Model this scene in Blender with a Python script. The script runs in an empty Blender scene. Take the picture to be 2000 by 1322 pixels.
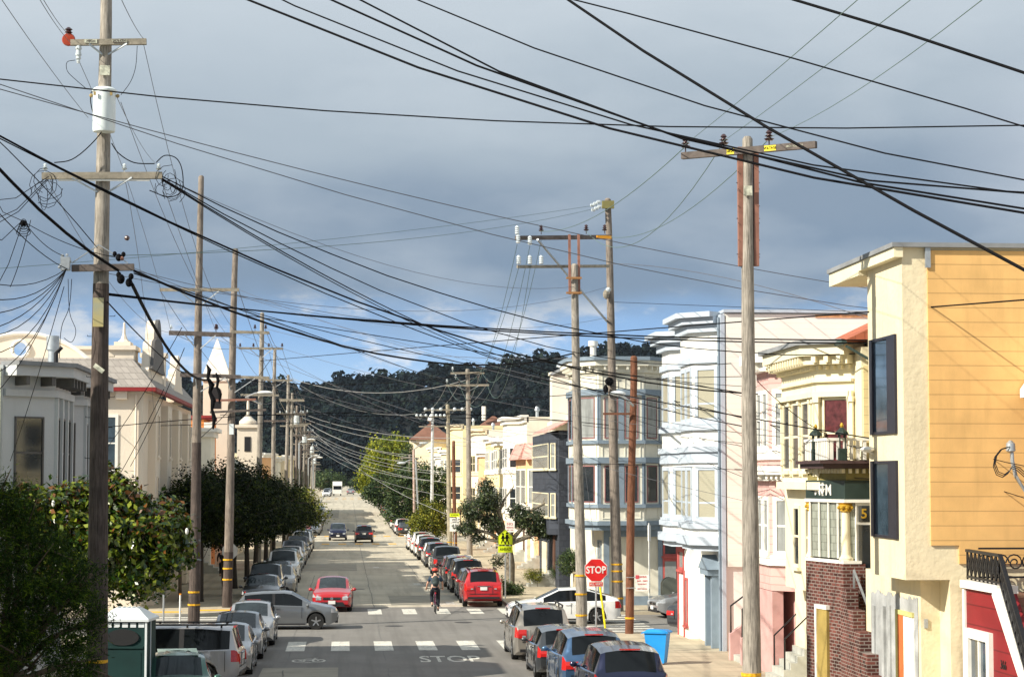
import bpy, bmesh, math, random
import numpy as np
from mathutils import Vector, Matrix
R = math.radians
PI = math.pi
random.seed(7)
rng = np.random.default_rng(7)

# ------------------------------------------------------------------ camera
EYE = 6.1
FPX = 4000.0                       # focal length in photograph pixels (2000 wide)
YAW, PITCH = math.atan(0.08107), R(3.847)
scene = bpy.context.scene
COL = scene.collection
cam = bpy.data.cameras.new("camera")
cam.lens = 72.0; cam.sensor_width = 36.0; cam.clip_start = 0.5; cam.clip_end = 9000
camo = bpy.data.objects.new("camera", cam); COL.objects.link(camo)
camo.location = (0, 0, EYE)
camo.rotation_euler = (R(90) + PITCH, 0, -YAW)
scene.camera = camo

# ------------------------------------------------------------------ sun and sky
SUN_EL, SUN_AZ = R(34), R(66)      # azimuth turned from straight behind the camera towards the left
to_sun = Vector((-math.sin(SUN_AZ) * math.cos(SUN_EL), -math.cos(SUN_AZ) * math.cos(SUN_EL), math.sin(SUN_EL)))
sl = bpy.data.lights.new("sun", 'SUN'); sl.energy = 5.0; sl.angle = R(0.5); sl.color = (1.0, 0.93, 0.80)
so = bpy.data.objects.new("sun", sl); COL.objects.link(so)
so.rotation_euler = (-to_sun).to_track_quat('-Z', 'Y').to_euler()
scene.view_settings.view_transform = 'Standard'
scene.view_settings.look = 'None'
scene.view_settings.exposure = 0.6
scene.view_settings.gamma = 1.0

world = bpy.data.worlds.new("World"); scene.world = world; world.use_nodes = True
nt = world.node_tree; nt.nodes.clear()
def wn(t, **k):
    n = nt.nodes.new(t)
    for a, b in k.items(): setattr(n, a, b)
    return n
def wmath(op, a, b=None, c=None, clamp=False):
    n = wn('ShaderNodeMath', operation=op); n.use_clamp = clamp
    for i, v in enumerate((a, b, c)):
        if v is None: continue
        if isinstance(v, (int, float)): n.inputs[i].default_value = v
        else: nt.links.new(v, n.inputs[i])
    return n.outputs[0]
def wmix(f, a, b):
    n = wn('ShaderNodeMix', data_type='RGBA'); n.clamp_factor = True
    for i, v in ((0, f), (6, a), (7, b)):
        if isinstance(v, (int, float)): n.inputs[i].default_value = v
        elif isinstance(v, tuple): n.inputs[i].default_value = (*v, 1)
        else: nt.links.new(v, n.inputs[i])
    return n.outputs[2]
def wramp(fac, stops, interp='EASE'):
    n = wn('ShaderNodeValToRGB'); n.color_ramp.interpolation = interp
    e = n.color_ramp.elements
    while len(e) > 1: e.remove(e[0])
    e[0].position = stops[0][0]; e[0].color = (*stops[0][1], 1)
    for p, c in stops[1:]:
        q = e.new(p); q.color = (*c, 1)
    nt.links.new(fac, n.inputs[0]); return n.outputs[0]
sky = wn('ShaderNodeTexSky', sky_type='NISHITA'); sky.sun_disc = False
sky.sun_elevation = SUN_EL
sky.sun_rotation = math.atan2(to_sun.x, to_sun.y)
sky.air_density = 1.0; sky.dust_density = 0.6
tc = wn('ShaderNodeTexCoord'); sep = wn('ShaderNodeSeparateXYZ')
nt.links.new(tc.outputs['Generated'], sep.inputs[0])
mp = wn('ShaderNodeMapping'); mp.inputs['Scale'].default_value = (1, 1, 2.6)
nt.links.new(tc.outputs['Generated'], mp.inputs[0])
def noise(scale, detail=5, rough=.5, vec=None):
    n = wn('ShaderNodeTexNoise'); n.inputs['Scale'].default_value = scale
    n.inputs['Detail'].default_value = detail; n.inputs['Roughness'].default_value = rough
    nt.links.new(vec or mp.outputs[0], n.inputs['Vector']); return n.outputs['Fac']
n1, n2, n3 = noise(3.2, 3, .45), noise(9, 5, .5), noise(13, 6, .55)
# elevation (sine) disturbed by the noise: 0.05 .. 0.10 is the open band under the cloud deck
el = wmath('ADD', sep.outputs[2], wmath('MULTIPLY', wmath('SUBTRACT', n1, 0.5), 0.05))
el = wmath('ADD', el, wmath('MULTIPLY', wmath('SUBTRACT', n3, 0.5), 0.028))
el = wmath('SUBTRACT', el, wmath('MULTIPLY', sep.outputs[0], 0.03))
el4 = wmath('MULTIPLY', el, 4.0, clamp=True)
deck = wramp(el4, [(0.0, (.21, .29, .39)), (.36, (.135, .188, .258)), (.50, (.155, .204, .266)), (.70, (.25, .298, .345)), (.95, (.33, .375, .415))])
deck = wmix(wmath('MULTIPLY', wmath('SUBTRACT', n2, 0.46, clamp=True), 1.3, clamp=True), deck, (.40, .44, .475))
blue = wramp(wmath('MULTIPLY', sep.outputs[2], 8.0, clamp=True), [(0.0, (.34, .47, .62)), (.35, (.20, .36, .60)), (.6, (.12, .255, .50)), (1.0, (.11, .22, .42))])
blue = wmix(0.2, blue, wmix(0.92, sky.outputs[0], (0, 0, 0)))
puff = wramp(noise(15, 7, .62), [(.50, (0, 0, 0)), (.64, (1, 1, 1))])
blue = wmix(puff, blue, (.48, .51, .55))
over = wramp(el4, [(.245, (0, 0, 0)), (.375, (1, 1, 1))])
fin = wmix(over, blue, deck)
lp = wmath('MULTIPLY', wmath('SUBTRACT', sep.outputs[0], 0.27), 9.0, clamp=True)   # brighter break in the cloud to the right
brk = wmath('MULTIPLY', lp, wramp(wmath('ABSOLUTE', wmath('MULTIPLY', wmath('SUBTRACT', sep.outputs[2], 0.155), 12.0)), [(0.1, (1, 1, 1)), (.7, (0, 0, 0))]))
fin = wmix(wmath('MULTIPLY', brk, wmath('ADD', n2, .3)), fin, (.46, .49, .53))
bg = wn('ShaderNodeBackground'); outw = wn('ShaderNodeOutputWorld')
mul = wn('ShaderNodeVectorMath', operation='SCALE'); mul.inputs[3].default_value = 11.3
nt.links.new(fin, mul.inputs[0]); nt.links.new(mul.outputs[0], bg.inputs[0])
bg.inputs[1].default_value = 0.1
nt.links.new(bg.outputs[0], outw.inputs[0])

# ------------------------------------------------------------------ pixel -> world helpers
_F = Vector((math.sin(YAW) * math.cos(PITCH), math.cos(YAW) * math.cos(PITCH), math.sin(PITCH)))
_R = Vector((math.cos(YAW), -math.sin(YAW), 0))
_U = _R.cross(_F)
CAM = Vector((0, 0, EYE))
def ray(px, py):
    return (_F * FPX + _R * (px - 1000) - _U * (py - 661)).normalized()
def PY(px, py, Y):                 # the point of the sight line that is Y metres down the street
    d = ray(px, py); return CAM + d * (Y / d.y)
def PX(px, py, X):
    d = ray(px, py); return CAM + d * (X / d.x)
def proj(p):
    v = Vector(p) - CAM; z = v.dot(_F)
    return 1000 + FPX * v.dot(_R) / z, 661 - FPX * v.dot(_U) / z
_ZP = [(-60, 3.5), (20, 1.3), (40, 0.62), (52, 0.22), (66, 0.0), (105, 0.0), (200, -0.45), (240, -0.45), (330, 0.35), (420, 1.35), (470, 1.6), (800, 1.9), (9000, 1.9)]
def zg(y):
    for (a, za), (b, zb) in zip(_ZP, _ZP[1:]):
        if y <= b:
            t = (y - a) / (b - a); return za + (zb - za) * max(t, 0)
    return _ZP[-1][1]
def G(px, py, Z=None):             # sight line meets the ground
    d = ray(px, py); y = 60
    for _ in range(30):
        z = zg(y) if Z is None else Z
        y = 0.5 * y + 0.5 * (z - EYE) / d.z * d.y
    return CAM + d * (y / d.y)

# ------------------------------------------------------------------ materials
MATS = {}
def _new(name):
    m = bpy.data.materials.new(name); m.use_nodes = True
    n = m.node_tree; b = n.nodes['Principled BSDF']; return m, n, b
def mat(name, col, rough=.75, metal=0.0, spec=.3, var=(3.0, .12), bump=(0, 0), kind=None, pitch=.2, coat=0, line=.45, emis=0, col2=None, stain=0):
    if name in MATS: return MATS[name]
    m, n, b = _new(name); L = n.links.new
    def nd(t, **k):
        q = n.nodes.new(t)
        for a, c in k.items(): setattr(q, a, c)
        return q
    def mth(op, a, c=None, clamp=False):
        q = nd('ShaderNodeMath', operation=op); q.use_clamp = clamp
        for i, v in enumerate((a, c)):
            if v is None: continue
            if isinstance(v, (int, float)): q.inputs[i].default_value = v
            else: L(v, q.inputs[i])
        return q.outputs[0]
    b.inputs['Roughness'].default_value = rough; b.inputs['Metallic'].default_value = metal
    b.inputs['Specular IOR Level'].default_value = spec; b.inputs['Coat Weight'].default_value = coat
    b.inputs['Coat Roughness'].default_value = .06
    t = nd('ShaderNodeTexCoord'); co = t.outputs['Object']
    sx = nd('ShaderNodeSeparateXYZ'); L(co, sx.inputs[0])
    def nz(scale, detail=4, vec=None, rough=.55):
        q = nd('ShaderNodeTexNoise'); q.inputs['Scale'].default_value = scale; q.inputs['Detail'].default_value = detail
        q.inputs['Roughness'].default_value = rough
        L(vec or co, q.inputs['Vector']); return q.outputs['Fac']
    def mx(f, a, c, bt='MIX'):
        q = nd('ShaderNodeMix', data_type='RGBA', blend_type=bt)
        for i, v in ((0, f), (6, a), (7, c)):
            if isinstance(v, (int, float)): q.inputs[i].default_value = v
            elif isinstance(v, tuple): q.inputs[i].default_value = (*v, 1)
            else: L(v, q.inputs[i])
        return q.outputs[2]
    c1 = tuple(max(0, v * (1 - var[1])) for v in col); c2 = tuple(min(1, v * (1 + var[1])) for v in col)
    if col2: c2 = col2
    f = nz(var[0])
    f = mth('MULTIPLY', mth('SUBTRACT', f, .3), 2.5, True)
    cc = mx(f, c1, c2); h = None
    def cvec(a, c):
        q = nd('ShaderNodeCombineXYZ'); L(a, q.inputs[0]); L(c, q.inputs[1]); return q.outputs[0]
    if kind == 'siding':
        fr = mth('FRACT', mth('DIVIDE', mth('ADD', sx.outputs[2], 50), pitch))
        ln = mth('LESS_THAN', fr, .07)
        cc = mx(mth('MULTIPLY', ln, line), cc, tuple(v * .35 for v in col)); h = fr
    elif kind in ('shingle', 'brick'):
        q = nd('ShaderNodeTexBrick'); L(cvec(mth('ADD', sx.outputs[0], sx.outputs[1]), sx.outputs[2]), q.inputs['Vector'])
        q.inputs['Scale'].default_value = 1.0
        q.inputs['Brick Width'].default_value = pitch * (1.0 if kind == 'shingle' else 2.6)
        q.inputs['Row Height'].default_value = pitch
        q.inputs['Mortar Size'].default_value = .012; q.inputs['Bias'].default_value = 0
        q.inputs['Color1'].default_value = (*c1, 1); q.inputs['Color2'].default_value = (*c2, 1)
        q.inputs['Mortar'].default_value = (*((.30, .27, .24) if kind == 'brick' else tuple(v * .5 for v in col)), 1)
        cc = mx(.35, q.outputs['Color'], cc); h = mth('SUBTRACT', 1, q.outputs['Fac'])
    elif kind == 'wood':
        mpn = nd('ShaderNodeMapping'); mpn.inputs['Scale'].default_value = (1, 1, .06); L(co, mpn.inputs[0])
        w = nz(38, 6, mpn.outputs[0], .7)
        w2 = nz(14, 3, mpn.outputs[0])
        cc = mx(mth('MULTIPLY', mth('SUBTRACT', w, .42, True), 4.2, True), cc, tuple(v * .34 for v in col))
        cc = mx(mth('MULTIPLY', mth('SUBTRACT', w2, .5, True), 2.0, True), cc, tuple(min(1, v * 1.35) for v in col)); h = w
    if kind == 'worn':            # paint rubbed through to the road
        w = nz(9, 7, None, .75); w2 = nz(1.6, 3)
        cc = mx(mth('MULTIPLY', mth('SUBTRACT', mth('ADD', w, mth('MULTIPLY', w2, .35)), .70, True), 9, True), cc, (.17, .165, .155))
    if kind == 'road':            # wheel tracks, oil drips and repairs, drawn out along the street
        mpn = nd('ShaderNodeMapping'); mpn.inputs['Scale'].default_value = (1.1, .035, 1); L(co, mpn.inputs[0])
        w = nz(1.5, 5, mpn.outputs[0], .6); cc = mx(mth('MULTIPLY', mth('SUBTRACT', w, .47, True), 3.2, True), cc, tuple(v * .66 for v in col))
        w = nz(22, 8, None, .8); cc = mx(mth('MULTIPLY', mth('SUBTRACT', w, .5, True), 2.4, True), cc, tuple(v * .62 for v in col))
        w = nz(.9, 7, None, .7); cc = mx(mth('MULTIPLY', mth('SUBTRACT', w, .56, True), 5, True), cc, tuple(v * .75 for v in col))
    if stain:
        mpn = nd('ShaderNodeMapping'); mpn.inputs['Scale'].default_value = (1, 1, .14); L(co, mpn.inputs[0])
        w = nz(2.6, 6, mpn.outputs[0], .65)
        cc = mx(mth('MULTIPLY', mth('SUBTRACT', w, .52, True), stain * 4, True), cc, tuple(v * .55 for v in col))
    L(cc, b.inputs['Base Color'])
    if bump[1] or h is not None:
        bn = nd('ShaderNodeBump'); bn.inputs['Distance'].default_value = .02
        if h is None: h = nz(bump[0], 5); st = bump[1]
        else: st = .6
        bn.inputs['Strength'].default_value = st
        L(h, bn.inputs['Height']); L(bn.outputs[0], b.inputs['Normal'])
    if emis:
        L(cc, b.inputs['Emission Color']); b.inputs['Emission Strength'].default_value = emis
    MATS[name] = m; return m
def leafmat(name, c1, c2, c3, rough=.5, scale=1.2, spec=.35, seed=0, trans=.25):
    """foliage: colour changes from leaf to leaf and clump to clump"""
    if name in MATS: return MATS[name]
    m, n, b = _new(name); L = n.links.new
    at = n.nodes.new('ShaderNodeAttribute'); at.attribute_name = 'leaf'
    r = n.nodes.new('ShaderNodeValToRGB'); e = r.color_ramp.elements
    e[0].position = .15; e[0].color = (*c1, 1); e[1].position = .93; e[1].color = (*c3, 1)
    q = e.new(.62); q.color = (*c2, 1)
    L(at.outputs['Fac'], r.inputs[0]); L(r.outputs[0], b.inputs['Base Color'])
    b.inputs['Roughness'].default_value = rough; b.inputs['Specular IOR Level'].default_value = spec
    if trans:
        tr = n.nodes.new('ShaderNodeBsdfTranslucent'); L(r.outputs[0], tr.inputs[0])
        ms = n.nodes.new('ShaderNodeMixShader'); ms.inputs[0].default_value = trans
        L(b.outputs[0], ms.inputs[1]); L(tr.outputs[0], ms.inputs[2]); L(ms.outputs[0], n.nodes['Material Output'].inputs[0])
    MATS[name] = m; return m
def paint(name, col, metal=.35):
    return mat('paint_' + name, col, rough=.32, metal=metal, spec=.5, coat=1.0, var=(.8, .04))

# ------------------------------------------------------------------ mesh builder
SPLIT = {'jumper_cables': 'jumper_cable', 'dentils': 'dentil', 'pilasters': 'pilaster', 'brackets': 'bracket', 'stair_wall': 'stair_side_wall', 'handrail': 'stair_handrail', 'belfry_opening': 'belfry_arch', 'small_panes': 'small_pane', 'wall_brackets': 'wall_bracket', 'mullions': 'mullion', 'door_seams': 'door_seam', 'straps': 'strap', 'corner_strips': 'corner_strip', 'lugs': 'lug', 'channel_clamp': 'clamp_bar'}
class MB:
    def __init__(s): s.v = []; s.f = []
    def add(s, vs, fs):
        n = len(s.v); s.v += [tuple(v) for v in vs]; s.f += [tuple(i + n for i in f) for f in fs]; return s
    def box(s, x0, x1, y0, y1, z0, z1, M=None):
        x0, x1 = min(x0, x1), max(x0, x1); y0, y1 = min(y0, y1), max(y0, y1); z0, z1 = min(z0, z1), max(z0, z1)
        v = [Vector(p) for p in ((x0, y0, z0), (x1, y0, z0), (x1, y1, z0), (x0, y1, z0), (x0, y0, z1), (x1, y0, z1), (x1, y1, z1), (x0, y1, z1))]
        if M: v = [M @ p for p in v]
        fs = [(0, 3, 2, 1), (4, 5, 6, 7), (0, 1, 5, 4), (1, 2, 6, 5), (2, 3, 7, 6), (3, 0, 4, 7)]
        if M and M.determinant() < 0: fs = [f[::-1] for f in fs]
        return s.add(v, fs)
    def prism(s, poly, a, b, fn=None):
        """poly 2D outline swept from a to b; fn(u, v, w) maps to 3D (default: plan outline, w = z)"""
        fn = fn or (lambda u, v, w: (u, v, w)); n = len(poly)
        vs = [fn(u, v, a) for u, v in poly] + [fn(u, v, b) for u, v in poly]
        fs = [tuple(range(n))[::-1], tuple(range(n, 2 * n))] + [(i, (i + 1) % n, n + (i + 1) % n, n + i) for i in range(n)]
        return s.add(vs, fs)
    def tube(s, pts, r, n=8, caps=True, taper=None):
        pts = [Vector(p) for p in pts]; rings = []
        m = len(pts)
        for i, p in enumerate(pts):
            d = (pts[min(i + 1, m - 1)] - pts[max(i - 1, 0)]).normalized()
            a = Vector((0, 0, 1)) if abs(d.z) < .9 else Vector((0, 1, 0))
            u = d.cross(a).normalized(); w = u.cross(d)
            rr = r[i] if isinstance(r, (list, tuple)) else (r if taper is None else r + (taper - r) * i / (m - 1))
            rings.append([p + (u * math.cos(2 * PI * k / n) + w * math.sin(2 * PI * k / n)) * rr for k in range(n)])
        b = len(s.v); s.v += [tuple(q) for rg in rings for q in rg]
        for i in range(m - 1):
            for k in range(n):
                s.f.append((b + i * n + k, b + i * n + (k + 1) % n, b + (i + 1) * n + (k + 1) % n, b + (i + 1) * n + k))
        if caps:
            s.f.append(tuple(b + k for k in range(n))[::-1]); s.f.append(tuple(b + (m - 1) * n + k for k in range(n)))
        return s
    def lathe(s, prof, c=(0, 0, 0), n=16, axis='z', M=None):
        b = len(s.v)
        for r, z in prof:
            for k in range(n):
                a = 2 * PI * k / n; x, y = r * math.cos(a), r * math.sin(a)
                p = Vector((x, y, z) if axis == 'z' else ((x, z, y) if axis == 'y' else (z, x, y)))
                if M: p = M @ p
                s.v.append(tuple(p + Vector(c)))
        m = len(prof)
        for i in range(m - 1):
            for k in range(n):
                s.f.append((b + i * n + k, b + i * n + (k + 1) % n, b + (i + 1) * n + (k + 1) % n, b + (i + 1) * n + k))
        s.f.append(tuple(b + k for k in range(n))[::-1]); s.f.append(tuple(b + (m - 1) * n + k for k in range(n)))
        return s
    def ball(s, c, r, n=10, m=6):
        rx, ry, rz = r if isinstance(r, (tuple, list)) else (r, r, r)
        b = len(s.v)
        for i in range(m + 1):
            t = PI * i / m
            for k in range(n):
                a = 2 * PI * k / n
                s.v.append((c[0] + rx * math.sin(t) * math.cos(a), c[1] + ry * math.sin(t) * math.sin(a), c[2] - rz * math.cos(t)))
        for i in range(m):
            for k in range(n):
                s.f.append((b + i * n + k, b + i * n + (k + 1) % n, b + (i + 1) * n + (k + 1) % n, b + (i + 1) * n + k))
        return s
    def bar(s, a, b, w, t=None, up=(0, 0, 1)):
        """rectangular bar from a to b, w wide sideways, t along up"""
        a, b = Vector(a), Vector(b); t = t or w; d = (b - a).normalized(); up = Vector(up)
        if abs(d.dot(up)) > .95: up = Vector((0, 1, 0))
        u = d.cross(up).normalized() * (w / 2); v = u.cross(d).normalized() * (t / 2)
        q = [a - u - v, a + u - v, a + u + v, a - u + v, b - u - v, b + u - v, b + u + v, b - u + v]
        return s.add(q, [(0, 3, 2, 1), (4, 5, 6, 7), (0, 1, 5, 4), (1, 2, 6, 5), (2, 3, 7, 6), (3, 0, 4, 7)])
    def build(s, name, m, parent=None, smooth=False, **props):
        if name in SPLIT:          # repeated pieces become parts of their own
            par = list(range(len(s.v)))
            def fd(i):
                while par[i] != i: par[i] = par[par[i]]; i = par[i]
                return i
            for f in s.f:
                for i in f[1:]: par[fd(i)] = fd(f[0])
            comp = {}
            for f in s.f: comp.setdefault(fd(f[0]), []).append(f)
            o = None
            for fs in comp.values():
                used = sorted(set(i for f in fs for i in f)); mp_ = {j: q for q, j in enumerate(used)}
                b = MB(); b.v = [s.v[j] for j in used]; b.f = [tuple(mp_[j] for j in f) for f in fs]
                o = b.build(SPLIT[name], m, parent, smooth)
            return o
        me = bpy.data.meshes.new(name)
        off = Vector((0, 0, 0)); q = parent
        while q is not None: off += q.location; q = q.parent
        me.from_pydata([(a - off.x, b - off.y, c - off.z) for a, b, c in s.v] if parent else s.v, [], s.f)
        me.update()
        bm = bmesh.new(); bm.from_mesh(me); bmesh.ops.recalc_face_normals(bm, faces=bm.faces); bm.to_mesh(me); bm.free()
        me.materials.append(m)
        if smooth:
            me.polygons.foreach_set('use_smooth', [True] * len(me.polygons))
            if smooth != 'all': me.set_sharp_from_angle(angle=R(smooth if smooth is not True else 38))
        o = bpy.data.objects.new(name, me); COL.objects.link(o); o.parent = parent
        for k, v in props.items(): o[k] = v
        return o
def thing(name, label, cat, loc=(0, 0, 0), rz=0, group=None):
    o = bpy.data.objects.new(name, None); COL.objects.link(o); o.location = loc; o.rotation_euler = (0, 0, rz)
    o.empty_display_size = .3
    o['label'] = label; o['category'] = cat
    if group: o['group'] = group
    return o
def tag(o, label, cat, group=None):
    o['label'] = label; o['category'] = cat
    if group: o['group'] = group
    return o
def recenter(o):
    """put a single-mesh thing's origin at its own base"""
    co = np.empty(len(o.data.vertices) * 3); o.data.vertices.foreach_get('co', co); co = co.reshape(-1, 3)
    c = Vector(((co[:, 0].min() + co[:, 0].max()) / 2, (co[:, 1].min() + co[:, 1].max()) / 2, co[:, 2].min()))
    o.data.transform(Matrix.Translation(-c)); o.location = o.location + c
    return o
def struct(o): o['kind'] = 'structure'; return o
_kids = {}
def dup(root, loc, rz, label, group=None, mats=None):
    def cp(o, parent):
        c = o.copy(); COL.objects.link(c); c.parent = parent
        for k in ALLKIDS.get(o.name, []): cp(bpy.data.objects[k], c)
        return c
    if root.name not in _kids:
        _kids[root.name] = True
        for o in list(bpy.data.objects):
            if o.parent is not None: ALLKIDS.setdefault(o.parent.name, [])
            if o.parent is not None and o.name not in ALLKIDS[o.parent.name]: ALLKIDS[o.parent.name].append(o.name)
    r = cp(root, None); r.location = loc; r.rotation_euler = (0, 0, rz); r['label'] = label
    if group: r['group'] = group
    return r
ALLKIDS = {}
_tc = {}
def text_mesh(s, size, depth=.004, bold=0.0):
    c = bpy.data.curves.new('t', 'FONT'); c.body = s; c.size = size; c.extrude = depth; c.align_x = 'CENTER'; c.align_y = 'CENTER'; c.offset = bold; c.resolution_u = 3
    o = bpy.data.objects.new('t', c); COL.objects.link(o)
    dg = bpy.context.evaluated_depsgraph_get(); me = bpy.data.meshes.new_from_object(o.evaluated_get(dg))
    vs = [tuple(v.co) for v in me.vertices]; fs = [tuple(p.vertices) for p in me.polygons]
    bpy.data.objects.remove(o); bpy.data.curves.remove(c); bpy.data.meshes.remove(me)
    return vs, fs
def text_part(s, size, M, name, m, parent, bold=0.0, sx=1.0, depth=.004):
    """lettering: local x right, y up, z out of the face; M places it in the world"""
    vs, fs = text_mesh(s, size, depth, bold)
    return MB().add([M @ Vector((a * sx, b, c)) for a, b, c in vs], fs).build(name, m, parent)
def face_M(p, right, up):
    r = Vector(right).normalized(); u = Vector(up).normalized(); n = r.cross(u)
    M = Matrix((r, u, n)).transposed().to_4x4(); M.translation = Vector(p); return M
# ================================================================== setting
CL, CR = -4.8, 7.6                 # kerb lines
FL, FRR = -9.2, 13.0               # facade lines left and right
asph = mat('asphalt', (.205, .195, .18), .9, spec=.2, var=(.35, .12), bump=(40, .3), kind='road')
asph2 = mat('old_concrete_road', (.48, .435, .345), .9, spec=.2, var=(.22, .16), bump=(40, .2), kind='road')
conc = mat('pavement_concrete', (.45, .39, .285), .9, spec=.2, var=(.5, .14), bump=(30, .2), kind='road')
kerbm = mat('kerb_concrete', (.40, .38, .33), .9, spec=.2, var=(1.5, .15))
roadpaint = mat('road_paint', (.62, .60, .53), .8, var=(5, .2), kind='worn')
roadyel = mat('road_paint_yellow', (.75, .40, .06), .8, var=(5, .25), kind='worn')
earth = mat('earth', (.14, .14, .09), .95, var=(.02, .3))

def yrows(y0, y1, step=6.0):
    ys = [y0]; y = y0
    while y < y1 - 1e-6: y = min(y1, y + max(step, y * .03)); ys.append(y)
    return ys
# ground sheet, reaching the horizon, rising into a wooded hill
def hill_h(x, y):
    t = (y - 880) / 420.0
    t = max(0, min(1, t)); t = t * t * (3 - 2 * t)
    px = 675 + x / max(y, 1300) * 4000
    pts = [(-900, 60), (180, 50), (380, 50), (560, 53), (640, 55), (760, 54), (850, 60), (950, 67), (1100, 71), (1290, 76), (1700, 84), (3000, 60)]
    h = pts[0][1]
    for (a, ha), (b, hb) in zip(pts, pts[1:]):
        if a <= px <= b: h = ha + (hb - ha) * (px - a) / (b - a)
    if px > 3000: h = 60
    return t * (h + 2.5 * math.sin(x * .045) + 1.5 * math.sin(x * .11 + 1)) * (1 - max(0, min(1, (y - 1500) / 1500)) * .9)
b = MB()
ys = yrows(-60, 900, 8) + [940, 980, 1020, 1060, 1100, 1140, 1180, 1220, 1260, 1300, 1350, 1400, 1500, 1700, 2200, 3200, 6000]
xs = [-4000, -2000, -1200, -800] + list(range(-600, 801, 25)) + [1200, 2000, 4000]
vs = [(x, y, zg(y) + hill_h(x, y) - (.02 if y < 900 else 0)) for y in ys for x in xs]
n = len(xs)
b.add(vs, [(j * n + i, j * n + i + 1, (j + 1) * n + i + 1, (j + 1) * n + i) for j in range(len(ys) - 1) for i in range(n - 1)])
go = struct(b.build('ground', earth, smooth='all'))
go.data.materials.append(mat('hill_ground', (.006, .010, .012), .95, var=(.02, .3)))  # ground colour darkened to carry the cloud shade over the hill
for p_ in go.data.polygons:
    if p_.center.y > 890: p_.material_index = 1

CROSS = [(78.5, 90.5), (206, 222), (428, 442), (640, 652)]
def sheet(x0, x1, y0, y1, lift, nx=1):
    b = MB(); ys = yrows(y0, y1, 5)
    vs = [(x0 + (x1 - x0) * i / nx, y, zg(y) + lift) for y in ys for i in range(nx + 1)]
    m = nx + 1
    return b.add(vs, [(j * m + i, j * m + i + 1, (j + 1) * m + i + 1, (j + 1) * m + i) for j in range(len(ys) - 1) for i in range(nx)])
struct(sheet(CL - .1, CR + .1, -40, 96.6, 0).build('road', asph))
struct(sheet(CL - .1, CR + .1, 96.6, 905, 0).build('road', asph2))
for a, c in CROSS:
    m_ = asph if a < 100 else asph2
    bb = sheet(-170, CL - .1, a - .2, c + .2, 0); s2 = sheet(CR + .1, 170, a - .2, c + .2, 0)
    bb.add(s2.v, s2.f)
    struct(bb.build('cross_street', m_))
def block(side, y0, y1):
    """pavement slab of a city block with rounded corners and a kerb"""
    e = CL if side < 0 else CR; r = 3.2
    ys = sorted(set([y0 + r * (1 - math.cos(t * PI / 16)) for t in range(9)] + [y1 - r * (1 - math.cos(t * PI / 16)) for t in range(9)] + yrows(y0 + r, y1 - r, 5)))
    def ex(y):
        d = min(y - y0, y1 - y)
        off = r - math.sqrt(max(0, r * r - (r - d) ** 2)) if d < r else 0
        return e + side * off
    far = side * 165
    b = MB(); k = MB()
    L = [(ex(y) + side * .16, y) for y in ys]; E = [(ex(y), y) for y in ys]
    for (p, q) in zip(L, L[1:]):
        b.add([(p[0], p[1], zg(p[1]) + .13), (far, p[1], zg(p[1]) + .13), (far, q[1], zg(q[1]) + .13), (q[0], q[1], zg(q[1]) + .13)], [(0, 1, 2, 3)])
    for y in (y0, y1):
        b.add([(ex(y), y, zg(y) - .05), (far, y, zg(y) - .05), (far, y, zg(y) + .13), (ex(y), y, zg(y) + .13)], [(0, 1, 2, 3)])
    for p, q, pl, ql in zip(E, E[1:], L, L[1:]):
        za, zb = zg(p[1]), zg(q[1])
        k.add([(p[0], p[1], za - .05), (q[0], q[1], zb - .05), (q[0], q[1], zb + .133), (p[0], p[1], za + .133), (ql[0], ql[1], zb + .133), (pl[0], pl[1], za + .133)], [(0, 1, 2, 3), (3, 2, 4, 5)])
    struct(b.build('pavement', conc)); struct(k.build('kerb', kerbm))
ends = [(-40, 78.5), (90.5, 206), (222, 428), (442, 640), (652, 900)]
for a, c in ends: block(-1, a, c); block(1, a, c)
# pavement joints
jm = mat('pavement_joint', (.22, .20, .16), .95)
b = MB()
for s, e, f in ((-1, CL, FL), (1, CR, FRR)):
    y = 30
    while y < 200:
        if not 77 < y < 92: b.add([(e + s * .2, y, zg(y) + .134), (f + s * 1.0, y, zg(y) + .134), (f + s * 1.0, y + .035, zg(y + .035) + .134), (e + s * .2, y + .035, zg(y + .035) + .134)], [(0, 1, 2, 3)])
        y += 1.52
struct(b.build('pavement_joints', jm))

# painted markings
def quad(b, x0, x1, y0, y1, lift=.006):
    n = max(1, int((y1 - y0) / 2)); 
    for i in range(n):
        a, c = y0 + (y1 - y0) * i / n, y0 + (y1 - y0) * (i + 1) / n
        b.add([(x0, a, zg(a) + lift), (x1, a, zg(a) + lift), (x1, c, zg(c) + lift), (x0, c, zg(c) + lift)], [(0, 1, 2, 3)])
b = MB()
for px in (580, 665, 748, 831, 912, 993, 1075):
    x = G(px, 1257).x; quad(b, x - .33, x + .33, 72.6, 76.7)
struct(b.build('crosswalk_marking', roadpaint))
b = MB()
for px in (732, 800, 865, 930, 992):
    x = G(px, 1195).x; quad(b, x - .31, x + .31, 91.6, 95.2)
struct(b.build('crosswalk_marking', roadpaint))
for x0, x1 in ((8.6, 12.4), (-9.6, -5.4)):
    b = MB(); y = 79.3
    while y < 90: quad(b, x0, x1, y, y + .62); y += 1.32
    struct(b.build('crosswalk_marking', roadpaint))
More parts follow.
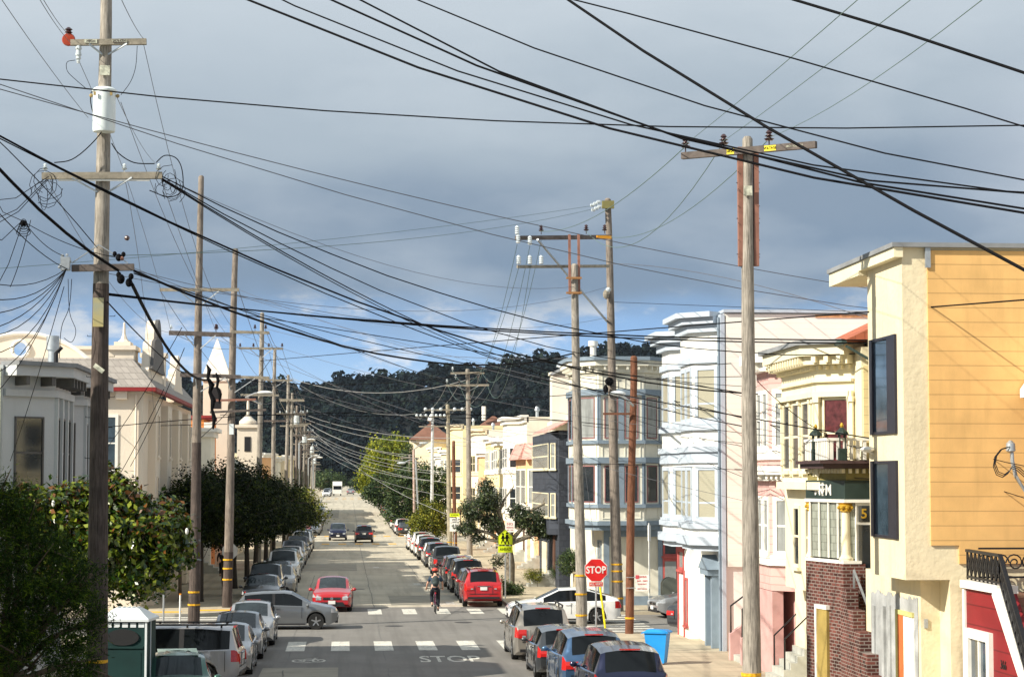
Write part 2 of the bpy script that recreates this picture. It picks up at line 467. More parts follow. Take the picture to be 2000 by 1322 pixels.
# orange-yellow school crosswalks further down
for yy in (200.5, 226.5, 424, 445):
    b = MB(); x = CL + .9
    while x < CR - .5: quad(b, x, x + .75, yy - 1.6, yy + 1.6); x += 1.62
    struct(b.build('crosswalk_marking', roadyel))
b = MB()
vs, fs = text_mesh('STOP', 1.0, .0, .012)
c = G(879, 1287)
struct(MB().add([(c.x + p[0] * .86, c.y + p[1] * 3.3, zg(c.y) + .006 + 0 * p[2]) for p in vs], fs).build('road_lettering', roadpaint))
b = MB(); c = G(603, 1290)
def flat_line(b, pts, w):
    for p, q in zip(pts, pts[1:]):
        p, q = Vector(p), Vector(q); d = (q - p).normalized(); nn = Vector((-d.y, d.x)) * w / 2
        b.add([(c.x + t.x, c.y + t.y * 2.2, zg(c.y) + .006) for t in (p - nn, q - nn, q + nn, p + nn)], [(0, 1, 2, 3)])
for cx in (-.33, .33):
    flat_line(b, [(cx + .2 * math.cos(t * PI / 8), .2 * math.sin(t * PI / 8)) for t in range(17)], .07)
flat_line(b, [(-.33, 0), (-.1, .3), (.22, .3), (.02, 0), (-.33, 0)], .06); flat_line(b, [(.33, 0), (.16, .45), (.3, .45)], .06)
flat_line(b, [(-.45, -.42), (0, -.3), (.45, -.42)], .09)
struct(b.build('bicycle_marking', roadpaint))
for px, py in ((735, 1108), (815, 1141), (880, 1178)):
    b = MB(); c = G(px, py); quad(b, c.x - .55, c.x + .55, c.y - .8, c.y - .2); quad(b, c.x - .2, c.x + .2, c.y, c.y + 1.4)
    struct(b.build('lane_marking', roadpaint))
for px, py in ((770, 1222), (700, 1150), (905, 1215)):
    q = G(px, py); m_ = mat('manhole_iron', (.07, .065, .06), .6, metal=.5, var=(20, .4))
    struct(MB().add([(q.x + .38 * math.cos(i * PI / 10), q.y + .38 * math.sin(i * PI / 10), zg(q.y) + .007) for i in range(20)], [tuple(range(20))]).build('manhole_cover', m_))
# tar-sealed cracks, patches and a manhole cover
tar = mat('tar_seal', (.15, .145, .135), .8, var=(2, .2)); patch = mat('asphalt_patch', (.30, .28, .23), .95, var=(1, .15))
b = MB()
rnd = random.Random(3)
for x0, y0, y1 in ((1.35, 45, 200), (4.5, 96, 150), (-1.9, 60, 130), (1.5, 232, 400)):
    y, x = y0, x0
    while y < y1:
        nx, ny = x0 + rnd.uniform(-.045, .045), y + rnd.uniform(.8, 2.2)
        b.add([(x - .018, y, zg(y) + .004), (x + .018, y, zg(y) + .004), (nx + .018, ny, zg(ny) + .004), (nx - .018, ny, zg(ny) + .004)], [(0, 1, 2, 3)])
        x, y = nx, ny
for yy in [101, 107, 116, 124, 135, 150, 168, 185]:
    x = CL + .3
    while x < CR - .8:
        nx = x + rnd.uniform(.5, 1.4); ny = yy + rnd.uniform(-.15, .15)
        b.add([(x, yy, zg(yy) + .004), (nx, ny, zg(ny) + .004), (nx, ny + .05, zg(ny) + .004), (x, yy + .05, zg(yy) + .004)], [(0, 1, 2, 3)])
        x = nx
struct(b.build('road_cracks', tar))
b = MB(); quad(b, 2.2, 4.4, 98, 106, .004); quad(b, -3.2, .8, 137, 149, .004); quad(b, -2.6, -.2, 60, 67.5, .004); quad(b, -1.0, 1.2, 232, 275, .004); quad(b, -3.4, -1, 300, 345, .004)
struct(b.build('road_patches', patch))

# ================================================================== far wood on the hill, and scrub at the end of the street
def leaf_cloud(pts, nrm, size, jitter=.6, elong=1.6, seed=1, fold=False):
    """one diamond-shaped leaf (two triangles as a quad) per point"""
    g = np.random.default_rng(seed); N = len(pts)
    d = g.normal(size=(N, 3)); d /= np.linalg.norm(d, axis=1)[:, None]
    nn = nrm + jitter * d; nn /= np.linalg.norm(nn, axis=1)[:, None] + 1e-9
    a = g.normal(size=(N, 3)); u = np.cross(nn, a); u /= np.linalg.norm(u, axis=1)[:, None] + 1e-9
    w = np.cross(nn, u); s = (size * g.uniform(.6, 1.35, N))[:, None] if np.ndim(size) == 0 else size[:, None]
    V = np.stack([pts - u * s * elong * .5, pts - w * s * .5 + nn * s * .08, pts + u * s * elong * .5, pts + w * s * .5 + nn * s * .08], 1)
    return V
def mesh_from_quads(name, V, m, parent=None, val=None):
    N = len(V); me = bpy.data.meshes.new(name)
    off = np.zeros(3); q = parent
    while q is not None: off += np.array(q.location); q = q.parent
    co = (V - off).reshape(-1).astype(np.float32)
    me.vertices.add(N * 4); me.vertices.foreach_set('co', co)
    me.loops.add(N * 4); me.loops.foreach_set('vertex_index', np.arange(N * 4, dtype=np.int32))
    me.polygons.add(N); me.polygons.foreach_set('loop_start', np.arange(0, N * 4, 4, dtype=np.int32))
    me.polygons.foreach_set('loop_total', np.full(N, 4, dtype=np.int32))
    me.update(calc_edges=True)
    at = me.attributes.new('leaf', 'FLOAT', 'FACE')
    at.data.foreach_set('value', (val if val is not None else rng.random(N)).astype(np.float32))
    me.materials.append(m)
    o = bpy.data.objects.new(name, me); COL.objects.link(o); o.parent = parent
    return o
wood = leafmat('wood_foliage', (.007, .012, .018), (.013, .022, .024), (.024, .036, .028), rough=.95, spec=.02, trans=.0)  # cloud shade on the hill is put into these dark leaf colours
g = np.random.default_rng(5)
P, N_, S, VAL = [], [], [], []
count = 0
trees = []
while count < 5200:
    y = g.uniform(890, 1360); x = g.uniform(-300, 330) if g.random() < .93 else g.uniform(-700, 800)
    if y < 930 and g.random() < .4: continue
    trees.append((x, y)); count += 1
for x in np.arange(-320, 360, 3.6): trees.append((x + g.uniform(-2, 2), g.uniform(1290, 1345)))
for x, y in trees:
    h = (g.uniform(5, 9.5) if y < 1250 else g.uniform(6, 12)) * (1.35 if y > 1250 and g.random() < .15 else 1); r = h * g.uniform(.3, .5)
    z0 = zg(y) + hill_h(x, y); k = 62
    nl = g.integers(2, 5)
    ctr = np.array([[x + g.uniform(-r, r) * .5, y + g.uniform(-r, r) * .5, z0 + h * g.uniform(.35, .85)] for _ in range(nl)])
    d = g.normal(size=(k, 3)); d /= np.linalg.norm(d, axis=1)[:, None]
    c = ctr[g.integers(0, nl, k)]
    P.append(c + d * np.array([r * .75, r * .75, h * .24]) * g.uniform(.7, 1.1, (k, 1))); N_.append(d)
    S.append(np.full(k, h * .19) * g.uniform(.6, 1.4, k)); VAL.append(np.clip(g.normal(g.uniform(.1, .8), .16, k), 0, 1))
P, N_, S, VAL = map(np.concatenate, (P, N_, S, VAL))
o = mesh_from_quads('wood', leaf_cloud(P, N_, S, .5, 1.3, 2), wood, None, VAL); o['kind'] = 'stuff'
scrubm = leafmat('scrub_foliage', (.018, .03, .016), (.045, .065, .03), (.11, .11, .06), rough=.9, spec=.1)
P, N_, S, VAL = [], [], [], []
for i in range(420):
    y = g.uniform(820, 900); x = g.uniform(-75, 75); 
    if -7 < x < 10 and y < 880: continue
    h = g.uniform(2.5, 7); k = 60; d = g.normal(size=(k, 3)); d /= np.linalg.norm(d, axis=1)[:, None]
    P.append(np.array([x, y, zg(y) + h * .5]) + d * np.array([h * .6, h * .6, h * .5])); N_.append(d); S.append(np.full(k, h * .22)); VAL.append(np.clip(g.normal(g.uniform(.1, .9), .15, k), 0, 1))
P, N_, S, VAL = map(np.concatenate, (P, N_, S, VAL))
o = mesh_from_quads('scrub', leaf_cloud(P, N_, S, .5, 1.3, 3), scrubm, None, VAL); o['kind'] = 'stuff'
# ================================================================== houses
gl_dark = mat('glass_dark', (.02, .025, .03), .06, spec=.8, var=(1.3, .5))
gl_curt = mat('glass_curtain', (.27, .285, .28), .15, spec=.6, var=(1.2, .2), stain=.9)
gl_blind = mat('glass_blind', (.40, .38, .29), .3, spec=.6, kind='siding', pitch=.09, line=.25, var=(1, .05))
gl_red = mat('glass_red_curtain', (.09, .022, .025), .2, spec=.7, var=(7, .5))
gl_sky = mat('glass_sky', (.045, .07, .095), .08, spec=.9, var=(1.2, .5))
glb = mat('glass_block', (.24, .26, .22), .2, spec=.7, kind='shingle', pitch=.2, var=(3, .2))
white = mat('white_trim', (.80, .78, .72), .6, var=(4, .05), stain=.15)
bluetrim = mat('pale_blue_trim', (.44, .50, .57), .65, var=(4, .06), stain=.2)
slate = mat('grey_blue_trim', (.20, .255, .31), .65, var=(4, .08), stain=.2)
cream = mat('cream_paint', (.76, .69, .49), .7, var=(1.0, .05), stain=.18)
creamst = mat('cream_stucco', (.70, .61, .42), .9, var=(.9, .07), bump=(7, .8), stain=.4)
yel = mat('yellow_boards', (.72, .435, .165), .8, var=(1.3, .10), kind='siding', pitch=.318, line=.5, stain=.35)
wsid = mat('white_siding', (.86, .84, .76), .8, kind='siding', pitch=.2, line=.22, stain=.06, var=(.8, .05))
roofg = mat('roof_grey', (.22, .23, .24), .9, var=(1.5, .2))
blackm = mat('black_iron', (.012, .012, .014), .45, var=(3, .1))
brickm = mat('dark_brick', (.105, .034, .026), .9, kind='brick', pitch=.085, var=(1.6, .8), stain=.3)
pinksh = mat('pink_shingle', (.62, .38, .35), .9, kind='shingle', pitch=.24, var=(2, .09))
pinkst = mat('pink_stucco', (.55, .33, .31), .95, bump=(4, .9), var=(1.2, .12))
darksh = mat('dark_shingle', (.045, .052, .068), .85, kind='shingle', pitch=.3, var=(1.4, .3))
greyw = mat('grey_wall', (.50, .52, .53), .85, bump=(18, .4), var=(.8, .06), stain=.2)
rust = mat('rusty_edge', (.62, .33, .16), .9, var=(6, .4))
steel = mat('galvanised', (.42, .45, .47), .45, metal=.6, var=(6, .15))
darkdoor = mat('dark_opening', (.018, .018, .02), .6)
redtile = mat('red_tile', (.42, .13, .07), .85, kind='shingle', pitch=.25, var=(2, .25))
redpaint = mat('red_siding', (.22, .014, .018), .6, kind='siding', pitch=.42, line=.7, var=(.9, .12))

def FM(A, B):                      # wall face seen from outside: A left end, B right end (plan points)
    r = Vector((B[0] - A[0], B[1] - A[1], 0)); L = r.length
    return face_M((A[0], A[1], 0), r, (0, 0, 1)), L
def window(root, M, u0, u1, z0, z1, fm, gm, fw=.09, sash='h', sill=True, hood=False, depth=.05, name='window'):
    b = MB()
    b.box(u0, u0 + fw, z0, z1, -.02, depth, M); b.box(u1 - fw, u1, z0, z1, -.02, depth, M)
    b.box(u0 + fw, u1 - fw, z1 - fw, z1, -.02, depth, M); b.box(u0 + fw, u1 - fw, z0, z0 + fw, -.02, depth, M)
    mid = (z0 + z1) / 2
    if 'h' in sash: b.box(u0 + fw, u1 - fw, mid - .03, mid + .03, -.02, depth - .03, M)
    if 'H' in sash: b.box(u0 + fw, u1 - fw, z0 + (z1 - z0) * .33 - .03, z0 + (z1 - z0) * .33 + .03, -.02, depth - .03, M)
    if 'v' in sash: b.box((u0 + u1) / 2 - .03, (u0 + u1) / 2 + .03, (mid if 'h' in sash else z0 + fw) + .03 * ('h' in sash), z1 - fw, -.02, depth - .035, M)
    if 'g' in sash:
        for t in (1 / 3, 2 / 3): b.box(u0 + (u1 - u0) * t - .02, u0 + (u1 - u0) * t + .02, z0 + fw, z1 - fw, -.02, depth - .05, M)
        b.box(u0 + fw, u1 - fw, mid - .02, mid + .02, -.02, depth - .045, M)
    if sill: b.box(u0 - .07, u1 + .07, z0 - .09, z0 - .002, -.02, depth + .07, M)
    if hood: b.box(u0 - .1, u1 + .1, z1 + .002, z1 + .13, -.02, depth + .1, M)
    w = b.build(name, fm, root)
    MB().box(u0 + fw * .6, u1 - fw * .6, z0 + fw * .6, z1 - fw * .6, -.015, .018, M).build('pane', gm, w)
    return w
def off_line(P, d):
    """offset an open plan polyline outwards (to the left-hand face side, A->B as seen from outside)"""
    out = []
    for i, p in enumerate(P):
        ns = []
        for a, c in ((i - 1, i), (i, i + 1)):
            if 0 <= a and c < len(P):
                r = Vector((P[c][0] - P[a][0], P[c][1] - P[a][1])).normalized(); ns.append(Vector((r.y, -r.x)))
        if len(ns) == 2:
            m = ns[0] + ns[1]; m = m / max(.3, m.length_squared / 2); out.append((p[0] + m.x * d, p[1] + m.y * d))
        else: out.append((p[0] + ns[0].x * d, p[1] + ns[0].y * d))
    return out
def band(root, P, z0, z1, d, m, name='cornice', inner=.12):
    """moulding strip following the plan polyline"""
    O = off_line(P, d); I = off_line(P, -inner); b = MB()
    for i in range(len(P) - 1):
        b.prism([I[i], I[i + 1], O[i + 1], O[i]], z0, z1)
    return b.build(name, m, root)
def brackets(root, P, z0, z1, d0, d, w, gap, m, name='brackets'):
    b = MB()
    for a, c in zip(P, P[1:]):
        M, L = FM(a, c); n = max(1, int(L / gap)); 
        for k in range(n):
            u = (k + .5) * L / n; b.box(u - w / 2, u + w / 2, z0 + (z1 - z0) * .0, z1, d0, d, M)
    return b.build(name, m, root)
def bay_poly(P, back, side):       # closes a bay polyline into the wall behind
    return P + [(back, P[-1][1]), (back, P[0][1])]

# ---------- right side, nearest first
# red house with outside stair
t = thing('red_house', 'red boarded house front with cream trim and iron stair railing at lower right', 'house', (13.2, 41, 0))
b = MB(); Zr = 3.72
fn = lambda u, v, w: (w, u, v)
b.prism([(43.85, -.5), (43.85, Zr), (41.35, Zr), (39.8, 2.2), (38.4, .9), (38.6, -.5)], 13.22, 13.55, fn); b.build('wall', redpaint, t)
M, _ = FM((13.22, 43.85), (13.22, 38))
b = MB(); b.box(0, 2.55, Zr - .02, Zr + .14, -.35, .1, M); 
b.bar((13.14, 41.32, Zr + .02), (13.14, 38.3, .86), .2, .2); b.box(0, .14, -.4, Zr, 0, .05, M); b.build('trim', white, t)
window(t, M, .3, 1.95, .55, 2.85, white, gl_sky, fw=.2, sash='hv', depth=.1)
b = MB(); b.box(.62, 1.98, -.3, .40, 0, .03, M); b.build('garage_panel', mat('pink_panel', (.6, .3, .28), .6), t)
txt = text_part('366', .26, M @ Matrix.Translation((2.62, 2.25, .012)), 'house_number', blackm, t)
# second storey set back, steps
b = MB(); b.box(15.4, 25, 38, 43.8, -.2, 3.4); b.build('rear_wall', redpaint, t)
b = MB(); b.box(13.6, 15.4, 41.6, 43.8, 3.42, 3.60)
b.build('landing', mat('brown_step', (.24, .13, .09), .8), t)
b = MB()
for k in range(9): b.box(13.6, 15.3, 41.5 - k * .33, 41.55 - k * .33 + .33, -.3, 3.42 - k * .3)
b.build('steps', MATS['brown_step'], t)
def scroll(b, c, r, u, v, n=22, turns=1.6, w=.018, flip=1):
    pts = []
    for i in range(n):
        a = i / (n - 1) * turns * 2 * PI; rr = r * (1 - .8 * i / (n - 1))
        pts.append(Vector(c) + Vector(u) * rr * math.cos(a) * flip + Vector(v) * rr * math.sin(a))
    b.tube(pts, w, 5)
b = MB()
a0, a1, a2 = Vector((13.25, 43.7, Zr + .16)), Vector((13.2, 41.3, Zr + .14)), Vector((13.05, 38.2, .95))
up = Vector((0, 0, .62))
for p, q in ((a0, a1), (a1, a2)):
    b.bar(p + up, q + up, .09, .06); b.bar(p + up * .1, q + up * .1, .05, .05)
    n = int((q - p).length / .28)
    for i in range(n + 1):
        s = p.lerp(q, i / n); b.bar(s, s + up, .035)
        if i < n:
            e = p.lerp(q, (i + 1) / n); b.bar(s + up * .1, e + up, .03); b.bar(s + up, e + up * .1, .03)
            c = (s + e) / 2 + up * .5; b.ball(c, (.03, .09, .1), 6, 4)
b.build('railing', blackm, t)
b = MB()
p, q = Vector((13.5, 43.7, Zr + .2)), Vector((16.4, 43.7, Zr + .2))
b.bar(p + up, q + up, .04); b.bar(p, q, .04)
for k in range(9):
    scroll(b, p.lerp(q, (k + .5) / 9) + up * .5, .2, (1, 0, 0), (0, 0, 1), flip=1 if k % 2 else -1)
b.build('scroll_railing', blackm, t)
# neighbour's porch canopy peeking in at the right edge
t = thing('porch_gable', 'white moulded gable corner against the yellow wall at right edge', 'gable', (14.6, 43, 7))
b = MB(); b.prism([(15.55, 9.38), (14.6, 8.0), (14.6, 7.82), (15.0, 7.72), (17.5, 7.72), (17.5, 9.38)], 42.5, 43.9, lambda u, v, w: (u, w, v)); b.build('gable', white, t)
b = MB(); b.bar((14.52, 42.4, 8.1), (15.55, 42.4, 9.5), .1, .14); b.bar((14.5, 42.4, 7.8), (17.5, 42.4, 7.72), .12, .16); b.build('moulding', white, t)
b = MB(); b.bar((14.45, 42.5, 8.12), (15.5, 42.5, 9.65), .05, .05); b.tube([(14.5, 42.5, 8.0), (14.5, 42.5, 7.6)], .05, 8); b.build('gutter', blackm, t)

# tall cream and yellow building
t = thing('cream_building', 'tall cream stucco building with yellow boarded side wall and jutting flat eave', 'building', (12, 44, 0))
top = 11.12
b = MB(); b.box(12.0, 26, 44.0, 47.0, 3.85, top); b.box(13.2, 26, 47.0, 49.6, -.2, top); b.box(12.55, 26, 44.8, 49.6, -.3, 3.85); b.box(12.98, 26, 44.0, 44.8, -.3, 3.85)
b.build('wall', creamst, t)
b = MB()
fn = lambda u, v, w: (u, w, v)
b.prism([(12.56, 4.60), (12.56, top - .06), (26, top - .06), (26, 4.2), (13.18, 4.2), (13.18, 4.60)], 43.95, 43.998, fn); b.build('side_boards', yel, t)
b = MB(); b.box(11.75, 26.1, 43.85, 50.0, top, top + .1); b.build('roof', roofg, t)
b = MB(); b.box(11.8, 13.6, 47.05, 49.95, top - .32, top - .002); b.box(11.8, 12.0, 43.9, 47.05, top - .22, top - .002); b.build('eave', cream, t)
b = MB(); b.box(12.5, 12.62, 43.9, 43.947, top - .45, top - .01); b.build('flashing', steel, t)
M, _ = FM((12.0, 47.0), (12.0, 44.0))
alu = mat('dark_aluminium', (.035, .035, .05), .35, metal=.4)
for z0, z1 in ((7.05, 9.25), (4.72, 6.15 + .3)):
    w = MB(); 
    for s in (0, 1): w.box(.28 + s * 1.95, .55 + s * 1.95 - .0, z0, z1, -.02, .06, M)
    w.box(.55, 2.23, z0, z0 + .06, -.02, .05, M); w.box(.55, 2.23, z1 - .06, z1, -.02, .05, M); w.box(1.75, 2.22, z0 + .06, z1 - .06, -.02, .04, M)
    w = w.build('window', alu, t)
    MB().box(.55, 1.8, z0 + .05, z1 - .05, -.01, .015, M).build('pane', gl_sky, w)
b = MB()                                                   # bare cement patch round the blocked doorway
M2, _ = FM((12.55, 49.6), (12.55, 44.8))
g_ = random.Random(4); pts = [(.5, -.3)]
for k in range(40): pts.append((.5 + 4.1 * k / 39, 3.36 + g_.uniform(-.07, .07)))
pts += [(4.6, -.3)]
b.add([M2 @ Vector((u, v, .012)) for u, v in pts], [tuple(range(len(pts)))])
b.build('cement_patch', mat('bare_cement', (.36, .37, .37), .95, bump=(7, .8), var=(1.6, .3), stain=.3), t)
b = MB(); b.box(3.05, 3.45, -.3, 2.95, 0, .05, M2); b.build('door_jamb', mat('orange_wood', (.55, .14, .04), .7), t)
b = MB(); b.box(2.9, 3.05, -.3, 3.05, 0, .07, M2); b.box(3.05, 4.3, 2.95, 3.05, 0, .065, M2); b.build('door_frame', mat('olive_trim', (.55, .5, .2), .7), t)
b = MB(); b.box(3.45, 4.3, -.3, 2.94, 0, .03, M2); b.build('door', wsid, t)
b = MB(); b.box(.75, .95, -.3, 3.0, .013, .06, M2); b.box(1.7, 1.9, -.3, 3.05, .013, .08, M2); b.box(2.2, 2.35, -.3, 3.1, .013, .05, M2); b.build('cement_ribs', MATS['bare_cement'], t)
b = MB(); b.box(12.62, 12.7, 44.76, 44.8, 2.75, 2.95); b.build('intercom', steel, t)
b = MB(); b.ball((11.85, 46.6, 6.72), (.14, .4, .07), 12, 6); b.tube([(12.05, 46.6, 6.6), (11.85, 46.6, 6.68)], .03, 6); b.build('outdoor_lamp', white, t, smooth=True)
# meter mast on the yellow wall
t = thing('service_mast', 'grey weatherhead pipe with looped cables on the yellow wall', 'pipe', (14.05, 43.8, 4))
b = MB(); b.tube([PY(x, y, 43.6) for x, y in ((2030, 985), (2005, 962), (1984, 930), (1977, 900), (1976, 880))], .045, 8); b.build('mast', steel, t, smooth=True)
b = MB(); b.lathe([(.04, 0), (.11, .04), (.1, .2), (.03, .27)], PY(1974, 884, 43.6), 10); b.build('weatherhead', steel, t, smooth=True)
b = MB()
for k in range(3):
    b.tube([PY(x - k * 2, y + k * (3 if y > 890 else 1), 43.5) for x, y in ((1972, 872), (1958, 876), (1947, 890), (1944, 905), (1950, 921), (1962, 926), (1973, 918), (1978, 908), (1990, 912), (2010, 930))], .011, 5)
b.build('cable_loops', blackm, t)

# house with brick porch (sign with two letters)
t = thing('bay_house', 'cream bay-fronted house with dark porch sign, gilt column capitals and brick base', 'house', (13, 55, 0))
b = MB(); b.box(12.95, 24, 51.2, 59.2, -.3, 9.4); b.build('wall', cream, t)
b = MB(); b.box(12.97, 13.9, 51.1, 51.19, 6.3, 8.9); b.build('side_boards', mat('pale_yellow_siding', (.80, .66, .36), .8, kind='siding', pitch=.22, line=.5), t)
P = [(12.95, 57.9), (12.15, 57.1), (12.15, 52.75), (12.95, 51.95)]
b = MB(); b.prism(P + [(13.2, 51.95), (13.2, 57.9)], 5.9, 9.55); b.build('bay', cream, t)
band(t, P, 9.5, 9.62, .62, roofg, 'gutter'); band(t, P, 9.22, 9.498, .5, cream, 'cornice'); band(t, P, 9.0, 9.218, .34, cream, 'cornice'); band(t, P, 8.55, 8.62, .1, cream, 'moulding'); band(t, P, 5.75, 5.95, .16, cream, 'moulding')
brackets(t, P, 9.04, 9.20, .34, .47, .13, .30, cream); brackets(t, P, 8.88, 8.98, .0, .16, .09, .19, cream, 'dentils'); band(t, P, 8.16, 8.3, .16, cream, 'moulding')
M, L = FM(P[1], P[2])
for a in (.35, 1.5, 2.7): window(t, M, a, a + .85, 6.25, 8.1, cream, gl_dark, fw=.07)
M, L = FM(P[0], P[1]); window(t, M, .2, .95, 6.25, 8.1, cream, gl_dark)
M, L = FM(P[2], P[3]); window(t, M, .18, 1.0, 6.3, 8.15, cream, gl_red, fw=.07, sash='hv')
# pilasters between the windows
b = MB(); M, L = FM(P[1], P[2])
for u in (.14, 1.24, 2.42, 3.72, 4.1): b.box(u - .07, u + .07, 6.1, 8.15, .0, .06, M); b.box(u - .11, u + .11, 8.02, 8.16, 0, .1, M)
M, L = FM(P[2], P[3])
for u in (.06, 1.08): b.box(u - .06, u + .06, 6.1, 8.15, .0, .13, M); b.box(u - .09, u + .09, 8.02, 8.158, 0, .18, M)
b.build('pilasters', cream, t)
# lower bay / entrance
P2 = [(12.95, 58.3), (12.35, 57.7), (12.35, 53.6)]
b = MB(); b.prism(P2 + [(13.2, 53.6), (13.2, 58.3)], 3.0, 5.74); b.build('lower_bay', cream, t)
M, L = FM(P2[1], P2[2]); window(t, M, 1.2, 2.0, 3.6, 5.3, cream, gl_dark); window(t, M, 2.7, 3.5, 3.6, 5.3, cream, gl_dark)
# porch
dgreen = mat('dark_green_paint', (.02, .035, .03), .5, var=(3, .2)); olive = mat('olive_wall', (.24, .20, .07), .8)
gold = mat('gilt', (.55, .34, .04), .4, metal=.4)
b = MB(); b.box(11.75, 13.2, 50.75, 53.55, 6.42, 6.5); b.box(11.85, 13.2, 50.85, 53.5, 6.3, 6.42); b.build('porch_roof', mat('dark_brown_gutter', (.06, .035, .035), .6), t)
b = MB(); b.prism([(12.03, 53.4), (12.5, 51.12), (13.2, 51.12), (13.2, 53.4)], 6.0, 6.3); b.build('porch_frieze', olive, t)
PP = [(12.03, 53.4), (12.5, 51.1), (13.2, 51.1)]
brackets(t, PP, 6.18, 6.29, .0, .1, .07, .17, cream, 'dentils')
b = MB(); b.prism([(11.98, 53.4), (12.45, 51.05), (13.2, 51.05), (13.2, 53.4)], 5.52, 5.998); b.build('sign_board', dgreen, t)
M, L = FM((11.98, 53.4), (12.45, 51.05))
text_part('M  M', .4, M @ Matrix.Translation((1.1, 5.74, .012)), 'sign_lettering', white, t, bold=.004, sx=1.25)
b = MB(); b.bar(M @ Vector((1.1, 5.6, .02)), M @ Vector((1.1, 5.94, .02)), .04, .03)
for s in (-1, 1): b.bar(M @ Vector((1.1, 5.64, .02)), M @ Vector((1.1 + s * .12, 5.78, .02)), .03, .03)
b.bar(M @ Vector((.97, 5.88, .02)), M @ Vector((1.23, 5.88, .02)), .03, .03); b.build('sign_emblem', white, t)
b = MB(); b.prism([(11.94, 53.42), (12.41, 51.0), (13.25, 51.0), (13.25, 53.42)], 5.44, 5.518); b.build('lintel', white, t)
b = MB(); b.box(12.9, 13.1, 51.3, 53.4, 3.95, 5.44); b.box(12.22, 12.9, 53.25, 53.4, 3.95, 5.44); b.build('porch_wall', cream, t)
b = MB(); b.prism([(12.06, 53.2), (12.12, 53.2), (12.5, 51.35), (12.44, 51.35)], 4.02, 5.44)
b.box(12.6, 12.72, 51.14, 51.18, 4.02, 5.44); b.build('glass_block', glb, t)
b = MB()
for y in (51.5, 52.05, 52.6, 53.15): b.box(12.0 + (53.2 - y) * .205, 12.04 + (53.2 - y) * .205, y - .03, y + .03, 4.02, 5.44)
b.build('mullions', white, t)
def column(parent, x, y, z0, z1, r=.13):
    c = MB().lathe([(r * 1.5, 0), (r * 1.5, .06), (r * 1.15, .1), (r, .16), (r * .85, z1 - z0 - .26), (r * .85, z1 - z0)], (x, y, z0), 16).build('column', cream, parent, smooth=True)
    cb = MB().lathe([(r * .9, 0), (r * 1.35, .04), (r * 1.1, .09), (r * 1.6, .16), (r * 1.3, .2), (r * 1.7, .24)], (x, y, z1 - .25), 14)
    for k in range(8): a = k * PI / 4; cb.ball((x + r * 1.45 * math.cos(a), y + r * 1.45 * math.sin(a), z1 - .13), r * .42, 6, 4)
    cb.build('capital', gold, c, smooth=True)
column(t, 12.5, 51.2, 3.98, 5.44, .12); column(t, 12.08, 53.3, 3.98, 5.44, .09)
b = MB(); b.box(12.74, 13.02, 51.08, 51.16, 3.6, 5.44); b.box(12.72, 12.745, 51.05, 51.2, 3.9, 5.44); b.box(12.745, 13.3, 51.05, 51.08, 5.36, 5.44); b.box(12.745, 13.3, 51.05, 51.08, 4.88, 4.95); b.build('door_frame', white, t)
b = MB(); b.box(12.8, 13.3, 51.04, 51.075, 2.5, 4.88); b.box(12.8, 13.3, 51.04, 51.075, 4.95, 5.36); b.build('entrance', gl_dark, t)
text_part('5', .34, face_M((12.93, 51.03, 5.15), (1, 0, 0), (0, 0, 1)), 'house_number', gold, t, bold=.006)
b = MB(); b.prism([(11.95, 53.42), (12.38, 51.0), (12.85, 51.0), (12.85, 51.3), (12.5, 53.42)], 3.9, 3.978); b.build('coping', white, t)
b = MB(); b.prism([(11.98, 53.42), (12.38, 51.02), (12.95, 51.02), (12.95, 53.42)], -.3, 3.9)
for k in range(5): b.box(12.3, 12.6, 50.4 - k * .66, 51.02 - k * .66, -.3, 3.3 - k * .48 - (.0))
b.box(12.04, 12.3, 53.42, 53.75, -.3, 3.95); b.build('brick_base', brickm, t)
b = MB()
for k in range(12): b.box(12.61, 13.15, 50.98 - k * .28 - .28, 50.98 - k * .28, -.2, 2.7 - k * .22)
b.build('steps', mat('yellow_steps', (.55, .45, .20), .8, var=(2, .15)), t)
b = MB(); b.bar((12.62, 50.9, 3.75), (12.75, 47.7, 1.45), .045); b.bar((12.62, 50.9, 3.75), (12.62, 50.9, 3.2), .045); b.build('handrail', steel, t)
M, L = FM((11.98, 53.42), (12.38, 51.02))
b = MB(); b.box(.85, 1.5, -.2, 2.7, 0, .075, M); b.build('yellow_door', mat('mustard_door', (.33, .24, .07), .7), t)
b = MB(); b.box(.75, .85, -.2, 2.8, 0, .1, M); b.box(.85, 1.52, 2.7, 2.8, 0, .1, M); b.build('door_frame', white, t)
# balcony above the porch
b = MB()
for y in np.arange(51.0, 53.5, .2): b.box(11.98, 12.04, y - .04, y + .04, 6.52, 7.0)
for x in np.arange(12.1, 13.3, .17): b.box(x - .04, x + .04, 50.95, 51.01, 6.52, 7.0)
b.box(11.96, 12.06, 50.93, 53.5, 7.0, 7.07); b.box(12.06, 13.4, 50.93, 51.03, 7.0, 7.07); b.build('balustrade', white, t)
for x, y in ((12.03, 52.4), (12.35, 50.9)):
    lb = MB().box(x - .1, x + .1, y - .1, y + .1, 6.5, 6.8).build('lantern_post', dgreen, t)
    l2 = MB()
    for sx in (-1, 1):
        for sy in (-1, 1): l2.box(x + sx * .07 - .015, x + sx * .07 + .015, y + sy * .07 - .015, y + sy * .07 + .015, 6.8, 7.15)
    l2.lathe([(.09, 7.14), (.18, 7.15), (.15, 7.22), (.04, 7.33)], (x, y, 0), 8).build('lantern', dgreen, lb)
    MB().lathe([(.03, 7.32), (.05, 7.38), (.02, 7.45)], (x, y, 0), 8).build('finial', gold, lb)
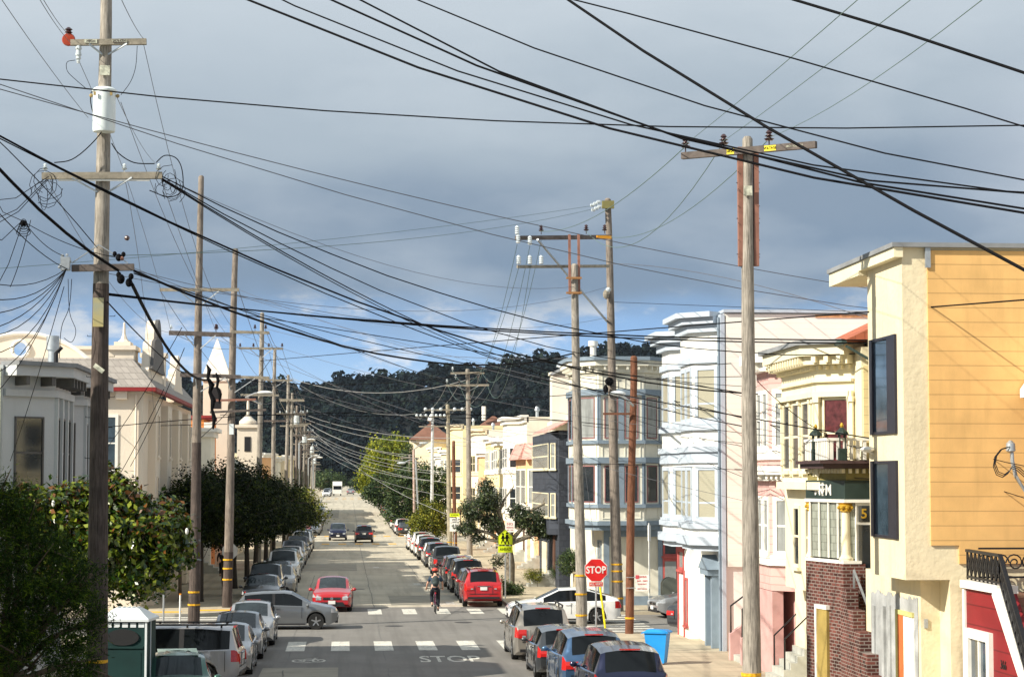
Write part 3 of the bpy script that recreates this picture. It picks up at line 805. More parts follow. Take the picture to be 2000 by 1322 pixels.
b = MB(); b.prism([(12.5, 9.55), (14.5, 10.5), (16, 9.55)], 51.1, 54.5, lambda u, v, w: (u, w, v)); b.build('tiled_roof', redtile, t)
b = MB(); b.tube([(12.45, 50.95, 9.5), (12.45, 54.5, 9.5)], .07, 6); b.bar((12.5, 51.0, 9.4), (13.3, 51.0, 8.95), .06); b.build('roof_gutter', mat('verdigris', (.05, .08, .075), .6), t)

# pink shingled house
t = thing('pink_house', 'pink shingled house with white cornices and small stair, beside the pale blue apartments', 'house', (13, 64, 0))
b = MB(); b.box(14.2, 24, 59.3, 69.7, -.3, 9.5); b.box(13.3, 14.2, 59.9, 63.6, -.3, 2.69); b.build('wall', pinkst, t)
b = MB(); b.box(14.1, 14.198, 63.7, 69.7, 3.0, 9.5); b.build('shingles', pinksh, t)
Pb = [(13.6, 63.6), (12.6, 62.6), (12.6, 60.7), (13.45, 59.85)]
b = MB(); b.prism(Pb + [(14.25, 59.85), (14.25, 63.6)], 2.7, 6.0); b.prism(Pb + [(14.25, 59.85), (14.25, 63.6)], 6.45, 9.5); b.build('bay', pinksh, t)
band(t, Pb, 9.5, 9.8, .5, white); band(t, Pb, 9.25, 9.498, .28, white); brackets(t, Pb, 9.3, 9.49, .28, .42, .09, .2, white, 'dentils')
band(t, Pb, 6.15, 6.4, .42, white); band(t, Pb, 5.97, 6.148, .2, white); brackets(t, Pb, 6.02, 6.14, .2, .33, .07, .16, white, 'dentils')
for z0, z1 in ((3.75, 5.5), (6.9, 8.7)):
    M, L = FM(Pb[2], Pb[3]); window(t, M, .12, 1.0, z0, z1, white, gl_curt, fw=.13); band(t, Pb, z0 - .3, z0 - .1, .1, white, 'moulding')
    M, L = FM(Pb[1], Pb[2]); 
    for a in (.1, 1.0): window(t, M, a, a + .75, z0, z1, white, gl_curt, fw=.12)
b = MB(); b.box(12.62, 12.95, 60.6, 63.4, -.3, 2.68); b.build('base', pinkst, t)
M2, _ = FM((13.3, 59.9), (14.2, 59.9))
b = MB(); b.box(.05, .8, -.1, 2.4, 0, .05, M2); b.build('door', mat('door_grey_white', (.62, .64, .66), .6), t)
def stoop(root, x0, x1, y0, y1, n, h, m, name='steps'):
    b = MB()
    for k in range(n):
        b.box(x0 + (x1 - x0) * k / n, x0 + (x1 - x0) * (k + 1) / n - .001, y0, y1, -.3, zg(y0) + .13 + h * (k + 1))
    return b.build(name, m, root)
stoop(t, 12.5, 14.15, 64.6, 66.2, 7, .2, mat('grey_step', (.42, .42, .38), .8))
b = MB(); b.prism([(12.4, -.3), (12.4, 1.0), (14.15, 2.2), (14.15, -.3)], 64.3, 64.58, lambda u, v, w: (u, w, v)); b.prism([(12.4, -.3), (12.4, 1.0), (14.15, 2.2), (14.15, -.3)], 66.22, 66.5, lambda u, v, w: (u, w, v)); b.build('stair_wall', pinkst, t)
b = MB()
for y in (64.44, 66.36):
    b.tube([(12.45, y, .95), (12.45, y, 1.9), (14.1, y, 3.1)], .03, 6); b.tube([(13.3, y, 1.5), (13.3, y, 2.5)], .025, 6)
b.build('handrail', blackm, t)
stoop(t, 12.1, 13.3, 57.6, 59.2, 6, .19, MATS['grey_step'])
b = MB()
for y in (57.7, 59.1): b.tube([(12.35, y, .5), (12.35, y, 1.5), (13.2, y, 2.3)], .025, 6)
b.build('handrail', blackm, t)

# white and pale blue corner apartments
wf = mat('white_front', (.82, .81, .76), .75, var=(.9, .04), stain=.08)
t = thing('corner_apartments', 'white three-storey corner apartments with pale blue bay windows and rust-stained parapet', 'building', (13, 73, 0))
b = MB(); b.box(13.0, 25, 70.0, 77.8, -.3, 11.75); b.build('wall', wf, t)
b = MB(); b.box(13.05, 25, 69.9, 69.998, 3, 11.7); b.build('side_siding', wsid, t)
b = MB(); b.box(16.2, 25, 69.87, 69.899, 11.6, 11.7); b.build('rusty_flashing', rust, t)
b = MB(); b.box(12.95, 25, 69.8, 77.8, 11.76, 11.86); b.build('parapet', bluetrim, t)
b = MB(); b.box(12.86, 12.998, 69.88, 70.5, -.2, 11.7); b.build('corner_board', bluetrim, t)
b = MB(); b.tube([(12.8, 70.0, -.1), (12.8, 70.0, 11.6)], .045, 8); b.build('drainpipe', slate, t)
for i, P in enumerate(([(12.98, 74.9), (12.15, 74.1), (12.15, 71.5), (12.98, 70.6)], [(12.98, 78.4), (12.05, 77.9), (12.05, 75.9), (12.98, 75.0)])):
    b = MB(); b.prism(P + [(13.2, P[-1][1]), (13.2, P[0][1])], 3.95, 11.3); b.build('bay', wf, t)
    zt = 11.3 + (.35 if i == 0 else .0)
    if i == 0: b = MB(); b.prism(P + [(13.2, P[-1][1]), (13.2, P[0][1])], 11.3, 11.6); b.build('bay_top', bluetrim, t)
    band(t, P, zt, zt + .18, .62, bluetrim); band(t, P, zt - .22, zt - .002, .42, bluetrim); band(t, P, zt - .5, zt - .222, .2, bluetrim)
    for z0, z1 in ((8.0, 9.95), (4.55, 6.45)):
        band(t, P, z0 - .28, z0 - .1, .13, bluetrim, 'moulding'); band(t, P, z1 + .12, z1 + .34, .1, bluetrim, 'moulding')
        for q, (A, B) in enumerate(zip(P, P[1:])):
            M, L = FM(A, B)
            if q == 1:
                k = 2 if L > 2.3 else 1; w = (L - .3) / k
                for a in range(k): window(t, M, .15 + a * w + .06, .15 + (a + 1) * w - .06, z0, z1, bluetrim, gl_blind, fw=.14, sash='Hv')
            else: window(t, M, .12, L - .12, z0, z1, bluetrim, gl_blind if q == 2 else gl_dark, fw=.13, sash='Hv' if q == 2 else 'H')
    band(t, P, 6.95, 7.15, .16, bluetrim); band(t, P, 6.7, 6.948, .07, bluetrim)
    band(t, P, 3.7, 4.0, .18, bluetrim); band(t, P, 3.5, 3.698, -.02, bluetrim, 'corbel', .5)
# ground floor shop corner with red frames
redf = mat('red_frame', (.45, .10, .09), .6, var=(3, .15))
b = MB(); b.box(12.6, 13.0, 75.2, 77.6, -.2, 3.5); b.build('shop_front', wf, t)
M, L = FM((12.6, 77.6), (12.6, 75.2))
b = MB(); b.box(0, .16, -.2, 3.5, 0, .05, M); b.box(.16, 1.5, 2.45, 2.6, 0, .06, M); b.box(1.35, 1.5, -.2, 2.45, 0, .05, M); b.box(.16, 1.5, 3.35, 3.5, 0, .06, M); b.build('red_frame', redf, t)
window(t, M, .2, 1.35, 2.6, 3.35, redf, gl_curt, sash=''); window(t, M, 1.6, 2.2, .6, 2.35, redf, gl_curt, sash='')
M, L = FM((13.0, 75.2), (13.0, 70.6))
b = MB(); b.box(2.6, 4.2, 2.65, 2.85, 0, .45, M); b.prism([(2.5, 2.86), (3.4, 3.35), (4.3, 2.86)], 0, .5, lambda u, v, w: tuple(M @ Vector((u, v, w)))); b.box(2.7, 2.95, -.2, 2.65, 0, .3, M); b.box(3.9, 4.15, -.2, 2.65, 0, .3, M); b.build('door_surround', slate, t)
b = MB(); b.box(2.98, 3.88, -.2, 2.6, 0, .05, M); b.build('door', slate, t)
b = MB(); b.lathe([(.22, 0), (.22, .45), (.3, .47), (.3, .55)], (20.6, 72, 11.8), 12); b.build('roof_vent', steel, t, smooth=True)
for n_, dx in (('red_house', .2), ('cream_building', .17), ('bay_house', .13), ('pink_house', .08), ('corner_apartments', .05), ('porch_gable', .15)): bpy.data.objects[n_].location.x += dx
NTH0 = ['first', 'second', 'third', 'fourth', 'fifth', 'sixth', 'seventh', 'eighth']
# ---------- beyond the cross street, right: grey-blue corner building with a round bay
t = thing('bay_corner_building', 'cream and slate-blue corner building with big round bay behind the three right poles', 'building', (13, 95, 0))
redf2 = mat('faded_red_frame', (.28, .12, .12), .7)
wc = mat('aged_cream_front', (.72, .69, .58), .8, var=(1, .08), stain=.3)
b = MB(); b.box(11.95, 30, 95.2, 109, -.2, 11.2); b.build('wall', wc, t)
P = [(11.9, 99.4), (10.75, 98.6), (10.75, 95.3), (11.65, 94.1), (13.75, 94.1), (14.65, 95.19)]
b = MB(); b.prism(P + [(14.65, 95.21), (14.65, 99.4)], 4.0, 11.3); b.build('bay', wc, t)
band(t, P, 11.45, 11.62, .5, slate); band(t, P, 11.2, 11.448, .38, wc); band(t, P, 10.9, 11.198, .15, wc); brackets(t, P, 11.02, 11.19, .15, .34, .1, .42, wc)
b = MB(); b.box(10.9, 30, 95, 109, 11.46, 11.6); b.build('roof', roofg, t)
for z0, z1 in ((7.85, 9.75), (4.75 + .15, 6.6)):
    band(t, P, z0 - .25, z0 - .08, .12, slate, 'moulding'); band(t, P, z1 + .1, z1 + .38, .14, slate, 'moulding')
    for q, (A, B) in enumerate(zip(P, P[1:])):
        M, L = FM(A, B)
        b = MB(); b.box(0, .09, z0 - .1, z1 + .1, 0, .05, M); b.box(L - .09, L, z0 - .1, z1 + .1, 0, .05, M)
        n = {0: 1, 1: 2, 2: 1, 3: 2, 4: 1}[q]; w = (L - .2) / n
        for k in range(n):
            if k: b.box(.1 + k * w - .12, .1 + k * w + .12, z0 - .1, z1 + .1, 0, .05, M)
            window(t, M, .1 + k * w + .16, .1 + (k + 1) * w - .16, z0, z1, redf2, gl_curt if z0 > 7 and q > 1 else gl_dark, fw=.045, sill=False, depth=.035)
        b.build('pilasters', slate, t)
for A, B in zip(P, P[1:]):
    M, L = FM(A, B); b = MB()
    for z0, z1 in ((6.95, 7.6), (4.15, 4.7), (10.1, 10.8)):
        for k in range(2 if L > 1.8 else 1):
            n = 2 if L > 1.8 else 1; a, c = .15 + k * (L / n), (k + 1) * L / n - .15
            b.box(a, c, z0, z0 + .04, 0, .03, M); b.box(a, c, z1 - .04, z1, 0, .03, M); b.box(a, a + .04, z0 + .04, z1 - .04, 0, .03, M); b.box(c - .04, c, z0 + .04, z1 - .04, 0, .03, M)
    b.build('panel_mouldings', wc, t)
band(t, P, 3.85, 4.05, .18, slate); band(t, P, 3.62, 3.848, .0, slate, 'corbel', .6)
# shop level facing the side street
M, L = FM((12.0, 95.15), (30, 95.15))
b = MB(); b.box(0, .25, -.1, 3.6, 0, .06, M); b.box(2.55, 2.75, -.1, 3.6, 0, .06, M); b.box(3.5, 3.7, -.1, 3.6, 0, .06, M); b.box(0, 18, 3.3, 3.61, .061, .12, M); b.box(0, 18, -.1, .55, .061, .1, M); b.build('shop_trim', slate, t)
b = MB(); b.box(2.76, 3.49, .0, 2.3, 0, .05, M); b.build('door', redf, t)
MB().box(2.86, 3.39, 1.0, 2.15, .05, .07, M).build('door_pane', gl_curt, t)
window(t, M, 2.78, 3.48, 2.4, 3.2, redf, gl_dark, sash='')
window(t, M, 3.9, 8.0, 2.25, 3.25, redf, gl_dark, sash='g'); b = MB(); b.box(3.9, 8.0, .62, 2.1, 0, .05, M); b.build('shutter', mat('pale_shutter', (.55, .62, .60), .7), t)
window(t, M, 8.6, 14, .8, 3.2, redf, gl_dark, sash='g')
M, L = FM((11.95, 100), (11.95, 95.2)); window(t, M, 3.2, 4.5, .6, 3.1, slate, gl_curt, sash='v')
b = MB(); b.lathe([(.16, 0), (.16, 1.2), (.25, 1.25), (.25, 1.5)], (12.6, 104, 11.5), 10); b.build('roof_flue', white, t, smooth=True)

def row_house(name, label, side, Y0, Y1, H, wm, tm, X=None, floors=None, bay=(.15, .7), bdep=1.0, gm=gl_curt, depth=14, cornice=True, roofm=None, ground=True, fw=.1, mansard=None, bm=None, wn_=2, marg=.12, mould=True):
    """terraced house: facade on the street line, one angled bay over a garage, windows, door, cornice"""
    X = X or (FRR if side > 0 else FL); z = zg((Y0 + Y1) / 2)
    t = thing(name, label, 'house', (X, (Y0 + Y1) / 2, z))
    s = side; back = X + s * depth; L = Y1 - Y0
    b = MB(); b.box(X, back, Y0, Y1, z - .6, z + H); b.build('wall', wm, t)
    def fp(u, w):                  # u along the facade from its left end seen from the street, w outwards
        return (X - s * w, (Y1 - u) if s > 0 else (Y0 + u))
    P = [fp(L * bay[0], 0), fp(L * bay[0] + bdep * .8, bdep), fp(L * bay[1] - bdep * .8, bdep), fp(L * bay[1], 0)]
    zb0 = z + (3.0 if ground else .6); bm = bm or wm
    b = MB(); b.prism(P + [fp(L * bay[1], -.2), fp(L * bay[0], -.2)], zb0, z + H - .12); b.build('bay', bm, t)
    fl = floors or ([(z + 3.9, z + 5.5), (z + 6.9, z + 8.5)] if H > 9 else [(z + 3.9, z + 5.6)])
    for z0, z1 in fl:
        for q, (A, B) in enumerate(zip(P, P[1:])):
            M, l = FM(A, B)
            if q == 1:
                w = l / wn_
                for k in range(wn_): window(t, M, k * w + marg, (k + 1) * w - marg, z0, z1, tm, gm, fw=fw)
            else: window(t, M, marg + .03, l - marg - .03, z0, z1, tm, gm, fw=fw)
        A, B = fp(L * bay[1], 0), fp(L, 0); M, l = FM(A, B)
        if l > 1.3: window(t, M, l / 2 - .45, l / 2 + .45, z0, z1, tm, gm, fw=fw)
        if mould: band(t, P, z0 - .34, z0 - .1, .1, tm, 'moulding')
    if cornice:
        full = [fp(0, 0)] + P + [fp(L, 0)]
        band(t, full, z + H - .1, z + H + .14, .42, tm); band(t, full, z + H - .4, z + H - .102, .2, tm)
    if mansard:
        b = MB()
        for A, B in zip([fp(0, 0)] + P, P + [fp(L, 0)]):
            M, l = FM(A, B); b.prism([(.0, .0), (.55, .0), (.06, 1.1), (0, 1.1)], 0, l, lambda u, v, w: tuple(M @ Vector((w, z + H - .8 + v, u))))
        b.build('mansard_roof', mansard, t)
    M, l = FM(fp(0, 0), fp(L, 0))
    b = MB(); b.box(L * .18, L * .18 + 2.6, z + .13, z + 2.4, 0, .06, M); b.build('garage_door', tm, t)
    b = MB(); b.box(L * .74, L * .74 + 1.0, z + .9, z + 3.0, 0, .06, M); b.build('door', mat('brown_door', (.12, .06, .04), .6), t)
    b = MB()
    for k in range(5): b.box(L * .70, L * .70 + 1.3, z, z + .13 + .17 * (5 - k), .3 * k, .3 * k + .3, M)
    b.build('steps', mat('grey_step', (.42, .42, .38), .8), t)
    if roofm: b = MB(); b.box(X + s * .3, back, Y0, Y1, z + H, z + H + .12); b.build('roof', roofm, t)
    return t
RC = lambda n, c, **k: mat('wall_' + n, c, .85, var=(.8, .05), stain=.18, **k)
peach, lemon, offw, terra, sand = RC('peach', (.74, .47, .26)), RC('lemon', (.80, .68, .40)), RC('off_white', (.80, .76, .64)), RC('terracotta', (.55, .20, .10)), RC('sand', (.70, .60, .42))
pinkroof = mat('pink_roof', (.60, .34, .29), .85, kind='shingle', pitch=.3)
t = row_house('shingled_house', 'charcoal shingled house with narrow cream window frames', 1, 110, 121, 8.6, darksh, cream, X=11.45, bay=(.0, .95), bdep=.45, gm=gl_curt, floors=[(6.5, 7.9), (3.9, 5.2)], marg=.09, mould=False, fw=.055, cornice=False, wn_=1, roofm=pinkroof)
b = MB(); b.prism([(11.0, 8.58), (12.2, 9.15), (26, 9.6), (26, 8.58)], 109.9, 110.1, lambda u, v, w: (u, w, v)); b.build('roof_edge', cream, t)
b = MB(); b.prism([(10.95, 8.62), (12.2, 9.22), (26, 9.7), (26, 9.62), (12.2, 9.14), (10.95, 8.52)], 109.7, 120, lambda u, v, w: (u, w, v)); b.build('roof_sheet', pinkroof, t)
# low side wing with three small lights
b = MB(); b.box(13.2, 15.6, 107.6, 109.9, -.2, 3.4); b.build('side_wing', darksh, t)
b = MB()
for k in range(3): b.box(13.55 + k * .5, 13.85 + k * .5, 107.55, 107.6, 2.55, 2.9)
b.build('small_panes', white, t)
t = thing('white_gable_house', 'white sloping-roofed house with a square chimney above the charcoal house', 'house', (17, 128, 0))
b = MB(); b.prism([(13.2, 0), (13.2, 9.6), (17.6, 11.6), (30, 11.8), (30, 0)], 121, 134, lambda u, v, w: (u, w, v)); b.build('wall', offw, t)
b = MB(); b.box(12.35, 13.75, 122.5, 123.8, 8.2, 12.2); b.box(12.25, 13.85, 122.4, 123.9, 12.2, 12.35); c_ = b.build('chimney', offw, t)
b = MB(); b.lathe([(.15, 0), (.15, .3), (.35, .35), (.28, .55)], (13.0, 123.1, 12.35), 10).build('chimney_pot', steel, c_, smooth=True)
b = MB(); b.lathe([(.02, .12), (.3, .04), (.52, 0), (.5, .0), (.3, .03)], (13.95, 122.3, 10.4), 16, axis='y'); b.bar((13.95, 122.4, 10.4), (13.9, 122.9, 9.9), .05); b.build('satellite_dish', steel, t, smooth=True)
t = row_house('orange_trim_house', 'peach house with pink mansard edge and white mouldings next to the charcoal house', 1, 134.5, 146, 8.2, peach, white, bay=(.05, .9), floors=[(4.2, 6.6), (1.2, 2.9)][:1], cornice=False, mansard=pinkroof, wn_=2)
row_house('cream_flats', 'tall cream flats with plain cornice behind the crooked tree', 1, 147, 158, 10.6, offw, white, bay=(.05, .6), gm=gl_dark)
row_house('lemon_house', 'pale lemon house with two storeys of bay windows, right row', 1, 158.5, 168, 9.2, lemon, white, bay=(.1, .7))
row_house('terracotta_house', 'terracotta topped house with white window trim down the right row', 1, 168.5, 178, 9.6, terra, white, bay=(.1, .75), bm=lemon)
row_house('peach_house', 'peach house with pink roof edge behind the brown pole', 1, 178.5, 188, 8.6, peach, white)
row_house('cream_corner_house', 'cream corner house with bay window at the second crossing', 1, 188.5, 202, 10.8, offw, sand, bay=(.3, .95), gm=gl_dark)
row_house('yellow_corner_flats', 'yellow flats with ornamented parapet beyond the second crossing', 1, 228, 246, 12.2, lemon, sand, bay=(.3, .95), gm=gl_dark)
far = [('sand_house', 'sand-coloured house behind the green street tree', 247, 262, 9.5, sand), ('white_row_house', 'white house in the far right row', 263, 280, 9, offw), ('lemon_row_house', 'lemon house in the far right row', 281, 300, 10, lemon),
       ('peach_row_house', 'peach house in the far right row', 301, 322, 9, peach), ('cream_row_house', 'cream house in the far right row before the third crossing', 323, 350, 10, cream)]
for n_, l_, a, c, h, m_ in far: row_house(n_, l_, 1, a, c, h, m_, white)
t = thing('hip_roof_house', 'house with brown pointed roofs showing above the yellow-green tree', 'house', (14, 290, 0))
b = MB(); b.box(15, 32, 268, 300, 0, 11.0); b.build('wall', lemon, t)
brn = mat('brown_roof', (.20, .10, .07), .85, var=(1, .2)); b = MB()
for cx, cy, s, h in ((12.4, 300, 3.2, 2.6), (21.0, 292, 4.6, 3.4)):
    b.add([(cx - s, cy - s, 11.4), (cx + s, cy - s, 11.4), (cx + s, cy + s, 11.4), (cx - s, cy + s, 11.4), (cx, cy, 11.4 + h)], [(0, 1, 4), (1, 2, 4), (2, 3, 4), (3, 0, 4), (3, 2, 1, 0)])
b.build('roof', brn, t)
b = MB(); b.lathe([(.1, 0), (.5, .2), (.4, .7), (.05, 1.2)], (12.4, 300, 14.0), 8); b.tube([(19.5, 290, 14), (19.5, 290, 16)], .3, 6); b.build('finial', white, t)
b = MB(); b.lathe([(3.1, 0), (3.1, 11.4)], (12.4, 300, 0), 8); b.build('turret', sand, t)

# ---------- left side
t = thing('grey_bay_house', 'shaded grey bay-fronted house with bracketed cornice at left edge', 'house', (FL, 66, 0))
Hg = 9.15
b = MB(); b.box(-24, -9.35, 56.9, 69.2, -.2, Hg); b.build('wall', greyw, t)
b = MB(); b.box(-24, -9.4, 56.8, 56.898, -.2, Hg - .1); b.build('side_siding', mat('pale_green_siding', (.62, .66, .52), .85, kind='siding', pitch=.2, line=.5, stain=.2), t)
P = [(-9.35, 57.0), (-8.15, 58.3), (-8.15, 61.6), (-9.35, 62.8)]
P2 = [(-9.35, 63.6), (-8.15, 64.7), (-8.15, 67.7), (-9.35, 68.8)]
gdark = mat('dark_grey_frame', (.10, .095, .09), .6)
for P_ in (P, P2):
    b = MB(); b.prism(P_ + [(-9.6, P_[-1][1]), (-9.6, P_[0][1])], 3.0, Hg - .05); b.build('bay', greyw, t)
    band(t, P_, Hg - .02, Hg + .10, .66, roofg, 'gutter'); band(t, P_, Hg - .3, Hg - .022, .55, greyw); band(t, P_, Hg - .85, Hg - .66, .12, greyw, 'moulding')
    brackets(t, P_, Hg - .55, Hg - .302, 0, .5, .12, .6, gdark)
    for q, (A, B) in enumerate(zip(P_, P_[1:])):
        M, L = FM(A, B)
        if q == 1:
            for a in (.25, 1.35, 2.5): window(t, M, a, a + .62, 5.75, 7.75, gdark, gl_dark, fw=.06)
            b = MB()
            for u in (.1, 1.1, 2.22, 3.28): b.box(u - .09, u + .09, 5.5, Hg - .86, 0, .1, M)
            b.build('pilasters', greyw, t)
        else: window(t, M, L / 2 - .5, L / 2 + .5, 5.75, 7.75, gdark, gl_dark, fw=.05)
    band(t, P_, 3.0, 3.2, .1, greyw, 'moulding')
b = MB(); b.lathe([(.15, 0), (.15, 1.1), (.21, 1.15), (.21, 1.6)], (-9.62, 68.2, 9.1), 12); b.build('roof_vent', steel, t, smooth=True)
b = MB(); b.tube([(-9.2, 66, 9.1), (-9.2, 66, 10.0), (-9.02, 66, 10.2)], .07, 8); b.build('flue', blackm, t)
# unseen house before it, added out of frame to shade the left foreground
t = thing('green_siding_house', 'pale green sided house left of the grey house, outside the picture', 'house', (FL - 1, 35, 0))
b = MB(); b.box(-24, -9.6, 22, 44, -.2, 11.0); b.build('wall', MATS['pale_green_siding'], t); band(t, [(-9.6, 22), (-9.6, 44)], 10.8, 11.1, .5, white)
M, L = FM((-9.6, 22), (-9.6, 44))
for k in range(4):
    for z0 in (2.0, 5.6): window(t, M, 1.5 + k * 4.8, 3 + k * 4.8, z0, z0 + 1.8, white, gl_dark)
# the next big white mission-style building across the side street
msw = mat('mission_stucco', (.74, .655, .54), .92, bump=(10, .4), var=(.6, .04), stain=.14)
msroof = mat('mission_roof', (.33, .30, .27), .9, kind='shingle', pitch=.3)
t = thing('mission_building', 'white mission-style building with curved gables and red eaves across the left side street', 'building', (FL, 108, 0))
b = MB(); b.box(-26, FL, 94.2, 123, -.2, 9.95)
for k, y in enumerate((99, 105.5, 112, 118.5)):
    b.box(FL, FL + .35, y - 2.2, y + .2, .13, 9.6)
b.build('wall', msw, t)
eave = mat('red_eave', (.26, .025, .025), .6)
b = MB(); b.box(-20.5, FL + .6, 93.7, 93.9, 9.95, 10.12); b.box(FL + .42, FL + .62, 93.9, 123, 9.95, 10.12); b.build('red_eave', eave, t)
b = MB()
b.prism([(-20.5, 10.13), (FL + .6, 10.13), (FL - .6, 11.5), (-20.5, 11.5)], 93.7, 95.0, lambda u, v, w: (u, w + (v - 10.13) * .9, v))
b.prism([(93.7, 10.13), (123, 10.13), (123, 11.5), (95.1, 11.5)], 0, .35, lambda u, v, w: (FL + .6 - w - (v - 10.13) * .9, u, v))
b.build('roof', msroof, t)
# square corner parapet with stepped scroll and small chimney cap
b = MB(); b.box(-10.9, -9.75, 95.2, 97.2, 10.1, 11.9); b.box(-11.0, -9.65, 95.05, 97.35, 11.9, 12.1); b.box(-10.7, -9.95, 95.6, 96.9, 12.1, 12.3)
b.lathe([(.34, 12.3), (.16, 12.45), (.07, 12.7), (.05, 13.2), (.01, 13.25)], (-10.3, 96.2, 0), 8); b.build('corner_turret', msw, t)
def gable_profile(w, h):
    pts = [(-w, 0), (-w, h * .28), (-w * .8, h * .34), (-w * .72, h * .5)]
    pts += [(-w * .5 + -w * .18 * math.cos(a), h * .52 + h * .18 * math.sin(a)) for a in [i * PI / 10 for i in range(4)]]
    pts += [(-w * .32, h * .72)] + [(w * .32 * -math.cos(a), h * .74 + h * .26 * math.sin(a)) for a in [i * PI / 12 for i in range(13)]]
    return pts + [(-x, z) for x, z in reversed(pts[:9])]
gp = gable_profile(3.6, 3.5)
b = MB()
b.prism([(98.6 + u, 10.0 + v) for u, v in gp], FL - .25, FL + .15, lambda u, v, w: (w, u, v)); b.build('curved_gable', msw, t)
b = MB(); b.prism([(98.6 + u * 1.0, 10.06 + v) for u, v in gp[1:-1]], FL + .151, FL + .3, lambda u, v, w: (w, u, v)); b.build('gable_coping', gdark, t)
b = MB(); b.box(-10.1, -9.0, 102.6, 103.6, 10.1, 12.0); b.box(-10.2, -8.9, 102.5, 103.7, 12.0, 12.2); b.build('pier', msw, t)
b = MB(); b.prism([(112 + u * .8, 10.0 + v * .75) for u, v in gp], FL - .25, FL + .15, lambda u, v, w: (w, u, v)); b.build('curved_gable', msw, t)
M, L = FM((-26, 94.2), (FL, 94.2))
window(t, M, 26 - 11.95 + .0, 26 - 10.3, 6.3, 8.9, white, gl_sky, fw=.13, sash='h'); window(t, M, 26 - 11.9, 26 - 10.35, 2.6, 4.6, white, gl_blind, fw=.12)
window(t, M, 26 - 15.8, 26 - 14.2, 6.3, 8.9, white, gl_sky, fw=.13)
b = MB(); b.box(26 - 10.55, 26 - 10.3, 5.1, 5.35, 0, .2, M); b.box(26 - 10.4, 26 - 9.9, 9.6, 9.94, 0, .3, M); b.build('wall_brackets', msw, t)
M, L = FM((FL + .35, 94.3), (FL + .35, 123))
for y in (98, 104.5, 111, 117.5):
    for z0, z1 in ((1.0, 3.2), (4.1, 6.1), (7.0, 9.0)):
        window(t, M, y - 94.3 - .3, y - 94.3 + .4, z0, z1, msw, gl_dark, fw=.08)
b = MB(); b.tube([(-9.5, 94.1, .1), (-9.5, 94.1, 9.8)], .05, 8); b.tube([(-13.2, 94.1, .1), (-13.2, 94.1, 9.8)], .05, 8); b.build('drainpipe', msw, t)
b = MB(); b.box(-12.9, -12.3, 93.95, 94.18, 1.0, 1.7); b.box(-14.2, -13.9, 94.0, 94.18, 1.2, 1.8); b.build('meter_cabinet', steel, t)
for k, y in enumerate((97, 101.5, 107, 113, 119)): MB().box(FL + .351, FL + .5, y + 1.0, y + 1.3, 2.4, 2.7).build('wall_lamp', gdark, t)
# building with a big arched parapet and round opening
t = thing('arched_parapet_building', 'white building with broad arched parapet pierced by a round opening, far left', 'building', (-22, 118, 0))
b = MB(); cx, cz = -18.3, 9.0; rx, rz_ = 5.3, 5.2; hx, hz, hr = -18.45, 13.3, .45
arc = [(cx + rx * math.cos(a), cz + rz_ * math.sin(a)) for a in [PI - i * PI / 32 for i in range(33)]]
hole = [(hx + hr * math.cos(a), hz + hr * math.sin(a)) for a in [PI - i * 2 * PI / 32 for i in range(33)]]
def strip(b, A, B, y0, y1):
    for i in range(len(A) - 1):
        q = [A[i], A[i + 1], B[i + 1], B[i]]
        b.add([(u, y0, v) for u, v in q], [(0, 1, 2, 3)]); b.add([(u, y1, v) for u, v in q], [(3, 2, 1, 0)])
        for r_ in (A, B):
            b.add([(r_[i][0], y0, r_[i][1]), (r_[i + 1][0], y0, r_[i + 1][1]), (r_[i + 1][0], y1, r_[i + 1][1]), (r_[i][0], y1, r_[i][1])], [(0, 1, 2, 3)])
low = [(cx - rx + 2 * rx * i / 32, cz) for i in range(33)]
strip(b, arc[:33], [hole[i // 2] if i <= 32 else hole[16] for i in range(33)], 118, 118.6)
strip(b, low, [hole[(32 - i // 2) % 33] if True else None for i in range(33)], 118, 118.6)
b.build('arched_parapet', msw, t)
b = MB(); ring = [(hx + (hr + .02) * math.cos(i * PI / 12), 118 - .06, hz + (hr + .02) * math.sin(i * PI / 12)) for i in range(25)]; b.tube(ring, .1, 6, caps=False); b.build('opening_rim', white, t, smooth=True)
b = MB(); b.tube([(u, 117.95, v) for u, v in arc], .12, 6); b.build('parapet_coping', white, t, smooth=True)
b = MB(); b.box(-32, -12.6, 124, 140, -.2, 8.9); b.box(-30, -13.0, 117.9, 118.7, 8.0, 8.999); b.box(-32, -12.6, 118.7, 124, 0, 8.9); b.box(-17.0, -15.2, 124.5, 127, 8.9, 13.7); b.box(-17.1, -15.1, 124.3, 127.2, 13.7, 13.9); b.build('wall', msw, t)
# white block continuing the left row, shop front
row_house('ornate_white_house', 'white house with garland frieze and red shop sign beyond the mission building', -1, 123.5, 134, 9.0, offw, white, X=FL, gm=gl_dark)
t = thing('orange_house', 'bright orange house front with red tiled porch roof behind the second left pole', 'house', (FL, 140, 0))
orng = RC('orange', (.75, .26, .07))
b = MB(); b.box(-24, FL, 134.5, 147, -.2, 9.8); b.build('wall', orng, t)
b = MB(); b.box(-10.2, -8.7, 134.4, 140, 9.8, 10.05); b.build('red_eave', eave, t)
M, L = FM((-24, 134.5), (FL, 134.5)); window(t, M, L - 1.6, L - .3, 4.5, 7.9, white, gl_sky, fw=.14)
b = MB(); b.prism([(-9.2, 5.2), (-7.6, 4.4), (-7.6, 4.2), (-9.2, 4.6)], 136, 142, lambda u, v, w: (u, w, v)); b.build('porch_roof', redtile, t)
b = MB(); b.box(FL, FL + .5, 134.5, 135.1, -.2, 9.6); b.build('corner_pier', white, t)
t = thing('church_tower', 'white church belfry with a pyramid spire above the left row', 'tower', (-8.5, 150, 0))
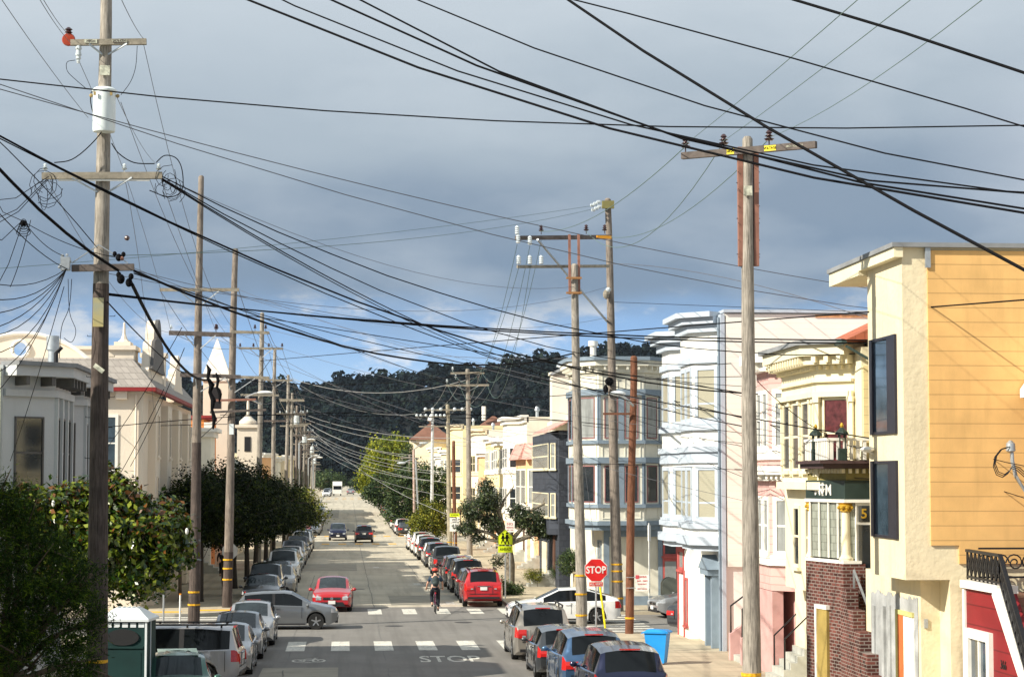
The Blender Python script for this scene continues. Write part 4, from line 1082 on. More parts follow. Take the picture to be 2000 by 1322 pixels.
b = MB(); b.box(-10.35, -8.5, 150, 151.9, -.2, 13.0); b.build('shaft', msw, t)
b = MB(); b.box(-10.45, -8.4, 149.9, 152.0, 13.0, 13.2); b.box(-10.3, -8.55, 150.1, 151.8, 13.2, 13.45); b.build('cornice', white, t)
b = MB(); c = (-9.42, 150.95); s = .98
b.add([(c[0] - s, c[1] - s, 13.45), (c[0] + s, c[1] - s, 13.45), (c[0] + s, c[1] + s, 13.45), (c[0] - s, c[1] + s, 13.45), (c[0], c[1], 16.2)], [(0, 1, 4), (1, 2, 4), (2, 3, 4), (3, 0, 4), (3, 2, 1, 0)]); b.build('spire', mat('spire_white', (.78, .75, .68), .8, kind='siding', pitch=.5, line=.2), t)
b = MB()
for (A, B) in (((-10.35, 150), (-8.5, 150)), ((-8.5, 150), (-8.5, 151.9))):
    M, L = FM(A, B); b.prism([(L / 2 - .38, 11.0), (L / 2 + .38, 11.0), (L / 2 + .38, 12.2)] + [(L / 2 + .38 * math.cos(a), 12.2 + .38 * math.sin(a)) for a in [i * PI / 8 for i in range(1, 8)]] + [(L / 2 - .38, 12.2)], 0, .02, lambda u, v, w: tuple(M @ Vector((u, v, w))))
b.build('belfry_opening', darkdoor, t)
t = thing('grey_roof_hall', 'grey hip-roofed hall behind the third and fourth left poles', 'house', (-10, 165, 0))
b = MB(); b.box(-26, -8.6, 154, 176, -.3, 6.6); b.build('wall', sand, t)
b = MB(); b.add([(-27, 153.5, 6.6), (-8.2, 153.5, 6.6), (-8.2, 176.5, 6.6), (-27, 176.5, 6.6), (-19, 160, 11.2), (-13.5, 160, 11.2), (-13.5, 172, 11.2), (-19, 172, 11.2)], [(0, 1, 5, 4), (1, 2, 6, 5), (2, 3, 7, 6), (3, 0, 4, 7), (4, 5, 6, 7), (3, 2, 1, 0)]); b.build('roof', mat('grey_green_roof', (.27, .28, .24), .9, var=(.5, .15)), t)
t = thing('small_belfry', 'slim white belfry with finial further down the left row', 'tower', (-8, 183, 0))
b = MB(); b.box(-9.6, -7.8, 183, 184.8, -.3, 10.4); b.build('shaft', msw, t)
b = MB(); b.box(-9.8, -7.6, 182.8, 185, 10.4, 10.65); b.lathe([(.8, 10.65), (.75, 11.0), (.3, 11.4), (.12, 11.6), (.12, 12.6), (.02, 13.2)], (-8.7, 183.9, 0), 10); b.build('cap', msw, t, smooth=True)
b = MB(); b.box(-8.95, -8.4, 182.95, 182.99, 8.3, 9.6); b.build('belfry_opening', darkdoor, t)
for n_, l_, a, c, h, m_ in (('cream_left_house', 'cream house in the left row past the slim belfry', 186, 203, 8.6, cream), ('peach_left_house', 'peach house past the second crossing on the left', 226, 246, 9, peach), ('white_left_house', 'white house further along on the left', 247, 268, 8.6, offw),
       ('sand_left_house', 'sand-coloured house far along on the left', 269, 300, 8.6, sand), ('lemon_left_house', 'lemon house far along on the left', 301, 340, 8.8, lemon)):
    row_house(n_, l_, -1, a, c, h, m_, white, X=FL)
for i, (x, y, h0, hh) in enumerate(((13.5, 112, 8.6, 1.0), (15, 140, 8.2, 1.3), (14.2, 152, 10.7, 1.1), (13.8, 163, 9.3, 1.2), (14.5, 173, 9.7, 1.0), (13.6, 184, 8.7, 1.3), (14, 195, 10.9, 1.0), (14.6, 235, 12.2, 1.3), (-10.4, 129, 9.2, 1.1), (-11, 141, 9.8, 1.2), (-9.9, 116, 10.6, 1.5), (-9.8, 121, 10.6, 1.1))):
    b = MB(); b.lathe([(.12, 0), (.12, hh * .7), (.2, hh * .72), (.2, hh * .8), (.1, hh)], (x, y, zg(y) + h0 - .3), 10)
    o_ = recenter(b.build('roof_flue', steel, None, smooth=30)); tag(o_, 'small metal flue on the roofs of the ' + ('right row, ' + NTH0[i] + ' from the side street' if x > 0 else 'left row, ' + NTH0[i - 8] + ' of four'), 'flue')
# wall and fence along the left pavement of the next block are part of that building's base
# ================================================================== utility poles
NTH = ['first', 'second', 'third', 'fourth', 'fifth', 'sixth', 'seventh', 'eighth', 'ninth', 'tenth', 'eleventh', 'twelfth', 'thirteenth', 'fourteenth', 'fifteenth', 'sixteenth', 'seventeenth', 'eighteenth', 'nineteenth', 'twentieth', 'last']
NI = [0] * 8
wood_g = mat('pole_wood_grey', (.34, .305, .26), .95, kind='wood', var=(2.5, .25))
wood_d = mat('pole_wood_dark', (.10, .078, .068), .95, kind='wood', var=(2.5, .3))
wood_b = mat('pole_wood_brown', (.19, .080, .045), .9, kind='wood', var=(2.5, .2))
wood_m = mat('pole_wood_mid', (.25, .21, .175), .95, kind='wood', var=(2.5, .25))
armw = mat('crossarm_wood', (.27, .24, .19), .95, var=(5, .3), bump=(14, .5))
armd = mat('crossarm_dark', (.12, .10, .09), .95, var=(5, .3), bump=(14, .5))
rusty = mat('rusty_channel', (.27, .13, .095), .85, var=(5, .2))
yband = mat('yellow_band', (.72, .38, .02), .7, var=(14, .35))
tagy = mat('yellow_tag', (.80, .66, .04), .6)
porc = mat('porcelain_brown', (.05, .02, .02), .2, spec=.8); porw = mat('porcelain_grey', (.55, .60, .62), .25, spec=.8)
tagw = mat('old_tag', (.50, .50, .40), .7, var=(9, .5)); cable = mat('cable_black', (.005, .005, .006), .8, spec=.1)
wireg = mat('copper_wire_green', (.10, .16, .14), .6); wiregr = mat('wire_grey', (.10, .10, .11), .6); wirew = mat('wire_weathered', (.30, .30, .29), .6)
orangei = mat('orange_insulator', (.36, .05, .02), .35)
def pole(label, base_px, top_px, Y, r0, r1, m, group=None, name='utility_pole', bands=(), hide_base=False, steps=0, dark=0):
    """pole at distance Y between two photo positions; base is carried down to the ground"""
    A, B = PY(base_px[0], base_px[1], Y), PY(top_px[0], top_px[1], Y)
    d = (B - A) / (B.z - A.z); z0 = zg(Y) + .05
    A2 = A + d * (z0 - A.z)
    t = thing(name, label, 'pole', tuple(A2), 0, group)
    n = 14; pts = []; rr = []
    g_ = random.Random(int(Y * 10)); H = B.z - z0
    for i in range(n + 1):
        f = i / n; p = A2.lerp(B, f); w = .02 * math.sin(f * 5 + Y) * (f > 0) * (f < 1)
        pts.append(p + Vector((w, w * .5, 0))); rr.append((r0 + (r1 - r0) * f) * g_.uniform(.98, 1.03))
    pts.append(B + Vector((0, 0, .06))); rr.append(r1 * .6)
    MB().tube(pts, rr, 14).build('shaft', m, t, smooth=True)
    if dark:                       # darker sleeve round the lower shaft
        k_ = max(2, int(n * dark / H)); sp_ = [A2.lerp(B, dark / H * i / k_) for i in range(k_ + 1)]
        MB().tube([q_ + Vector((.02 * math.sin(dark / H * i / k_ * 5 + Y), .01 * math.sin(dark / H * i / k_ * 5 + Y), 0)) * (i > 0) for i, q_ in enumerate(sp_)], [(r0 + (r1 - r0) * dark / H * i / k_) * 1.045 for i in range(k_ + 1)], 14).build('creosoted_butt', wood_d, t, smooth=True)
    def at(z, off=0): 
        f = (z - z0) / H; return A2.lerp(B, f), r0 + (r1 - r0) * f
    for z in bands:
        p, r = at(z); MB().lathe([(r * 1.10, -.035), (r * 1.10, .035)], p, 14).build('band', yband, t)
    if steps:
        b = MB()
        for k in range(steps):
            p, r = at(2.9 + k * .9 * .5); s = 1 if k % 2 else -1; b.bar(p + Vector((s * r, 0, 0)), p + Vector((s * (r + .12), 0, 0)), .012); b.bar(p + Vector((s * (r + .12), 0, 0)), p + Vector((s * (r + .12), 0, .03)), .012)
        b.build('climbing_steps', cable, t)
    return t, at
def arm(t, A, B, m=armw, w=.12, h=.13, name='crossarm', brace=None):
    o = MB().bar(A, B, w, h).build(name, m, t)
    if brace:
        b = MB()
        for q in (.25, .75):
            b.bar(Vector(A).lerp(Vector(B), q) + Vector((0, -.07, -.05)), Vector(brace) + Vector((0, -.07, 0)), .035, .035)
        b.build('arm_brace', steel, t)
    return o
def pin(t, p, m=porc, s=1.0, name='insulator'):
    b = MB(); b.lathe([(.015, -.12), (.015, 0), (.07, .0), (.11, .04), (.05, .06), (.05, .08), (.10, .10), (.045, .13), (.045, .15), (.075, .17), (.04, .22), (.01, .235)] , (0, 0, 0), 10)
    b.v = [(v[0] * s + p[0], v[1] * s + p[1], v[2] * s + p[2] + .12 * s) for v in b.v]
    return b.build(name, m, t, smooth=30)
# ---- L1: nearest pole on the left
Y1 = 46
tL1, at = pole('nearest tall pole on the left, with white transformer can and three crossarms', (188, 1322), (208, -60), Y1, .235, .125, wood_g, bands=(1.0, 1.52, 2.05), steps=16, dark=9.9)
def P1(px, py, dy=0): return PY(px, py, Y1 + dy)
arm(tL1, P1(138, 84, -.2), P1(286, 82, -.2), armw, brace=at(PY(208, 112, Y1).z)[0])
b = MB(); b.lathe([(.02, -.06), (.13, -.05), (.15, 0), (.13, .05), (.02, .06)], P1(134, 78, -.2), 16, axis='y'); b.build('disc_insulator', orangei, tL1, smooth=True)
b = MB(); p = P1(134, 66, -.2); b.lathe([(.04, 0), (.09, .02), (.05, .06), (.09, .09), (.03, .14)], p, 10); b.build('insulator', porc, tL1, smooth=True)
b = MB(); p = P1(153, 124, -.2); b.lathe([(.03, 0), (.045, .05), (.03, .07), (.06, .1), (.05, .16), (.07, .18), (.05, .3), (.075, .32), (.05, .42)], p, 10); b.build('cutout', porw, tL1, smooth=30)
b = MB(); p = P1(280, 78, -.2)
for k in range(6): b.ball(p + Vector((random.uniform(-.06, .06), 0, random.uniform(-.05, .05))), .03, 6, 4)
b.build('clamp', porc, tL1)
for px, s in ((178, 'HIGH'), (234, 'VOLTAGE')):
    q = P1(px, 82, -.2); b = MB(); b.box(q.x - .14, q.x + .14, q.y - .075, q.y - .062, q.z - .04, q.z + .04); o_ = b.build('warning_tag', tagw if px < 200 else armd, tL1)
    text_part(s, .08, face_M((q.x, q.y - .077, q.z), (1, 0, 0), (0, 0, 1)), 'tag_lettering', armd if px < 200 else tagw, o_)
q = P1(205, 138, -.17); b = MB(); b.box(q.x - .11, q.x + .11, q.y - .03, q.y, q.z - .11, q.z + .11); b.build('pole_tag', tagw, tL1)
tcan = mat('transformer_paint', (.74, .80, .80), .5, var=(4, .05), stain=.25)
q = P1(203, 258, -.36); qt = P1(203, 172, -.36); h = qt.z - q.z; qc = Vector((q.x, q.y, q.z))
b = MB(); b.lathe([(.235, 0), (.25, .04), (.25, h * .9), (.275, h * .91), (.275, h * .95), (.2, h)], qc, 22); tr = b.build('transformer', tcan, tL1, smooth=30)
b = MB(); 
for s in (-1, 1): b.ball(qc + Vector((s * .29, 0, h * .82)), .045, 8, 5); b.box(qc.x + s * .18 - .025, qc.x + s * .18 + .025, qc.y - .3, qc.y - .25, qc.z + h * .78, qc.z + h * .86)
b.build('lugs', mat('rusty_lug', (.35, .25, .1), .7), tr)
arm(tL1, P1(82, 344, -.25), P1(317, 343, -.25), armw, h=.15, brace=at(PY(200, 382, Y1).z)[0])
arm(tL1, P1(114, 352, -.27), P1(292, 352, -.27), white, .03, .04, name='conduit')
for px in (88, 243, 310): pin(tL1, P1(px, 338, -.25), porw, .6)
arm(tL1, P1(140, 524, -.25), P1(262, 522, -.25), armd, h=.15)
b = MB(); b.bar(P1(140, 514, -.3), P1(193, 478, -.3), .05, .02); b.bar(P1(250, 514, -.3), P1(193, 478, -.3), .05, .02); b.build('arm_brace', steel, tL1)
b = MB(); q = P1(128, 515, -.3); b.box(q.x - .1, q.x + .1, q.y - .1, q.y + .1, q.z - .15, q.z + .14)
for k in range(9): b.ball(q + Vector((random.uniform(-.14, .16), random.uniform(-.1, .1), random.uniform(-.16, .2))), .035, 6, 4)
b.build('terminal_box', steel, tL1)
b = MB()
for px, py, s in ((232, 503, .07), (224, 496, .05), (236, 545, .09), (252, 552, .08), (241, 497, .05), (232, 537, .06), (256, 540, .06)): b.ball(P1(px, py, -.3), (s, s, s * 1.25), 8, 6)
b.build('cable_splices', cable, tL1)
b = MB(); b.ball(P1(238, 505, -.32), .05, 6, 5); b.build('rusty_clamp', rusty, tL1)
b = MB(); q = P1(192, 610, -.25); b.box(q.x - .115, q.x + .115, q.y - .03, q.y, q.z - .32, q.z + .32); b.build('metal_plate', mat('dull_plate', (.42, .47, .40), .5, col2=(.50, .40, .14), var=(1.8, .3)), tL1)
b = MB(); q = P1(193, 718, -.25); b.bar(q + Vector((-.1, 0, .06)), q + Vector((.1, 0, -.09)), .03, .1); b.build('loose_tag', tagw, tL1)
b = MB()
for k in range(9):
    x = 96 + 4 * (k % 3) + k * 13 % 11; a0 = random.uniform(0, 6)
    c = P1(96 - k * 1.5, 352 + (k * 7 % 5) * 8, -.35); b.tube([c + Vector(((.08 + .045 * (k * 5 % 7)) * math.cos(a0 + i * .6), .02 * i * .5, (.22 + .012 * k) * math.sin(a0 + i * .6))) for i in range(6 + k % 5)], .007, 5)
    c = P1(322 + k * 2.2, 345 + (k * 3 % 5) * 7, -.35); b.tube([c + Vector(((.07 + .045 * (k * 4 % 7)) * math.cos(a0 + i * .6), .02 * i * .5, (.2 + .012 * k) * math.sin(a0 + i * .6))) for i in range(6 + k % 5)], .007, 5)
def pxtube(b, pts, r, Y=Y1, dy=-.35, n=5, sub=5):
    """smooth curve through photo positions at one distance"""
    q = [PY(x, y, Y + dy) for x, y in pts]; out = []
    for i in range(len(q) - 1):
        p0, p1, p2, p3 = q[max(i - 1, 0)], q[i], q[i + 1], q[min(i + 2, len(q) - 1)]
        for k in range(sub):
            t = k / sub; out.append(.5 * ((2 * p1) + (p2 - p0) * t + (2 * p0 - 5 * p1 + 4 * p2 - p3) * t * t + (3 * p1 - p0 - 3 * p2 + p3) * t ** 3))
    out.append(q[-1]); b.tube(out, r, n)
pxtube(b, [(106, 318), (140, 312), (175, 285), (205, 248), (219, 205), (218, 178)], .013); pxtube(b, [(186, 172), (177, 185), (180, 215), (196, 255)], .012)
pxtube(b, [(218, 280), (232, 300), (262, 318), (302, 320)], .013); pxtube(b, [(268, 90), (265, 130), (255, 160), (236, 186)], .007)
pxtube(b, [(147, 118), (131, 122), (132, 140), (150, 158), (170, 175)], .007); pxtube(b, [(305, 318), (322, 304), (345, 310), (356, 335), (355, 372), (330, 385), (292, 372)], .012)
pxtube(b, [(140, 545), (135, 600), (120, 640), (116, 700)], .008); pxtube(b, [(133, 545), (136, 610), (148, 645), (140, 668), (125, 660)], .007)
b.build('jumper_cables', cable, tL1)
# ---- L2, L3 with shared crossarms
Y2, Y3 = 83, 95
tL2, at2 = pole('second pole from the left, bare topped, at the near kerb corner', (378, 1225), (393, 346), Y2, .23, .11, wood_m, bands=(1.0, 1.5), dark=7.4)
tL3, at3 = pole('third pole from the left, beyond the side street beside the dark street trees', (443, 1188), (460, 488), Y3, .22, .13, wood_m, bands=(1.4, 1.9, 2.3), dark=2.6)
arm(tL2, PY(312, 566, Y2 - .3), PY(467, 566, Y2 - .3), armw, brace=at2(PY(388, 600, Y2).z)[0])
arm(tL2, PY(330, 650, Y2 - .3), PY(452, 654, Y2 - .3), armd, h=.18, brace=at2(PY(388, 685, Y2).z)[0])
arm(tL3, PY(452, 648, Y3 - .3), PY(526, 650, Y3 - .3), armw); arm(tL3, PY(415, 735, Y3 - .3), PY(526, 738, Y3 - .3), armw, brace=at3(PY(450, 770, Y3).z)[0])
arm(tL2, PY(352, 732, Y2 - .3), PY(470, 736, Y2 - .3), armd, h=.15, brace=at2(PY(385, 768, Y2).z)[0])
arm(tL3, PY(412, 782, Y3 - .3), PY(500, 780, Y3 - .3), rusty, h=.1); arm(tL3, PY(410, 805, Y3 - .3), PY(520, 800, Y3 - .3), armd, h=.1)
for px in (424, 498, 519): pin(tL3, PY(px, 645, Y3 - .3), porc, .75)
pin(tL2, PY(334, 645, Y2 - .3), porw, .6); pin(tL2, PY(422, 648, Y2 - .3), porc, .9)
b = MB()
sp = [PY(x, y, Y2 - .5) for x, y in ((404, 712), (409, 722), (406, 738), (414, 752), (410, 766), (417, 782), (414, 800), (419, 818), (416, 838))]
b.tube(sp, [.03, .09, .06, .12, .07, .11, .06, .09, .03], 8)
sp = [PY(x, y, Y2 - .6) for x, y in ((422, 728), (426, 742), (424, 756), (430, 770), (428, 788))]; b.tube(sp, [.03, .07, .05, .08, .02], 8)
b.build('cable_splices', cable, tL2)
b = MB(); q = PY(452, 838, Y3 - .3); b.box(q.x - .1, q.x + .1, q.y - .06, q.y + .06, q.z - .24, q.z + .24); b.build('meter_box', tcan, tL3)
# ---- L4 with street lamp, L5, L6 ... receding row
tL4, at4 = pole('fourth pole on the left carrying a long-armed street lamp', (503, 1150), (512, 612), 128, .2, .13, wood_g, steps=0)
arm(tL4, PY(466, 680, 127.7), PY(553, 681, 127.7), armw, brace=at4(PY(508, 700, 128).z)[0]); arm(tL4, PY(470, 771, 127.7), PY(545, 772, 127.7), armw)
for px in (469, 495, 525, 551): pin(tL4, PY(px, 680, 127.7), porc, .9)
b = MB(); b.tube([PY(510, 790, 127.6), PY(480, 776, 124), PY(498, 768, 120), PY(510, 766, 117)], .05, 6); b.build('lamp_arm', steel, tL4)
b = MB(); b.ball(PY(518, 767, 116), (.45, .2, .12), 12, 6); b.build('lamp_head', white, tL4, smooth=True)
tL5, at5 = pole('fifth pole on the left, thin, between the lamp pole and the spire', (531, 1100), (537, 683), 158, .19, .12, wood_g)
arm(tL5, PY(512, 742, 157.7), PY(571, 743, 157.7), armw, brace=at5(PY(535, 757, 158).z)[0]); arm(tL5, PY(515, 822, 157.7), PY(560, 822, 157.7), armd)
tL6, at6 = pole('sixth pole on the left with long white-wired crossarm', (557, 1060), (563, 733), 192, .2, .13, wood_g)
arm(tL6, PY(545, 780, 191.7), PY(594, 781, 191.7), armw); arm(tL6, PY(540, 808, 191.7), PY(596, 810, 191.7), armw)
for px in (547, 560, 575, 592): pin(tL6, PY(px, 809, 191.7), porw, .9)
k = 0
for px, ty, Y in ((571, 768, 214), (580, 793, 236), (588, 815, 262), (595, 832, 292), (600, 850, 322), (605, 862, 356), (610, 872, 392), (613, 882, 430), (604, 842, 307), (616, 888, 470)):
    t_, a_ = pole(NTH[k] + ' pole of the crowded row past the long-armed crossarm, left pavement', (px - 3, 1000), (px, ty), Y, .19, .13, (wood_g, wood_m, wood_d)[k % 3], group='far poles along the left pavement')
    top_ = PY(px, ty, Y); w = 1.25
    for j, dz in enumerate((.8, 2.2, 3.4)):
        arm(t_, (top_.x - w, Y - .25, top_.z - dz), (top_.x + w, Y - .25, top_.z - dz), (armw, armd)[(j + k) % 2])
    for s in (-1, -.4, .4, 1): pin(t_, (top_.x + s * w * .95, Y - .25, top_.z - .8), (porc, porw)[k % 2], 1)
    if k % 2 == 0:
        b = MB(); b.lathe([(.25, 0), (.28, .1), (.28, .9), (.2, 1)], (top_.x + .45, Y - .1, top_.z - 3.2), 12).build('transformer', tcan, t_, smooth=30)
    k += 1
for i, (px, py, Y) in enumerate(((608, 858, 240), (618, 890, 300), (625, 893, 345))):
    t = thing('street_lamp', ('nearest', 'middle', 'farthest')[i] + ' of three white street lamp heads in the far left pole row', 'street lamp', (-4.5, Y, zg(Y)), 0, 'lamps over the far left kerb')
    h_ = PY(px, py, Y); MB().tube([(CL - .6, Y, zg(Y)), (CL - .6, Y, h_.z - .4)], .09, 8).build('post', steel, t)
    MB().tube([(CL - .6, Y, h_.z - .4), ((CL - .6 + h_.x) / 2, Y, h_.z), h_], .045, 6).build('lamp_arm', steel, t); MB().ball(h_, (.5, .3, .13), 10, 6).build('lamp_head', white, t, smooth=True)
# ---- R1
YR = 45
tR1, atR = pole('nearest pole on the right, with slanting crossarm and two rust-red channels', (1467, 1300), (1460, 272), YR, .215, .115, wood_g, bands=(1.75,))
A, B = PY(1328, 309, 46.0), PY(1588, 287, 44.1); arm(tR1, A + Vector((0, -.3, 0)), B + Vector((0, -.3, 0)), armd, .12, .15)
for px, py in ((1335, 288), (1411, 280), (1499, 273)):
    f = (px - 1328) / 260; q = A.lerp(B, f) + Vector((0, -.3, .05)); pin(tR1, q, porc, 1.05)
for px, s, tg, f in ((1423, 'HIGH', tagy, .365), (1499, 'VOLTAGE', tagy, .66), (1547, 'HIGH VOLTAGE', armd, .84)):
    q = A.lerp(B, f) + Vector((0, -.365, 0)); w = .09 if s == 'HIGH' else (.14 if tg is tagy else .22)
    M = face_M(q, B - A, (0, 0, 1)); b = MB(); b.box(-w, w, -.06, .06, 0, .008, M); o_ = b.build('warning_tag', tg, tR1)
    text_part(s, .085 if tg is tagy else .07, M @ Matrix.Translation((0, 0, .012)), 'tag_lettering', cable if tg is tagy else tagw, o_, sx=.8)
for s, x0 in ((-1, 1447), (1, 1476)):
    a, c = PY(x0 - (2 if s < 0 else 0), 288, YR), PY(x0 + (0 if s < 0 else 1), 520, YR)
    b = MB(); b.bar(a, c, .11, .14, up=(0, 1, 0)); ch = b.build('steel_channel', rusty, tR1)
    b = MB()
    for k in range(7): q = a.lerp(c, (k + .5) / 7) + Vector((s * .06, -.09, 0)); b.ball(q, .012, 6, 4)
    for k in (.3, .6, .9): q = a.lerp(c, k); b.bar(q, q + Vector((s * .09, 0, 0)), .018)
    b.build('bolts', porc, ch)
q = PY(1461, 372, YR - .15); b = MB(); b.box(q.x - .09, q.x + .09, q.y - .03, q.y, q.z - .12, q.z + .1); b.build('pole_tag', tagw, tR1)
# ---- R2 + R3 with double arms between
YA, YB = 83, 91
tR2, atR2 = pole('grey pole behind the stop sign with bolted steel extension', (1136, 1225), (1122, 518), YA, .23, .14, wood_g, bands=(.5, 1.35, 2.1))
tR3, atR3 = pole('brown-grey pole with a cluster of white insulators on top, across the side street', (1207, 1195), (1187, 390), YB, .25, .14, wood_m, bands=(.7, 1.45, 1.9, 2.2))
for px in (1112, 1130):
    b = MB(); b.bar(PY(px, 458, YA), PY(px + 1, 575, YA), .1, .1, up=(0, 1, 0)); b.build('steel_channel', rusty, tR2)
b = MB(); b.bar(PY(1106, 543, YA - .2), PY(1136, 543, YA - .2), .1, .08); b.bar(PY(1106, 572, YA - .2), PY(1136, 572, YA - .2), .1, .08); b.build('channel_clamp', mat('orange_steel', (.33, .16, .06), .7), tR2)
arm(tR2, PY(1007, 465, YA), PY(1193, 463, YA + 1.5), armd, .13, .17); arm(tR2, PY(1010, 521, YA), PY(1190, 520, YA + 1.5), armw, .1, .12)
b = MB(); b.bar(PY(1050, 468, YA - .3), PY(1186, 628, YB), .07, .07); b.build('diagonal_brace', steel, tR2)
b = MB(); b.bar(PY(1165, 463, YA + 1.2), PY(1193, 464, YA + 1.4), .14, .12); b.build('orange_mark', mat('orange_tape', (.8, .35, .03), .6), tR2)
for px, py in ((1057, 458), (1145, 457), (1181, 457)): pin(tR2, PY(px, py, YA), porc, 1.1)
for px, py in ((1010, 458), (1013, 516), (1035, 516), (1057, 516), (1012, 475), (1035, 478)):
    b = MB(); q = PY(px, py, YA - .1); b.lathe([(.07, 0)] + [(.07 + .03 * (k % 2), .04 * k) for k in range(1, 9)] + [(.04, .36)], q, 10); b.build('insulator', porw, tR2, smooth=30)
b = MB(); b.bar(PY(1176, 400, YB - .2), PY(1199, 400, YB - .2), .2, .34); b.build('top_bracket', mat('mossy_wood', (.20, .18, .07), .9), tR3)
for k in range(3):
    for j in range(2):
        b = MB(); q = PY(1157 + 6 * k + 2 * j, 403 - 3 * k + 9 * j - 2, YB - .3 - .2 * k); b.lathe([(.02, -.1), (.1, -.06), (.04, -.03), (.1, 0), (.04, .03), (.1, .06), (.02, .1)], q, 8, axis='x'); b.build('disc_insulator', porw, tR3, smooth=30)
b = MB(); b.ball(PY(1184, 575, YB - .3), (.15, .12, .22), 8, 6); b.build('switch', armw, tR3); b = MB(); b.ball(PY(1188, 566, YB - .32), .12, 8, 6); b.build('switch_cap', porw, tR3)
b = MB(); b.ball(PY(1190, 745, YB - .3), (.2, .15, .2), 8, 5); b.ball(PY(1183, 760, YB - .3), (.12, .12, .2), 8, 5); b.build('cable_clamp', cable, tR3)
tR4, _ = pole('smooth rust-brown pole right of the stop sign', (1229, 1240), (1238, 698), 78, .165, .13, wood_b, bands=(.72,))
arm(tR4, PY(1178, 808, 77.8), PY(1240, 808, 77.8), wood_b, .08, .08)
b = MB(); b.tube([PY(1236, 792, 77.7), PY(1224, 780, 76), PY(1210, 770, 74)], .05, 6); b.build('lamp_arm', steel, tR4)
b = MB(); b.ball(PY(1207, 768, 74), (.3, .16, .1), 10, 6); b.build('lamp_head', porw, tR4, smooth=True)
# ---- further right poles
tR5, atR5 = pole('tall grey pole with two crossarms behind the crooked tree', (918, 1088), (913, 722), 142, .21, .14, wood_g, bands=())
arm(tR5, PY(880, 729, 141.7), PY(946, 728, 141.7), armw, .12, .14); arm(tR5, PY(871, 753, 141.7), PY(955, 752, 141.7), armw, .12, .14, brace=atR5(PY(914, 765, 142).z)[0])
for px, py in ((884, 725), (939, 724), (873, 749), (897, 749), (951, 748), (890, 740), (933, 740)): pin(tR5, PY(px, py, 141.7), porc if px > 890 else porw, .9)
tR6, _ = pole('pale pole with a crossarm of round white insulators', (879, 1070), (874, 791), 160, .2, .14, mat('pole_wood_pale', (.42, .37, .27), .9, kind='wood'), bands=(1.0,))
arm(tR6, PY(828, 801, 159.7), PY(920, 800, 159.7), armw, .1, .12)
for px in (831, 845, 861, 888, 903, 919): b = MB(); b.ball(PY(px, 799, 159.5), .14, 8, 6); b.build('insulator', porw, tR6, smooth=True)
tR7, _ = pole('light metal pole with insulator arm above the right street trees', (843, 1000), (845, 797), 200, .17, .13, mat('pale_metal', (.55, .56, .56), .5), name='steel_pole')
arm(tR7, PY(812, 814, 199.7), PY(870, 814, 199.7), armw, .1, .12); arm(tR7, PY(818, 833, 199.7), PY(886, 832, 199.7), armw, .1, .12)
for px in (814, 822, 832, 852, 860, 868): b = MB(); b.ball(PY(px, 811, 199.5), .14, 8, 6); b.build('insulator', porw, tR7, smooth=True)
tR8, _ = pole('thin rust-brown pole carrying the blue bin beside the pale pole', (889, 1080), (886, 862), 152, .15, .12, wood_b, bands=(.8, 1.2))
t = thing('street_lamp', 'rust and white street lamp post over the right street trees', 'street lamp', (7.9, 200, zg(200)))
MB().tube([tuple(PY(809, 1000, 215)), tuple(PY(808, 878, 215))], .13, 8).build('post', mat('rust_white_post', (.5, .36, .3), .7), t); MB().tube([PY(808, 878, 215), PY(816, 872, 213), PY(825, 866, 211)], .06, 6).build('lamp_arm', steel, t)
MB().ball(PY(828, 865, 211), (.5, .3, .13), 10, 5).build('lamp_head', porw, t)
t = thing('street_lamp', 'street lamp with white head hanging over the road before the green tree', 'street lamp', (7.9, 226, zg(226)))
MB().tube([(8.1, 226, zg(226)), tuple(PY(812, 898, 226))], .1, 8).build('post', steel, t); MB().tube([PY(812, 898, 226), PY(800, 898, 226), PY(786, 904, 226)], .05, 6).build('lamp_arm', steel, t); MB().ball(PY(784, 904, 226), (.5, .3, .13), 10, 5).build('lamp_head', porw, t)
for px, ty, Y in ((800, 900, 262), (786, 905, 300), (765, 915, 340)):
    t_, a_ = pole(('left', 'middle', 'right')[{765: 0, 786: 1, 800: 2}[px]] + ' of three distant poles among the far right trees', (px, 1000), (px, ty - 12), Y, .18, .13, wood_m, group='far poles on the right')
    q = PY(px, ty - 6, Y); arm(t_, q - Vector((1.2, .2, 0)), q + Vector((1.2, -.2, 0)), armw)

